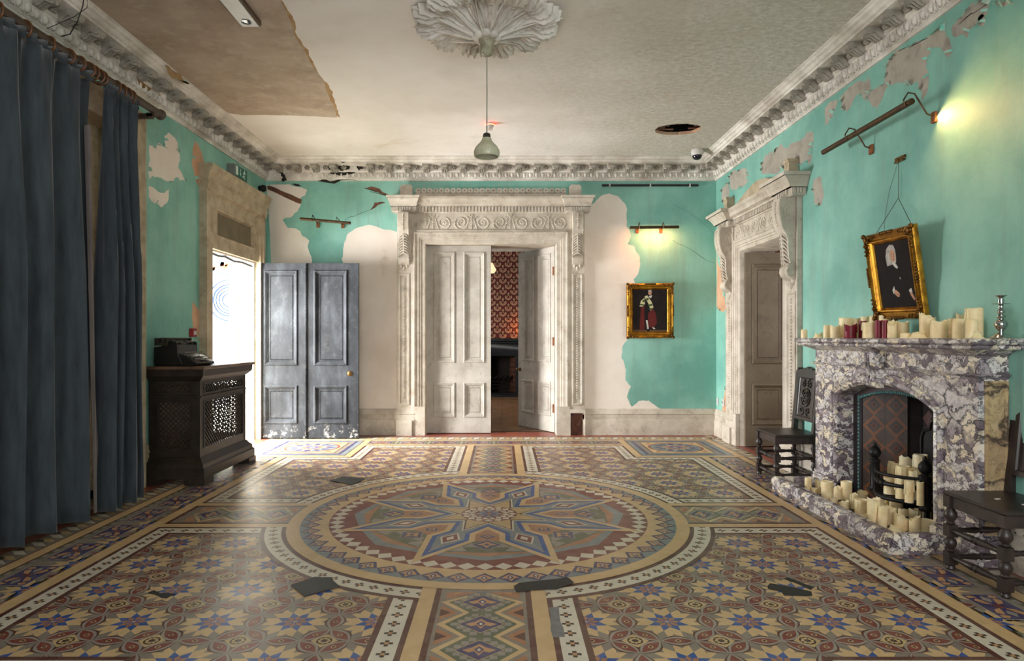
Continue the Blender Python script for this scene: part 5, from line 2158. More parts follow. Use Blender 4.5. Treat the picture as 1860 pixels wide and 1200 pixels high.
mb.prism([(mx + .02 + .017 * math.cos(k * PI / 6), .167 + .017 * math.sin(k * PI / 6)) for k in range(12)], 2, H0, H1)
for seg in ([(mx + .014, .155), (mx - .01, .085)], [(mx - .012, .092), (mx + .03, .06)], [(mx + .03, .066), (mx + .025, .025)],
            [(mx - .008, .09), (mx - .04, .055)], [(mx - .034, .058), (mx - .08, .052)], [(mx + .01, .138), (mx + .05, .125)],
            [(mx + .046, .124), (mx + .07, .145)], [(mx + .012, .142), (mx - .035, .13)], [(mx - .033, .134), (mx - .05, .10)]):
    (a, b), (c, d) = seg
    L = math.hypot(c - a, d - b)
    nx, ny = -(d - b) / L * .010, (c - a) / L * .010
    mb.prism([(a + nx, b + ny), (c + nx, d + ny), (c - nx, d - ny), (a - nx, b - ny)], 2, H0 + k6, H1 + k6)
    k6 += .0002
mb.build('running_figure', SIGNWHITE, face_, world=True, merge=False, smooth=0)
y, z = lp(472, 338, .05)
mb = MB(lmap)
mb.lathe([(.035, .0), (.035, .03), (.05, .05), (.04, .09), (.012, .1)], (8.72, 3.38, .0), 12)
o = mb.build('bell', IRON, world=True)
tag(o, 'small black bell on the left-hand wall in the far corner by the exit sign', 'bell')

# ------------------------------------------------------------------ ceiling fittings
rx_, ry_ = -0.118, 4.93
rose = thing('ceiling_rose', (rx_, ry_, CEIL), 'large leafy plaster ceiling rose at the middle of the ceiling', 'ceiling rose')
mb = MB()
nr, na = 36, 240
NL = 12
for j in range(nr + 1):
    t = j / nr
    for k in range(na):
        a = 2 * PI * k / na
        w = (a * NL / (2 * PI)) % 1.0 - .5            # across one leaf
        lobes = .035 * abs(math.sin(a * NL * 2.5)) + .02 * abs(math.sin(a * NL * 5.5 + 1))
        R = .60 - .09 * (2 * abs(w)) ** 2 - lobes * .8
        r = .05 + (R - .05) * t
        base = .115 * (1 - t) ** 1.3 + .02
        rib = .026 * math.exp(-(w * 16) ** 2) * (1 - t * .4)
        fold = .030 * abs(math.sin(a * NL * 2.5 + t * 4.5)) * (.3 + t) + .012 * math.sin(a * NL * 5 + t * 22) * t
        lap = -.022 * math.exp(-((abs(w) - .5) * 11) ** 2)
        drop = .03 * math.sin(t * PI * 3) * t
        z = base + rib + fold + lap + drop
        if t > .97:
            z = .004
        mb.v.append((r * math.cos(a), r * math.sin(a), -max(z, .002)))
for j in range(nr):
    for k in range(na):
        a, b = j * na + k, j * na + (k + 1) % na
        mb.idx([a, b, b + na, a + na])
mb.build('leaf_relief', CORNICE, rose, smooth=50, merge=False)
mb = MB()
for k in range(NL * 2):
    a = 2 * PI * (k + .5) / (NL * 2)
    for r in (.33, .45):
        rr = r + .02 * (k % 2)
        mb.ball((rr * math.cos(a), rr * math.sin(a), -.035 - .08 * (1 - rr / .6) ** 1.3), .022, .014, .010, 6, 4)
for k in range(NL):
    a = 2 * PI * k / NL + PI / NL
    pts = [((.1 + .48 * t) * math.cos(a + .14 * t), (.1 + .48 * t) * math.sin(a + .14 * t), -(.115 * (1 - t) ** 1.3 + .040)) for t in [q / 8 for q in range(9)]]
    mb.tube(pts, lambda q: .009 * (1 - .5 * q), 5)
mb.build('leaf_vein', CORNICE, rose, smooth=60)
mb = MB()
for k in range(8):
    a = 2 * PI * k / 8
    mb.ball((.075 * math.cos(a), .075 * math.sin(a), -.15), .045, .045, .03, 8, 5)
mb.lathe([(.07, -.12), (.085, -.15), (.075, -.165), (.06, -.17)], (0, 0, 0), 18)
mb.build('centre_boss', CORNICE, rose, smooth=60)
pend = thing('pendant_lamp', (rx_, ry_, 2.74), 'single ribbed glass pendant hanging on a long flex from the ceiling rose', 'pendant lamp')
mb = MB()
mb.lathe([(.065, 3.655), (.068, 3.64), (.05, 3.60), (.045, 3.565), (.047, 3.545), (.035, 3.52), (.012, 3.51)], (0, 0, -2.74), 16)
mb.build('ceiling_cup', M('dirty_cream_cup', (170, 164, 138), .5, c2=(130, 122, 96), scale=20), pend, smooth=50)
mb = MB()
mb.tube([(0, 0, .175), (.002, 0, .5), (0, 0, 3.515 - 2.74)], .0055, 7)
mb.build('flex', CORDM, pend)
mb = MB()
mb.lathe([(.012, .185), (.026, .178), (.03, .165), (.03, .15), (.034, .145), (.034, .137)], (0, 0, 0), 16)
mb.build('lamp_holder', M('dark_lamp_holder', (58, 52, 42), .5), pend, smooth=50)
mb = MB()
nn = 60
prof = [(.034, .145), (.040, .125), (.055, .105), (.080, .08), (.094, .055), (.098, .035), (.095, .012), (.090, .0), (.086, .003), (.091, .014), (.093, .035), (.088, .055), (.074, .078), (.05, .10), (.035, .12)]
mb.lathe(prof, (0, 0, 0), nn, caps=False, rmod=lambda a, z: 1 + .022 * math.cos(20 * a) * (1 if z < .12 else 0))
mb.build('lamp_shade', SHADEGLASS, pend, smooth=60)
mb = MB()
mb.lathe([(.012, .12), (.028, .085), (.03, .065), (.02, .045), (.004, .04)], (0, 0, 0), 12)
mb.build('bulb', WHITEPLASTIC, pend, smooth=60)

x, y = cp(890, 224, CEIL)
sd = thing('smoke_detector', (x, y, CEIL), 'smoke detector with a glowing red light on the ceiling behind the pendant', 'smoke detector')
mb = MB()
mb.lathe([(.05, -.001), (.055, -.02), (.05, -.03), (.035, -.04), (.03, -.06), (.035, -.075), (.01, -.08)], (0, 0, 0), 18)
mb.build('housing', WHITEPLASTIC, sd, smooth=40)
mb = MB()
mb.lathe([(.051, -.016), (.0565, -.02), (.051, -.027)], (0, 0, 0), 24)
mb.build('indicator_ring', REDLED, sd)
x, y = cp(1257, 283, CEIL - .02)
cd = thing('dome_camera', (2.55, 8.40, CEIL), 'white dome security camera with smoked lens in the far right corner of the ceiling', 'security camera')
mb = MB()
mb.lathe([(.075, .0), (.078, -.02), (.078, -.055), (.066, -.075)], (0, 0, -.001), 24)
mb.build('housing', WHITEPLASTIC, cd, smooth=40)
mb = MB()
mb.lathe([(.062, -.072), (.062, -.085), (.055, -.105), (.038, -.123), (.012, -.132)], (0, 0, -.001), 24)
mb.build('dome', DARKGLASS, cd, smooth=60)
# emergency light: white tray in a dark-edged frame
A = [cp(*p, CEIL) for p in ((418, -4), (438, 38), (475, 38), (450, -4))]
xm, ym = sum(p[0] for p in A) / 4, sum(p[1] for p in A) / 4
el = thing('emergency_light', (xm, ym, CEIL), 'oblong white ceiling light fitting with a dark hole on the damp patch', 'light fitting')
ex0, ex1 = A[1][0], A[2][0]
ey1 = A[1][1]
ey0 = ey1 - .52
w2 = (ex1 - ex0)
ex0, ex1 = ex0 - xm, ex1 - xm
el.location.x = xm
mb = MB()
mb.box(ex0, ex1, ey0 - ym, ey1 - ym, -.045, -.001)
mb.build('case', M('brown_case', (92, 70, 52), .6), el, bevel=.006)
mb = MB()
mb.box(ex0 + .012, ex1 - .012, ey0 - ym + .012, ey1 - ym - .012, -.054, -.045)
mb.build('diffuser', WHITEPLASTIC, el, bevel=.004)
mb = MB()
mb.lathe([(.036, -.0545), (.036, -.06), (.02, -.062)], ((ex0 + ex1) / 2, ey1 - ym - .10, 0), 16)
mb.build('sensor', DARKGLASS, el)

# ------------------------------------------------------------------ picture lights


def picture_light(fm, u0, u1, v0, v1, hb, brs, vb, label, mat=BRONZE, rt=.019):
    c = fm((u0 + u1) / 2, (v0 + v1) / 2, 0)
    root = thing('picture_light', c, label, 'picture light')
    mb = MB(fm)
    mb.tube([(u0, v0, hb), (u1, v1, hb)], rt, 12)
    mb.build('tube_hood', mat, root, world=True)
    for (ub, uw, vw) in brs:
        t = (ub - u0) / (u1 - u0)
        vt = v0 + (v1 - v0) * t
        mb = MB(fm)
        mb.tube([(ub, vt - rt, hb + rt * .8), (ub, vt + rt, hb + rt * 1.5), (ub, vt + rt * 3.4, hb), (ub, vt + rt * 3.0, hb - rt * 2), (uw, vw + .012, .06), (uw, vw, .022)], .006, 6)
        mb.build('arm', BRONZE, root, world=True)
        mb = MB(fm)
        mb.box(uw - .022, uw + .022, vw - .05, vw + .025, .001, .022)
        mb.build('wall_bracket', RUST, root, world=True, bevel=.003)
    return root


(ua, va), (ub, vb) = fp(545, 397, .19), fp(637, 405, .19)
picture_light(fmap, ua, ub, va, vb, .19, [(ua + .17, fp(578, 410)[0], fp(578, 407)[1]), (ua + .50, fp(623, 408)[0], fp(623, 408)[1])], 0, 'unlit bronze picture light above the slate-grey door leaf')
(ua, va), (ub, vb) = fp(1144, 413, .19), fp(1233, 412, .19)
picture_light(fmap, ua, ub, va, vb, .19, [(ua + .13, fp(1157, 420)[0], fp(1157, 417)[1]), (ua + .46, fp(1200, 420)[0], fp(1200, 417)[1])], 0, 'lit bronze picture light glowing over the small portrait on the far wall')
area('far_picture_light', (2.14, FARY - .19, va - .025), (2.14, FARY, va - .34), .46, .04, 5.5, (1.0, .47, .19))
RU0, RU1, RV = 4.39, 5.60, 2.97
prl = picture_light(rmap, RU0, RU1, RV, RV, .19, [(4.43, 4.43, 2.885), (5.185, 5.185, 2.885)], 0, 'long bronze picture light on the right-hand wall above the mantel portrait', rt=.022)
area('near_picture_light', (RX - .22, 4.25, RV - .10), (RX, 3.95, RV - .34), .75, .03, 6.5, (1.0, .47, .19))
# dark hanging rail on the far wall
(ra0, rz), (ra1, _) = fp(1093, 337), fp(1268, 336)
rail = thing('hanging_rail', ((ra0 + ra1) / 2, FARY, rz), 'dark picture rail with pale clips high on the far wall right of the doors', 'rail')
mb = MB(fmap)
mb.box(ra0, ra1, rz - .014, rz + .014, .008, .03)
mb.build('bar', BLACKCABLE, rail, world=True, bevel=.003)
for t in (.08, .5, .91):
    mb = MB(fmap)
    u = ra0 + (ra1 - ra0) * t
    mb.box(u - .009, u + .009, rz - .02, rz + .02, .001, .034)
    mb.build('clip', WHITEPLASTIC, rail, world=True)

# wall sockets
for (px, py, w, lab) in ((1303, 729, .035, 'narrow cream switch plate low in the far right corner, beside the wider one'), (1313, 731, .05, 'wider cream switch plate low on the right wall beside the brown door')):
    y, z = rp(px, py, .01)
    mb = MB(rmap)
    mb.box(y - w, y + w, z - .05, z + .05, .001, .012)
    root = thing('switch_plate', (RX, y, z - .05), lab, 'switch')
    mb.build('plate', WHITEPLASTIC, root, world=True, bevel=.003)
    mb = MB(rmap)
    mb.box(y - .012, y + .012, z - .02, z + .02, .012, .016)
    mb.build('rocker', WHITEPLASTIC, root, world=True)

# ------------------------------------------------------------------ framed portraits


def gilt_frame(root, W, Hh, fw):
    mb = MB()
    mb.frame(-W / 2, W / 2, 0, Hh, [(0, 0), (0, .02), (.006, .035), (.02, .045), (.034, .034), (.05, .028), (.062, .036), (.070, .034), (fw - .012, .018), (fw - .006, .022), (fw, .014), (fw, .0)])
    f = mb.build('frame', GOLD, root, smooth=25)
    # carved corners and centres
    k = 0
    for (cx, cy, sx, sy) in ((-W / 2, 0, 1, 1), (W / 2, 0, -1, 1), (W / 2, Hh, -1, -1), (-W / 2, Hh, 1, -1)):
        mb = MB()
        for (dx, dy, r) in ((.035, .035, .028), (.085, .022, .018), (.022, .085, .018), (.125, .025, .013), (.025, .125, .013), (.06, .055, .014), (.01, .01, .02), (.155, .018, .010), (.018, .155, .010)):
            mb.ball((cx + sx * dx, cy + sy * dy, .040), r, r, .018, 8, 5)
        for q in range(4):
            mb.tube([(cx + sx * (.03 + .03 * q), cy + sy * .012, .042), (cx + sx * (.05 + .03 * q), cy + sy * .04, .05), (cx + sx * (.075 + .03 * q), cy + sy * .018, .04)], .005, 5)
            mb.tube([(cx + sx * .012, cy + sy * (.03 + .03 * q), .042), (cx + sx * .04, cy + sy * (.05 + .03 * q), .05), (cx + sx * .018, cy + sy * (.075 + .03 * q), .04)], .005, 5)
        mb.build('corner_ornament', GOLDDARK, f, smooth=60)
    for (cx, cy, hor) in ((0, .012, 1), (0, Hh - .012, 1), (-W / 2 + .012, Hh / 2, 0), (W / 2 - .012, Hh / 2, 0)):
        mb = MB()
        for q in range(-3, 4):
            mb.ball((cx + (q * .022 if hor else 0), cy + (0 if hor else q * .022), .043), .014, .014, .012, 7, 4)
        mb.build('edge_ornament', GOLDDARK, f, smooth=60)
    return f


PM = [M('portrait_dark_ground', (44, 36, 34), .5, c2=(30, 25, 24), scale=5), M('portrait_skin', (196, 150, 124), .5), M('portrait_wig', (196, 190, 182), .6, c2=(150, 144, 136), scale=40),
      M('portrait_coat', (34, 30, 30), .5), M('portrait_lace', (206, 200, 190), .5), M('portrait_sash', (206, 198, 156), .5), M('portrait_green', (70, 84, 50), .5), M('portrait_maroon', (100, 40, 38), .5),
      M('portrait_floor', (96, 76, 52), .5), M('portrait_shade', (140, 96, 78), .5)]
for m_ in PM:
    m_.node_tree.nodes['Principled BSDF'].inputs['Roughness'].default_value = .8
    m_.node_tree.nodes['Principled BSDF'].inputs['Specular IOR Level'].default_value = .15


def canvas(root, W, Hh, fw, shapes):
    mb = MB()
    a, b, c, d = -W / 2 + fw - .004, W / 2 - fw + .004, fw - .004, Hh - fw + .004
    mb.face([(a, c, .010), (b, c, .010), (b, d, .010), (a, d, .010)], 0)
    for k, (m, pts) in enumerate(shapes):
        mb.face([(a + (b - a) * u, c + (d - c) * v, .0104 + k * .00012) for u, v in pts], m)
    return mb.build('canvas', PM, root, smooth=0, merge=False, fixn=False)


def ell(cx, cy, rx, ry, n=20, a0=0):
    return [(cx + rx * math.cos(a0 + 2 * PI * k / n), cy + ry * math.sin(a0 + 2 * PI * k / n)) for k in range(n)]


# small standing figure, far wall
(ux, vz) = fp(1181, 614, .03)
W2, H2 = .655, .765
pt = thing('portrait_painting', (ux, FARY - .012, vz), 'gilt-framed portrait of a standing figure in a striped sash on the far wall', 'painting', rot=(PI / 2 + math.radians(-1.5), 0, math.radians(0)))
pt.rotation_euler = (PI / 2 + math.radians(2.0), math.radians(-.6), 0)
gilt_frame(pt, W2, H2, .088)
shp = [(8, [(0, 0), (1, 0), (1, .05), (0, .06)]), (7, [(.20, .06), (.34, .05), (.36, .62), (.24, .60)]), (3, [(.34, .2), (.46, .2), (.50, .75), (.34, .72)]),
       (7, [(.46, .12), (.60, .10), (.70, .22), (.66, .45), (.56, .58), (.44, .42)]), (4, [(.38, .28), (.43, .28), (.465, .08), (.42, .07)]), (4, [(.56, .12), (.60, .11), (.66, .08), (.60, .07)]),
       (3, [(.41, .06), (.48, .07), (.48, .02), (.42, .01)]), (5, [(.34, .83), (.42, .86), (.55, .70), (.60, .58), (.52, .50), (.46, .66)]), (5, [(.24, .73), (.34, .80), (.36, .66), (.30, .60), (.20, .60)]),
       (6, [(.30, .76), (.38, .74), (.36, .70), (.28, .71)]), (6, [(.22, .66), (.34, .65), (.33, .62), (.21, .63)]), (6, [(.40, .80), (.47, .79), (.45, .74), (.38, .75)]), (6, [(.44, .64), (.56, .66), (.57, .62), (.45, .60)]),
       (6, [(.46, .56), (.58, .56), (.57, .52), (.47, .53)]), (4, [(.46, .84), (.56, .86), (.54, .80), (.49, .80)]), (1, ell(.50, .915, .048, .055)), (2, [(.445, .93), (.455, .975), (.50, .985), (.545, .975), (.552, .94), (.53, .955), (.48, .955)]),
       (9, [(.505, .93), (.515, .90), (.50, .895)]), (3, ell(.482, .92, .007, .005, 8)), (3, ell(.522, .92, .007, .005, 8)), (9, [(.485, .882), (.52, .882), (.50, .876)])]
canvas(pt, W2, H2, .088, shp)
# bewigged sitter, over the mantel, leaning out from the wall
W3, H3 = .60, .66
pt2 = thing('portrait_painting', (RX - .035, 4.735, 1.495), 'gilt-framed portrait of a sitter in a long white wig, hung crooked over the mantel', 'painting')
tilt = math.radians(8.5)
roll = math.radians(-1.0)
# columns: local x -> towards the viewer's right (-y), local y -> up, local z -> out of the wall (-x)
B = Matrix(((0, 0, -1), (-1, 0, 0), (0, 1, 0)))
Rm = B.to_4x4() @ Matrix.Rotation(tilt, 4, 'X') @ Matrix.Rotation(roll, 4, 'Z')
pt2.rotation_euler = Rm.to_euler()
gilt_frame(pt2, W3, H3, .088)
shp = [(3, [(.06, .0), (.94, .0), (.90, .30), (.80, .55), (.62, .68), (.44, .70), (.24, .60), (.10, .35)]), (2, [(.30, .64), (.29, .78), (.34, .90), (.44, .955), (.54, .94), (.58, .86), (.575, .74), (.56, .68), (.50, .66), (.42, .65)]),
       (1, ell(.485, .785, .075, .095)), (9, [(.52, .80), (.535, .765), (.505, .755)]), (2, [(.39, .90), (.44, .93), (.53, .92), (.56, .86), (.50, .875), (.43, .86), (.40, .76), (.37, .70)]),
       (3, ell(.46, .81, .012, .007, 8)), (3, ell(.525, .81, .012, .007, 8)), (7, [(.47, .735), (.53, .735), (.50, .722)]), (4, [(.44, .68), (.52, .69), (.60, .60), (.56, .58), (.50, .62)]),
       (4, [(.36, .27), (.42, .33), (.44, .24), (.38, .21)]), (1, [(.40, .26), (.46, .27), (.54, .22), (.55, .17), (.49, .16), (.42, .20)]), (9, [(.46, .20), (.55, .165), (.55, .18), (.47, .215)]),
       (4, [(.80, .25), (.87, .28), (.89, .22), (.83, .19)]), (1, [(.83, .22), (.88, .21), (.94, .12), (.92, .09), (.87, .13), (.83, .18)]), (9, [(.88, .14), (.93, .10), (.91, .14)]), (4, [(.60, .44), (.62, .46), (.63, .41)])]
canvas(pt2, W3, H3, .088, shp)
mb = MB(rmap)
T0, TB = (4.82, 2.70), (4.80, 2.40)
mb.tube([(4.82, 2.68, .015), (4.815, 2.40, .02), (5.0, 2.13, .10)], .0022, 5)
mb.tube([(4.815, 2.40, .02), (4.52, 2.13, .10)], .0022, 5)
mb.tube([(4.83, 2.68, .012), (4.95, 2.48, .008), (5.0, 2.3, .01), (5.0, 2.12, .02)], .0014, 5)
o = mb.build('hanging_wire', WIREM, world=True)
tag(o, 'thin wire holding the crooked portrait to its hook on the right-hand wall', 'wire')
yy, z2 = rp(1634, 268)
hk = thing('picture_hook', (RX, 4.82, 2.68), 'small brass rail hook at the top of the portrait wire', 'hook')
mb = MB(rmap)
mb.box(4.755, 4.875, 2.69, 2.712, .001, .012)
mb.box(4.76, 4.87, 2.672, 2.684, .001, .02)
mb.tube([(4.82, 2.69, .012), (4.82, 2.68, .025), (4.82, 2.67, .02)], .005, 6)
mb.build('plate', BRASS, hk, world=True)

# ------------------------------------------------------------------ tape on the floor
def ftape(pts, mat, label, z=.0072, amp=.05, seed=1):
    rnd = random.Random(seed)
    p = [((px - VX) * (F * H / (py - VY)) / F, F * H / (py - VY)) for px, py in pts]
    p = jag(p, amp, 2, rnd)
    mb = MB()
    mb.prism(p, 2, z - .0006, z)
    o = mb.build('tape_strip', mat, world=True, smooth=0)
    tag(o, label, 'tape')


ftape([(597, 874), (622, 866), (662, 870), (640, 882)], TAPEBLACK, 'black tape diamond on the tiles beyond the circle, nearest the cabinet', seed=2)
ftape([(529, 1064), (572, 1049), (601, 1050), (618, 1067), (553, 1085)], TAPEBLACK, 'scuffed black tape patch on the near left rim of the great circle', seed=3)
ftape([(933, 1066), (944, 1060), (1030, 1050), (1043, 1060), (1012, 1072), (938, 1077)], TAPEBLACK, 'long black tape patch on the near rim of the great circle', seed=4)
ftape([(268, 1078), (280, 1072), (290, 1078), (319, 1080), (302, 1088), (290, 1085)], TAPEBLACK, 'ragged scrap of black tape on the near left star panel', .0034, .12, 5)
ftape([(1394, 1066), (1398, 1060), (1440, 1067), (1474, 1075), (1475, 1083), (1424, 1082), (1420, 1075), (1395, 1070)], TAPEBLACK, 'broad ragged black tape strip on the near right star panel', .0034, .06, 6)
ftape([(1424, 1052), (1430, 1049), (1480, 1067), (1473, 1072)], TAPEBLACK, 'narrow black tape strip lying just behind the broad one on the near right panel', .0034, .06, 7)
ftape([(996, 1104), (1015, 1102), (1026, 1157), (1004, 1158)], TAPEGREY, 'silver tape strip on the cream band beside the near central strip', .0034, .04, 8)
ftape([(840, 1076), (886, 1075), (884, 1083), (838, 1083)], TAPEGREY, 'worn grey tape at the near edge of the great circle', .0036, .06, 9)

# ------------------------------------------------------------------ marble fireplace on the right-hand wall
FX0, FYA, FYB = 2.81, 3.79, 5.76          # front face x, near end y, far end y
FC = (FPA + FPB) / 2
fire = thing('fireplace', ((FX0 + RX) / 2, FC, 0), 'purple and white breccia marble chimneypiece with arched opening, crowded with candles', 'fireplace')
xmap = lambda u, v, h: (FX0 - h, u, v)     # u along the wall, v up, h out into the room
mb = MB()
mb.box(2.68, RX - .002, 3.65, 5.90, 1.315, 1.35)
mb.box(2.70, RX - .002, 3.67, 5.88, 1.285, 1.315)
mb.build('mantel_shelf', MARBLE, fire, world=True, bevel=.008)
mb = MB(xmap)
for e0, e1, z0, z1 in ((.02, .09, 1.255, 1.285), (.0, .02, 1.245, 1.255)):
    mb.sweep([(e0, z0), (e1, z1)], lambda h: FYA - .0 - h * .8, lambda h: FYB + h * .8)
mb2 = MB()
for e0, e1, z0, z1 in ((.02, .09, 1.255, 1.285), (.0, .02, 1.245, 1.255)):
    for s, Y in ((-1, FYA), (1, FYB)):
        mb.mat = 0
        i = len(mb.v)
        mb.v += [(FX0 - e0, Y + s * e0 * .8, z0), (RX - .002, Y + s * e0 * .8, z0), (RX - .002, Y + s * e1 * .8, z1), (FX0 - e1, Y + s * e1 * .8, z1)]
        mb.idx([i, i + 1, i + 2, i + 3])
mb.build('bed_moulding', MARBLE, fire, world=True, smooth=0)
mb = MB()
mb.box(FX0, RX - .002, FYA, FYB, 1.14, 1.246)
mb.build('frieze_panel', MARBLE, fire, world=True)
mb = MB()
mb.box(FX0 - .018, RX - .002, FYA - .018, FYB + .018, 1.12, 1.142)
mb.box(FX0 - .03, RX - .002, FYA - .03, FYB + .03, 1.128, 1.136)
mb.build('frieze_moulding', MARBLE, fire, world=True, bevel=.005)


def archpts(hw, zs, za, n=18):
    """segmental arch outline from right spring to left, apex za"""
    s = za - zs
    R = (hw * hw + s * s) / (2 * s)
    a = math.asin(hw / R)
    return [(FC + R * math.sin(-a + 2 * a * k / n), za - R + R * math.cos(-a + 2 * a * k / n)) for k in range(n + 1)]


HW, ZS, ZA = .60, .875, 1.01
# body with arched opening: two jambs plus spandrel over the arch
mb = MB(xmap)
A = archpts(HW, ZS, ZA)
TH2 = RX - FX0 - .002
mb.box(FYA, FC - HW, 0, ZS, -TH2, 0)
mb.box(FC + HW, FYB, 0, ZS, -TH2, 0)
for h in (0, -TH2):
    for (p, q) in zip(A, A[1:]):
        mb.face([(p[0], p[1], h), (q[0], q[1], h), (q[0], 1.12, h), (p[0], 1.12, h)])
    mb.face([(FYA, ZS, h), (FC - HW, ZS, h), (FC - HW, 1.12, h), (FYA, 1.12, h)])
    mb.face([(FC + HW, ZS, h), (FYB, ZS, h), (FYB, 1.12, h), (FC + HW, 1.12, h)])
for (p, q) in zip(A, A[1:]):
    mb.face([(p[0], p[1], 0), (q[0], q[1], 0), (q[0], q[1], -TH2), (p[0], p[1], -TH2)])
for Y in (FYA, FYB):
    mb.face([(Y, ZS, 0), (Y, 1.12, 0), (Y, 1.12, -TH2), (Y, ZS, -TH2)])
mb.build('body', MARBLE, fire, world=True, smooth=0, merge=False, fixn=False)
# arch moulding
mb = MB(xmap)
PR = [(.09, .0), (.088, .018), (.072, .026), (.06, .022), (.052, .012), (.04, .018), (.022, .020), (.008, .010), (.002, .001)]
loops = []
for d, h in PR:
    hw = HW + d - .0
    P = [(FC - hw, 0.17)] + [(x, z) for x, z in archpts(hw, ZS + d * .25, ZA + d)] + [(FC + hw, 0.17)]
    loops.append([(x, z, h) for x, z in P])
for a, b in zip(loops, loops[1:]):
    for k in range(len(a) - 1):
        mb.face([a[k], a[k + 1], b[k + 1], b[k]])
mb.build('arch_moulding', MARBLE, fire, world=True, smooth=40)
# key block
mb = MB(xmap)
prk = [(0, .985), (.055, .985), (.075, 1.0), (.07, 1.03), (.05, 1.06), (.055, 1.10), (.075, 1.13), (.085, 1.18), (.085, 1.25), (0, 1.25)]
i = len(mb.v)
n = len(prk)
for u in (FC - .055, FC + .055):
    for (h, v) in prk:
        mb.v.append(xmap(u, v, h))
mb.idx(range(i, i + n))
mb.idx(range(i + n, i + 2 * n))
for k in range(n):
    mb.idx([i + k, i + (k + 1) % n, i + n + (k + 1) % n, i + n + k])
for du in (-.03, 0, .03):
    mb.tube([(FC + du, 1.24, .088), (FC + du, 1.14, .082), (FC + du, 1.07, .06), (FC + du, 1.0, .076)], .009, 6)
mb.build('key_block', MARBLE, fire, world=True, smooth=40)
# plinth blocks and end panel
for (a, b) in ((FYA - .02, FC - HW - .0), (FC + HW + .0, FYB + .02)):
    mb = MB()
    mb.box(FX0 - .035, RX - .002, a, b, 0, .14)
    mb.box(FX0 - .028, RX - .002, a + .005, b - .005, .14, .16)
    mb.box(FX0 - .012, RX - .002, a + .012, b - .01, .16, .185)
    mb.build('plinth_block', MARBLE, fire, world=True, bevel=.006)
mb = MB(lambda u, v, h: (u, FYA - h, v))
mb.box(FX0 + .035, RX - .004, .19, 1.10, 0, .006)
mb.frame(FX0 + .05, RX - .01, .21, 1.085, [(0, .006), (.004, .014), (.012, .014), (.018, .008), (.02, .008)])
mb.build('end_panel', LITMARBLE, fire, world=True, smooth=0)
# cast metal arch frame with bead
TEAL = M('verdigris_bead', (84, 140, 136), .5, c2=(60, 104, 104), scale=40)
mb = MB(xmap)
loops = []
for d, h in ((-.002, -.13), (-.03, -.14), (-.062, -.14), (-.075, -.155), (-.075, -.165)):
    hw = HW + d
    P = [(FC - hw, .04)] + [(x, z) for x, z in archpts(hw, ZS + d * .3, ZA + d)] + [(FC + hw, .04)]
    loops.append([(x, z, h) for x, z in P])
for a, b in zip(loops, loops[1:]):
    for k in range(len(a) - 1):
        mb.face([a[k], a[k + 1], b[k + 1], b[k]])
fr = mb.build('iron_arch', M('purplish_iron', (74, 64, 66), .5, metal=.3), fire, world=True, smooth=40)
mb = MB(xmap)
hw = HW - .066
P = [(FC - hw, .06 + .03 * k) for k in range(28)] + archpts(hw, ZS - .02, ZA - .066, 44) + [(FC + hw, .06 + .03 * k) for k in range(27, -1, -1)]
for p in P:
    mb.ball((p[0], p[1], -.14), .010, .013, .009, 6, 4)
mb.build('bead_trim', TEAL, fr, world=True, smooth=60)
# firebox: splayed tiled cheeks, dark back
KB = RX + .34
mb = MB()
HI = 1.12
pts = [(FX0 + .163, FC - HW + .076), (KB, FC - .30), (KB, FC + .30), (FX0 + .163, FC + HW - .076)]
for (a, b) in ((pts[0], pts[1]), (pts[1], pts[2]), (pts[2], pts[3])):
    mb.face([(a[0], a[1], 0), (b[0], b[1], 0), (b[0], b[1], HI), (a[0], a[1], HI)])
mb.face([(p[0], p[1], HI - .02) for p in pts])
mb.face([(p[0], p[1], .012) for p in pts])
mb.build('firebox', SOOT, fire, world=True, smooth=0, merge=False, fixn=False)
CT = [M('cheek_tile_brown', (96, 78, 68), .35, c2=(74, 58, 50), scale=10), M('cheek_tile_orange', (176, 108, 56), .35, c2=(150, 84, 46), scale=14), M('cheek_tile_dark', (52, 46, 44), .35), M('cheek_tile_rust', (120, 60, 40), .35)]
for (a, b, s) in ((pts[3], pts[2], 1), (pts[0], pts[1], -1)):
    ax, ay = a
    bx, by = b
    L = math.hypot(bx - ax, by - ay)
    ex_, ey_ = (bx - ax) / L, (by - ay) / L
    nx_, ny_ = (ey_, -ex_) if s > 0 else (-ey_, ex_)
    if nx_ > 0:
        nx_, ny_ = -nx_, -ny_
    cm = lambda u, v, h, ax=ax, ay=ay, ex_=ex_, ey_=ey_, nx_=nx_, ny_=ny_: (ax + ex_ * u + nx_ * h, ay + ey_ * u + ny_ * h, v)
    mb = MB(cm)
    W = .155
    U0 = .006
    mb.face([(U0, .02, .004), (U0 + 2 * W, .02, .004), (U0 + 2 * W, 1.08, .004), (U0, 1.08, .004)], 0)
    for col in range(2):
        for row in range(6):
            cx, cz = U0 + W * (col + .5), .12 + .172 * row
            hw, hh = W * .5, .086
            for (f0, m, k) in ((1.0, 1, 0), (.90, 2, 1), (.84, 1, 2), (.76, 0, 3), (.52, 2, 4), (.44, 0, 5), (.30, 3, 6), (.14, 2, 7)):
                mb.face([(cx - hw * f0, cz, .0045 + k * .0003), (cx, cz - hh * f0, .0045 + k * .0003), (cx + hw * f0, cz, .0045 + k * .0003), (cx, cz + hh * f0, .0045 + k * .0003)], m)
    for k in range(2):
        mb.face([(U0 + W * k - .002, .02, .008), (U0 + W * k + .002, .02, .008), (U0 + W * k + .002, 1.08, .008), (U0 + W * k - .002, 1.08, .008)], 2)
    mb.build('tiled_cheek', CT, fire, world=True, smooth=0, merge=False, fixn=False)
mb = MB(lambda u, v, h: (KB - h, u, v))
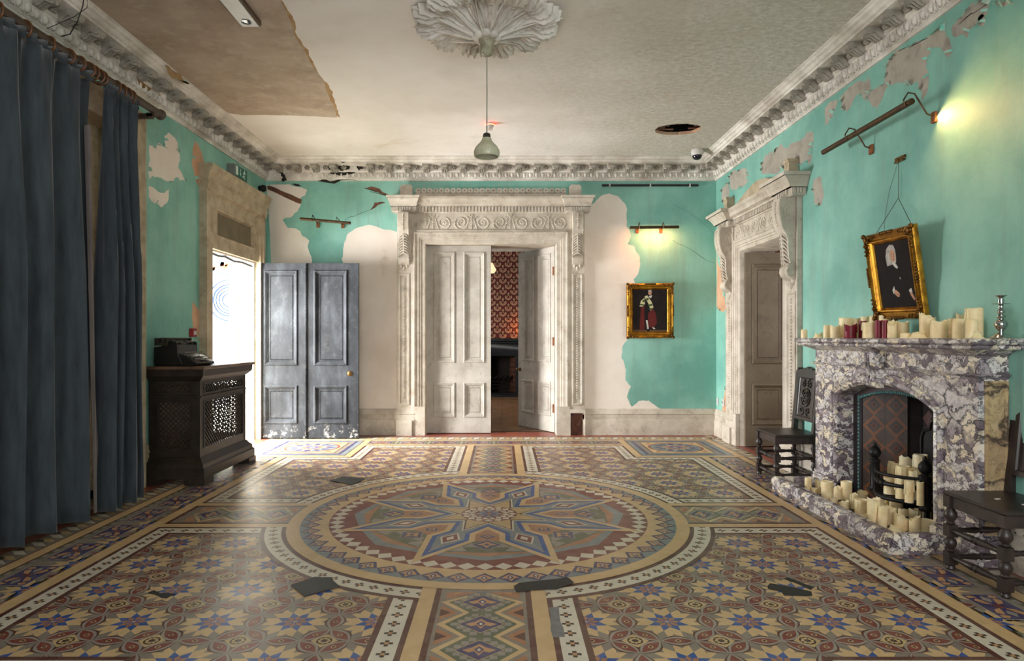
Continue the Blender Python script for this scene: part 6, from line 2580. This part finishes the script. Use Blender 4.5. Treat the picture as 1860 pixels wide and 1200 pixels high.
for i in range(4):
    for j in range(7):
        cx, cz = FC - .22 + .15 * i, .12 + .15 * j
        mb.face([(cx - .07, cz, .003), (cx, cz - .07, .003), (cx + .07, cz, .003), (cx, cz + .07, .003)])
mb.build('back_tiles', M('dark_red_tile', (74, 36, 28), .4), fire, world=True, smooth=0, merge=False, fixn=False)
# hearth slab and kerb
mb = MB()
mb.box(2.46, FX0 + .12, 4.03, 5.70, .004, .035)
mb.build('hearth_slab', M('dusty_hearth', (86, 72, 62), .7, c2=(60, 50, 44), scale=8), fire, world=True)
kerb = thing('hearth_kerb', (2.45, 4.87, 0), 'breccia marble kerb around the hearth full of candles', 'hearth kerb')


def kerbrun(x0, x1, y0, y1):
    mb = MB()
    lv = [(.002, .012), (.05, .012), (.055, .0), (.085, .004), (.105, .010), (.118, .02), (.125, .032)]
    for (z0, i0), (z1, i1) in zip(lv, lv[1:]):
        mb.taper(x0 - .012 + i0, x1 + .012 - i0, y0 - .012 + i0, y1 + .012 - i0, z0, x0 - .012 + i1, x1 + .012 - i1, y0 - .012 + i1, y1 + .012 - i1, z1)
    return mb


kerbrun(2.41, 2.50, 4.01, 5.73).build('front_kerb', MARBLE, kerb, world=True, smooth=30)
kerbrun(2.502, FX0 - .048, 4.01, 4.09).build('return_kerb', MARBLE, kerb, world=True, smooth=30)
kerbrun(2.502, FX0 - .048, 5.65, 5.73).build('return_kerb', MARBLE, kerb, world=True, smooth=30)
# fireback
mb = MB(lambda u, v, h: (KB - .03 - h, u, v))
o_ = [(-.34, .02), (-.34, .50), (-.31, .56), (-.24, .58), (-.22, .64), (-.16, .70), (-.08, .72), (-.05, .78), (.05, .78), (.08, .72), (.16, .70), (.22, .64), (.24, .58), (.31, .56), (.34, .50), (.34, .02)]
cyb = FC - .10
mb.prism([(cyb + x, z + .1) for x, z in o_], 2, 0, .03)
mb.prism([(cyb + x * .82, .1 + z * .88) for x, z in o_], 2, .03, .045)
mb.tube([(cyb + x * .94, .1 + z * .96, .035) for x, z in o_], .012, 6)
for k in range(7):
    a = PI * k / 6
    mb.tube([(cyb + .05 * math.cos(a), .45 + .05 * math.sin(a), .05), (cyb + .15 * math.cos(a), .45 + .15 * math.sin(a), .05)], .012, 5)
fbk = thing('fireback', (KB - .05, cyb, .1), 'scrolled cast-iron fireback standing at the back of the hearth', 'fireback')
mb.build('plate', IRON, fbk, world=True, smooth=30)
# basket grate with finialled posts
gr = thing('fire_grate', (2.95, 4.75, .035), 'black iron basket grate with ball-topped posts, holding candles', 'grate')
for y in (4.45, 5.05):
    mb = MB()
    mb.lathe([(.038, .155), (.042, .17), (.034, .18), (.033, .37), (.040, .385), (.040, .40), (.024, .405), (.018, .415)], (2.93, y, 0), 12)
    for k in range(6):
        a = 2 * PI * k / 6
        mb.box(2.93 + .033 * math.cos(a) - .004, 2.93 + .033 * math.cos(a) + .004, y + .033 * math.sin(a) - .004, y + .033 * math.sin(a) + .004, .19, .36)
    p = mb.build('post', IRON, gr, world=True, smooth=40)
    mb = MB()
    mb.lathe([(.018, .41), (.034, .425), (.044, .45), (.040, .475), (.024, .495), (.012, .505), (.015, .515), (.004, .535)], (2.93, y, 0), 14)
    mb.build('finial', IRON, p, world=True, smooth=50)
for z, r in ((.365, .012), (.30, .016), (.195, .016)):
    mb = MB()
    P = [(2.93 - .13 * math.sin(PI * t / 12), 4.48 + .54 * t / 12, z - .012 * math.sin(PI * t / 12)) for t in range(13)]
    mb.tube(P, r, 8)
    if z == .30:
        mb.lathe([(.016, -.04), (.026, -.025), (.022, -.01), (.030, 0), (.022, .01), (.026, .025), (.016, .04)], (2.80, 4.75, z - .012), 10, ax=1)
    mb.build('front_bar', IRON, gr, world=True, smooth=50)
mb = MB()
for k in range(9):
    y = 4.50 + .0625 * k
    xf_ = 2.93 - .12 * math.sin(PI * (y - 4.48) / .54) if 4.48 < y < 5.02 else 2.93
    mb.box(xf_, 3.2, y - .012, y + .012, .172, .196)
mb.box(3.18, 3.2, 4.47, 5.03, .17, .2)
for (x, y) in ((2.96, 4.48), (2.96, 5.02), (3.17, 4.48), (3.17, 5.02)):
    mb.box(x - .014, x + .014, y - .014, y + .014, .012, .18)
mb.build('grate_bed', IRON, gr, world=True, smooth=0)

# ------------------------------------------------------------------ candles


def candle_mesh(r, h, style, seed):
    rnd = random.Random(seed)
    mb = MB()
    n = 20
    ph = [rnd.uniform(0, 6.28) for _ in range(5)]

    def wob(a, z):
        return 1 + .018 * math.sin(3 * a + ph[0] + z * 20) + .014 * math.sin(7 * a + ph[1])
    rim = {'plain': .03, 'broken': .32, 'burnt': .14, 'lump': .25, 'round': .02}[style] * min(h, .12)
    top = [h - rim * (.5 + .5 * math.sin(a * (1 if style == 'broken' else 2) + ph[2])) - rim * .4 * abs(math.sin(3 * a + ph[3])) for a in [2 * PI * k / n for k in range(n)]]
    rings = []
    if style == 'lump':
        prof = [(1.35, 0), (1.3, .12), (1.05, .3), (.9, .55), (.8, .8), (.72, 1)]
    elif style == 'round':
        prof = [(1.03, 0), (1.0, .05), (1.0, .5), (1.0, .82), (.93, .93), (.78, 1)]
    else:
        prof = [(1.05, 0), (1.0, .04), (.995, .5), (1.0, .93), (.985, .985), (.95, 1)]
    for (k, t) in prof:
        ring = []
        for q in range(n):
            a = 2 * PI * q / n
            rr = r * k * wob(a, t)
            ring.append((rr * math.cos(a), rr * math.sin(a), top[q] * t))
        rings.append(ring)
    depth = {'plain': .10, 'broken': .2, 'burnt': .3, 'lump': .15, 'round': .04}[style] * min(h, 2 * r) + .004
    for (k, d) in ((.86 if style != 'round' else .7, .004), (.74 if style != 'round' else .5, depth * .7), (.4, depth), (.05, depth * 1.02)):
        ring = []
        for q in range(n):
            a = 2 * PI * q / n
            ring.append((r * k * math.cos(a), r * k * math.sin(a), max(.004, top[q] * (.6 + .4 * k) + h * .0 + (h - rim) * .4 * (1 - k) * 0 - d + (h - rim * .7 - top[q]) * (1 - k) * .5)))
        rings.append(ring)
    i = len(mb.v)
    for ring in rings:
        mb.v += ring
    for j in range(len(rings) - 1):
        for q in range(n):
            a, b = i + j * n + q, i + j * n + (q + 1) % n
            mb.idx([a, b, b + n, a + n])
    mb.idx([i + q for q in range(n)])
    e = i + (len(rings) - 1) * n
    mb.idx([e + q for q in range(n)])
    # runs of wax down the side
    if style in ('burnt', 'plain', 'lump') and h > .05:
        for _ in range(rnd.randint(1, 3)):
            a = rnd.uniform(0, 6.28)
            q = int(a / (2 * PI) * n) % n
            z1 = top[q] * .98
            z0 = z1 * rnd.uniform(.25, .7)
            rr = r * (1.0 if style != 'lump' else .95)
            mb.tube([(rr * math.cos(a), rr * math.sin(a), z1), (rr * 1.03 * math.cos(a + .03), rr * 1.03 * math.sin(a + .03), (z0 + z1) / 2), (rr * 1.03 * math.cos(a), rr * 1.03 * math.sin(a), z0)], lambda t: .005 + .003 * t, 6)
    return mb


CN = [0]


def candle(x, y, z, r, h, style, mat, label, group, lean=(0, 0)):
    CN[0] += 1
    o = candle_mesh(r, h, style, CN[0] * 7 + 3).build('candle', mat, smooth=50, merge=False)
    o.location = (x, y, z)
    o.rotation_euler = (lean[0], lean[1], random.uniform(0, 6))
    tag(o, label, 'candle', group)
    return o


def hearth_candle(cx, ct, cb, cw, style, label, x=None, z=.0355, mat=None, group='candles on the hearth floor', lean=(0, 0), sx=5.218, ox=1400, oy=780):
    px, pt_, pb, pw = ox + cx / sx, oy + ct / sx, oy + cb / sx, cw / sx
    if x is None:
        y = F * (H - z) / (pb - VY)
        x = (px - VX) * y / F
    else:
        y = F * x / (px - VX)
    r = max(.012, pw * y / F / 2)
    h = (H - z) - (pt_ - VY) * y / F
    candle(x, y + r * .4, z, r, max(.02, h), style, mat or WAX, label, group, lean)


G1 = 'candles on the hearth floor'
for a in (
    (360, 455, 600, 62, 'round', 'slim round-topped cream candle at the far end of the hearth by the kerb corner'),
    (418, 555, 618, 60, 'plain', 'very short cream stub beside the slim round-topped candle at the far hearth end'),
    (465, 470, 608, 66, 'burnt', 'hollowed cream candle behind the short stub at the far end of the hearth'),
    (545, 490, 672, 105, 'plain', 'tall broad cream candle standing against the kerb near the far end, third along'),
    (532, 455, 575, 62, 'round', 'slim round-topped candle just showing behind the tall broad one near the far end'),
    (640, 525, 655, 76, 'lump', 'cone-like melted wax lump between the tall broad candle and the flat-topped one'),
    (728, 490, 662, 100, 'plain', 'broad flat-topped cream candle in front of the dark far jamb of the opening'),
    (830, 462, 588, 102, 'burnt', 'cream candle with a flared rim standing nearest the iron grate far post'),
    (925, 503, 584, 78, 'broken', 'cream candle with a broken-away side in front of the grate far post'),
    (705, 665, 748, 92, 'broken', 'short split cream candle lying low behind the kerb before the flat-topped one'),
    (797, 597, 748, 62, 'burnt', 'narrow cream candle left of the ragged one in the middle of the hearth'),
    (882, 577, 672, 98, 'broken', 'ragged cream candle with a peaked rim in the middle of the hearth'),
    (985, 567, 642, 92, 'burnt', 'hollow cream candle behind the tallest middle one, under the grate bottom bar'),
    (868, 662, 818, 112, 'plain', 'broad smooth cream candle left of the tallest one by the kerb'),
    (1075, 602, 732, 108, 'burnt', 'wide burnt-down cream candle right behind the tallest one'),
    (990, 642, 898, 116, 'burnt', 'tallest cream candle on the hearth, close against the kerb at the middle'),
    (1203, 632, 772, 116, 'plain', 'cream candle directly below the middle of the grate bottom bar'),
    (1065, 730, 928, 86, 'plain', 'leaning cream candle to the right of the tallest one at the kerb'),
    (1150, 722, 900, 96, 'burnt', 'cream candle with a ragged hollow top between the leaning one and the square-broken one'),
    (1250, 787, 948, 128, 'broken', 'wide square-broken cream candle near the near end of the kerb'),
    (1270, 738, 815, 92, 'broken', 'sharp wedge of broken candle behind the wide square-broken one'),
    (1387, 747, 862, 112, 'burnt', 'burnt hollow candle under the grate near post'),
    (1377, 802, 982, 96, 'broken', 'pointed broken cream candle in front of the near grate post'),
    (1490, 725, 842, 88, 'plain', 'cream candle beneath the near jamb, right of the grate post'),
    (1495, 862, 985, 140, 'plain', 'short wide pale candle in the near corner of the hearth, sliced flat'),
    (600, 640, 705, 70, 'lump', 'low melted puddle of wax between the tall broad candle and the split one'),
    (900, 800, 858, 90, 'lump', 'flat spill of wax at the foot of the broad smooth candle by the kerb'),
    (1200, 905, 968, 120, 'lump', 'low mound of melted wax at the foot of the square-broken candle'),
):
    hearth_candle(*a, lean=((.0, -.07) if 'leaning' in a[5] else (0, 0)))
G2 = 'candles in the fire grate'
for a, x in (
    ((1180, 302, 400, 100, 'burnt', 'hollow cream candle at the back left of the grate, lowest of the rear three'), 3.06),
    ((1300, 237, 360, 120, 'broken', 'tall pale candle with a torn rim at the back of the grate'), 3.10),
    ((1436, 236, 380, 116, 'plain', 'tall pale candle at the back of the grate beside the near ball finial'), 3.09),
    ((1268, 345, 440, 116, 'plain', 'broad cream candle standing in the middle of the grate'), 2.97),
    ((1387, 370, 450, 110, 'burnt', 'cream candle with dark burnt rim in the grate towards its near post'), 2.97),
    ((1143, 435, 590, 106, 'burnt', 'cream candle behind the grate bars at their far end'), 2.88),
    ((1240, 455, 600, 86, 'plain', 'second cream candle along behind the grate bars'), 2.865),
    ((1322, 480, 640, 76, 'plain', 'third cream candle along behind the grate bars, narrower'), 2.865),
    ((1425, 490, 650, 60, 'plain', 'last narrow cream candle behind the grate bars at the near post'), 2.89),
    ((1580, 285, 420, 60, 'plain', 'pale candle half hidden by the near marble jamb'), 3.04),
):
    hearth_candle(*a, x=x, z=.197, mat=WAXPALE if 'pale' in a[5] else WAX, group=G2)

G3 = 'candles on the mantel shelf'


def mantel(cx, ct, cb, cw, style, x, label, mat=None):
    px, pt_, pw = 1440 + cx / 4.4286, 520 + ct / 4.4286, cw / 4.4286
    y = F * x / (px - VX)
    r = max(.014, pw * y / F / 2)
    y = min(max(y, 3.68 + r), 5.87 - r)
    h = H + (VY - pt_) * y / F - 1.35
    candle(x, y, 1.3505, r, max(.02, h), style, mat or WAX, label, G3)


RED = WAXRED
for a in (
    (92, 345, 425, 48, 'round', 2.715, 'small round-topped cream candle alone at the far tip of the mantel shelf'),
    (205, 368, 420, 58, 'lump', 2.76, 'melted pointed wax lump near the far tip of the mantel shelf'),
    (275, 310, 420, 52, 'round', 2.78, 'first of two equal slim cream candles near the far end of the mantel'),
    (340, 305, 420, 72, 'burnt', 2.75, 'second of two equal cream candles on the mantel, left of the broad one'),
    (425, 250, 420, 98, 'plain', 2.85, 'broad tall cream candle behind the first crimson one'),
    (500, 254, 420, 82, 'plain', 2.94, 'shaded candle at the back against the wall, right of the broad tall one'),
    (463, 296, 425, 90, 'burnt', 2.725, 'crimson candle with a scooped rim, farthest along the mantel', RED),
    (584, 240, 420, 68, 'plain', 2.94, 'cream candle at the back behind the middle crimson one'),
    (562, 275, 425, 58, 'plain', 2.80, 'crimson candle half hidden behind the short broad cream one', RED),
    (652, 236, 420, 60, 'plain', 2.93, 'cream candle at the back below the portrait frame corner'),
    (614, 286, 425, 94, 'plain', 2.72, 'short broad cream candle between the crimson ones at the front'),
    (742, 231, 420, 86, 'plain', 2.93, 'broad cream candle at the back behind the double crimson pair'),
    (692, 270, 425, 58, 'plain', 2.73, 'left one of the touching crimson pair in the middle of the mantel', RED),
    (742, 272, 425, 44, 'plain', 2.725, 'slimmer right one of the touching crimson pair in the middle of the mantel', RED),
    (800, 260, 420, 70, 'broken', 2.74, 'ragged-edged cream candle right of the crimson pair'),
    (882, 273, 405, 94, 'burnt', 2.88, 'burnt wide cream candle right below the portrait frame bottom'),
    (908, 374, 416, 74, 'round', 2.72, 'low round wax stub before the wide candle below the portrait'),
    (1012, 362, 414, 118, 'lump', 2.75, 'spreading melted wax heap at the foot of the tall candle beside the portrait'),
    (1082, 200, 392, 112, 'broken', 2.84, 'tall cream candle with a ragged top right beside the portrait frame'),
    (1176, 262, 412, 124, 'burnt', 2.80, 'wide drip-covered cream candle right of the tall ragged one'),
    (1276, 255, 402, 46, 'plain', 2.92, 'slim shaded candle behind the near cluster on the mantel'),
    (1352, 205, 405, 62, 'burnt', 2.92, 'narrow crumbling candle at the back of the near cluster'),
    (1340, 258, 408, 100, 'round', 2.77, 'smooth glossy cream candle at the front left of the near cluster'),
    (1458, 172, 405, 126, 'plain', 2.86, 'tallest and widest cream candle of the near cluster on the mantel'),
    (1437, 262, 404, 88, 'round', 2.73, 'glossy cream candle standing in front of the tallest one in the near cluster'),
    (1516, 354, 412, 74, 'lump', 2.74, 'curled wax stub at the near edge of the cluster beside the candlestick'),
):
    mantel(*a)
cs = thing('candlestick', (2.885, 3.715, 1.3505), 'turned silver candlestick at the near end of the mantel shelf', 'candlestick')
mb = MB()
mb.lathe([(.052, 0), (.054, .006), (.045, .014), (.030, .026), (.016, .036), (.012, .044)], (0, 0, 0), 24)
mb.build('base', SILVER, cs, smooth=50)
mb = MB()
mb.lathe([(.012, .042), (.022, .052), (.034, .075), (.034, .09), (.022, .106), (.012, .113), (.022, .124), (.022, .130), (.011, .138), (.018, .150), (.018, .16), (.010, .168), (.013, .178), (.013, .19), (.010, .197)], (0, 0, 0), 24)
mb.build('stem', SILVER, cs, smooth=50)
mb = MB()
mb.lathe([(.010, .195), (.042, .198), (.044, .201), (.014, .204), (.016, .215), (.013, .23), (.017, .24), (.028, .245), (.029, .249), (.012, .250)], (0, 0, 0), 24)
mb.build('drip_pan', SILVER, cs, smooth=50)

# ------------------------------------------------------------------ carved oak chairs


def chair(loc, label):
    root = thing('carved_chair', loc, label, 'chair', 'carved chairs flanking the fireplace')
    w = .225
    # seat
    mb = MB()
    mb.box(-.20, .205, -w - .015, w + .015, .432, .455)
    mb.build('seat', DARKWOOD, root, bevel=.006)
    mb = MB()
    for y in (-w + .012, w - .012):
        mb.box(-.17, .17, y - .012, y + .012, .365, .432)
    for x in (-.175, .175):
        mb.box(x - .012, x + .012, -w + .012, w - .012, .365, .432)
    mb.build('apron', DARKWOOD, root, bevel=.003)

    def turned(x, y, top):
        m = MB()
        for (a, b) in ((.035, .105), (.195, .265), (.365, .432)):
            m.box(x - .026, x + .026, y - .026, y + .026, a, b)
        m.lathe([(.020, .0), (.026, .010), (.022, .024), (.026, .034)], (x, y, 0), 14)
        m.lathe([(.016, .104), (.024, .112), (.018, .12), (.030, .145), (.033, .16), (.026, .178), (.016, .188), (.024, .194)], (x, y, 0), 14)
        m.lathe([(.016, .264), (.024, .272), (.017, .282), (.034, .31), (.034, .33), (.022, .35), (.018, .358), (.024, .366)], (x, y, 0), 14)
        return m
    for y in (-w + .02, w - .02):
        turned(-.175, y, .43).build('leg', DARKWOOD, root, smooth=35)
    for s in (-1, 1):
        y = s * (w - .02)
        mb = MB()
        for (a, b) in ((.0, .105), (.195, .265), (.365, .455)):
            mb.box(.15, .20, y - .024, y + .024, a, b)
        mb.lathe([(.018, .104), (.03, .15), (.018, .196)], (.175, y, 0), 12)
        mb.lathe([(.018, .264), (.032, .315), (.018, .366)], (.175, y, 0), 12)
        i = len(mb.v)
        for (z, dx) in ((.455, 0), (1.06, .055)):
            for (px, py) in ((.152, -.022), (.198, -.022), (.198, .022), (.152, .022)):
                mb.v.append((px + dx, y + py, z))
        for k in range(4):
            mb.idx([i + k, i + (k + 1) % 4, i + 4 + (k + 1) % 4, i + 4 + k])
        mb.idx([i, i + 1, i + 2, i + 3])
        mb.idx([i + 4, i + 5, i + 6, i + 7])
        mb.build('back_leg', DARKWOOD, root, smooth=35)
    # stretchers: low and high on each side, front and back
    for z in (.075, .23):
        for y in (-w + .02, w - .02):
            mb = MB()
            mb.lathe([(.013, -.15), (.017, -.12), (.013, -.10), (.020, -.03), (.013, -.01), (.022, 0), (.013, .01), (.020, .03), (.013, .10), (.017, .12), (.013, .15)], (0, y, z), 10, ax=0)
            mb.build('stretcher', DARKWOOD, root, smooth=50)
        for x in (-.175, .175):
            mb = MB()
            L = w - .045
            mb.lathe([(.013, -L), (.017, -L + .03), (.013, -L + .05), (.021, -.03), (.013, -.012), (.023, 0), (.013, .012), (.021, .03), (.013, L - .05), (.017, L - .03), (.013, L)], (x, 0, z), 10, ax=1)
            mb.build('stretcher', DARKWOOD, root, smooth=50)
    # back panel leans with the posts
    lean = .055 / .605
    bm_ = lambda u, v, h: (.163 + (v - .455) * lean - h, u, v)
    mb = MB(bm_)
    pw = w - .042
    mb.box(-pw, pw, .56, 1.0, -.022, 0)
    mb.frame(-pw, pw, .56, 1.0, [(0, .0), (.0, .014), (.03, .016), (.036, .006), (.045, .002), (.05, .002)])
    p = mb.build('back_panel', DARKWOOD, root, smooth=0)
    mb = MB(bm_)
    for (r, cz) in ((.085, .78), (.055, .78)):
        mb.tube([(r * math.cos(2 * PI * k / 20), cz + r * math.sin(2 * PI * k / 20), .006) for k in range(20)], .007, 5, True)
    for k in range(8):
        a = 2 * PI * k / 8
        mb.ball((.028 * math.cos(a), .78 + .028 * math.sin(a), .004), .013, .013, .008, 6, 4)
    for s in (-1, 1):
        for t in (-1, 1):
            sp = spiral(s * .06, .78 + t * .13, .042, 1.3, t * PI / 2, s * t, 16)
            mb.tube([(q[0], q[1], .006) for q in sp], .006, 5)
    mb.build('carving', DARKWOOD, p, smooth=60)
    mb = MB(bm_)
    cr_ = [(-pw, .995)]
    for k in range(41):
        t = k / 40
        u = -pw + 2 * pw * t
        zc = 1.025 + .035 * (1 - abs(2 * t - 1)) + .016 * abs(math.sin(t * PI * 5))
        cr_.append((u, zc))
    cr_.append((pw, .995))
    mb.prism(cr_, 2, -.022, .012)
    mb.build('crest_rail', DARKWOOD, root, smooth=0)
    return root


ch1 = chair((2.735, 6.19, 0), 'dark carved oak chair standing between the brown door and the fireplace')
ch2 = copy_tree(ch1)
ch2.location = (2.80, 3.555, .0)
ch2['label'] = 'dark carved oak chair nearest the viewer at the near end of the fireplace'
# two chips of plaster lie on the near seat
for (dx, dy, s, lab) in ((-.02, .02, .018, 'larger white plaster chip lying on the near chair seat'), (.03, -.10, .012, 'smaller white plaster chip on the near chair seat, closer to the front edge')):
    mb = MB()
    mb.prism(jag([(s, 0), (0, s * .5), (-s * .8, s * .2), (-s * .3, -s * .5)], .2, 2), 2, 0, .003)
    o = mb.build('plaster_chip', PLASTER)
    o.location = (2.78 + dx, 3.56 + dy, .4555)
    tag(o, lab, 'plaster chip')
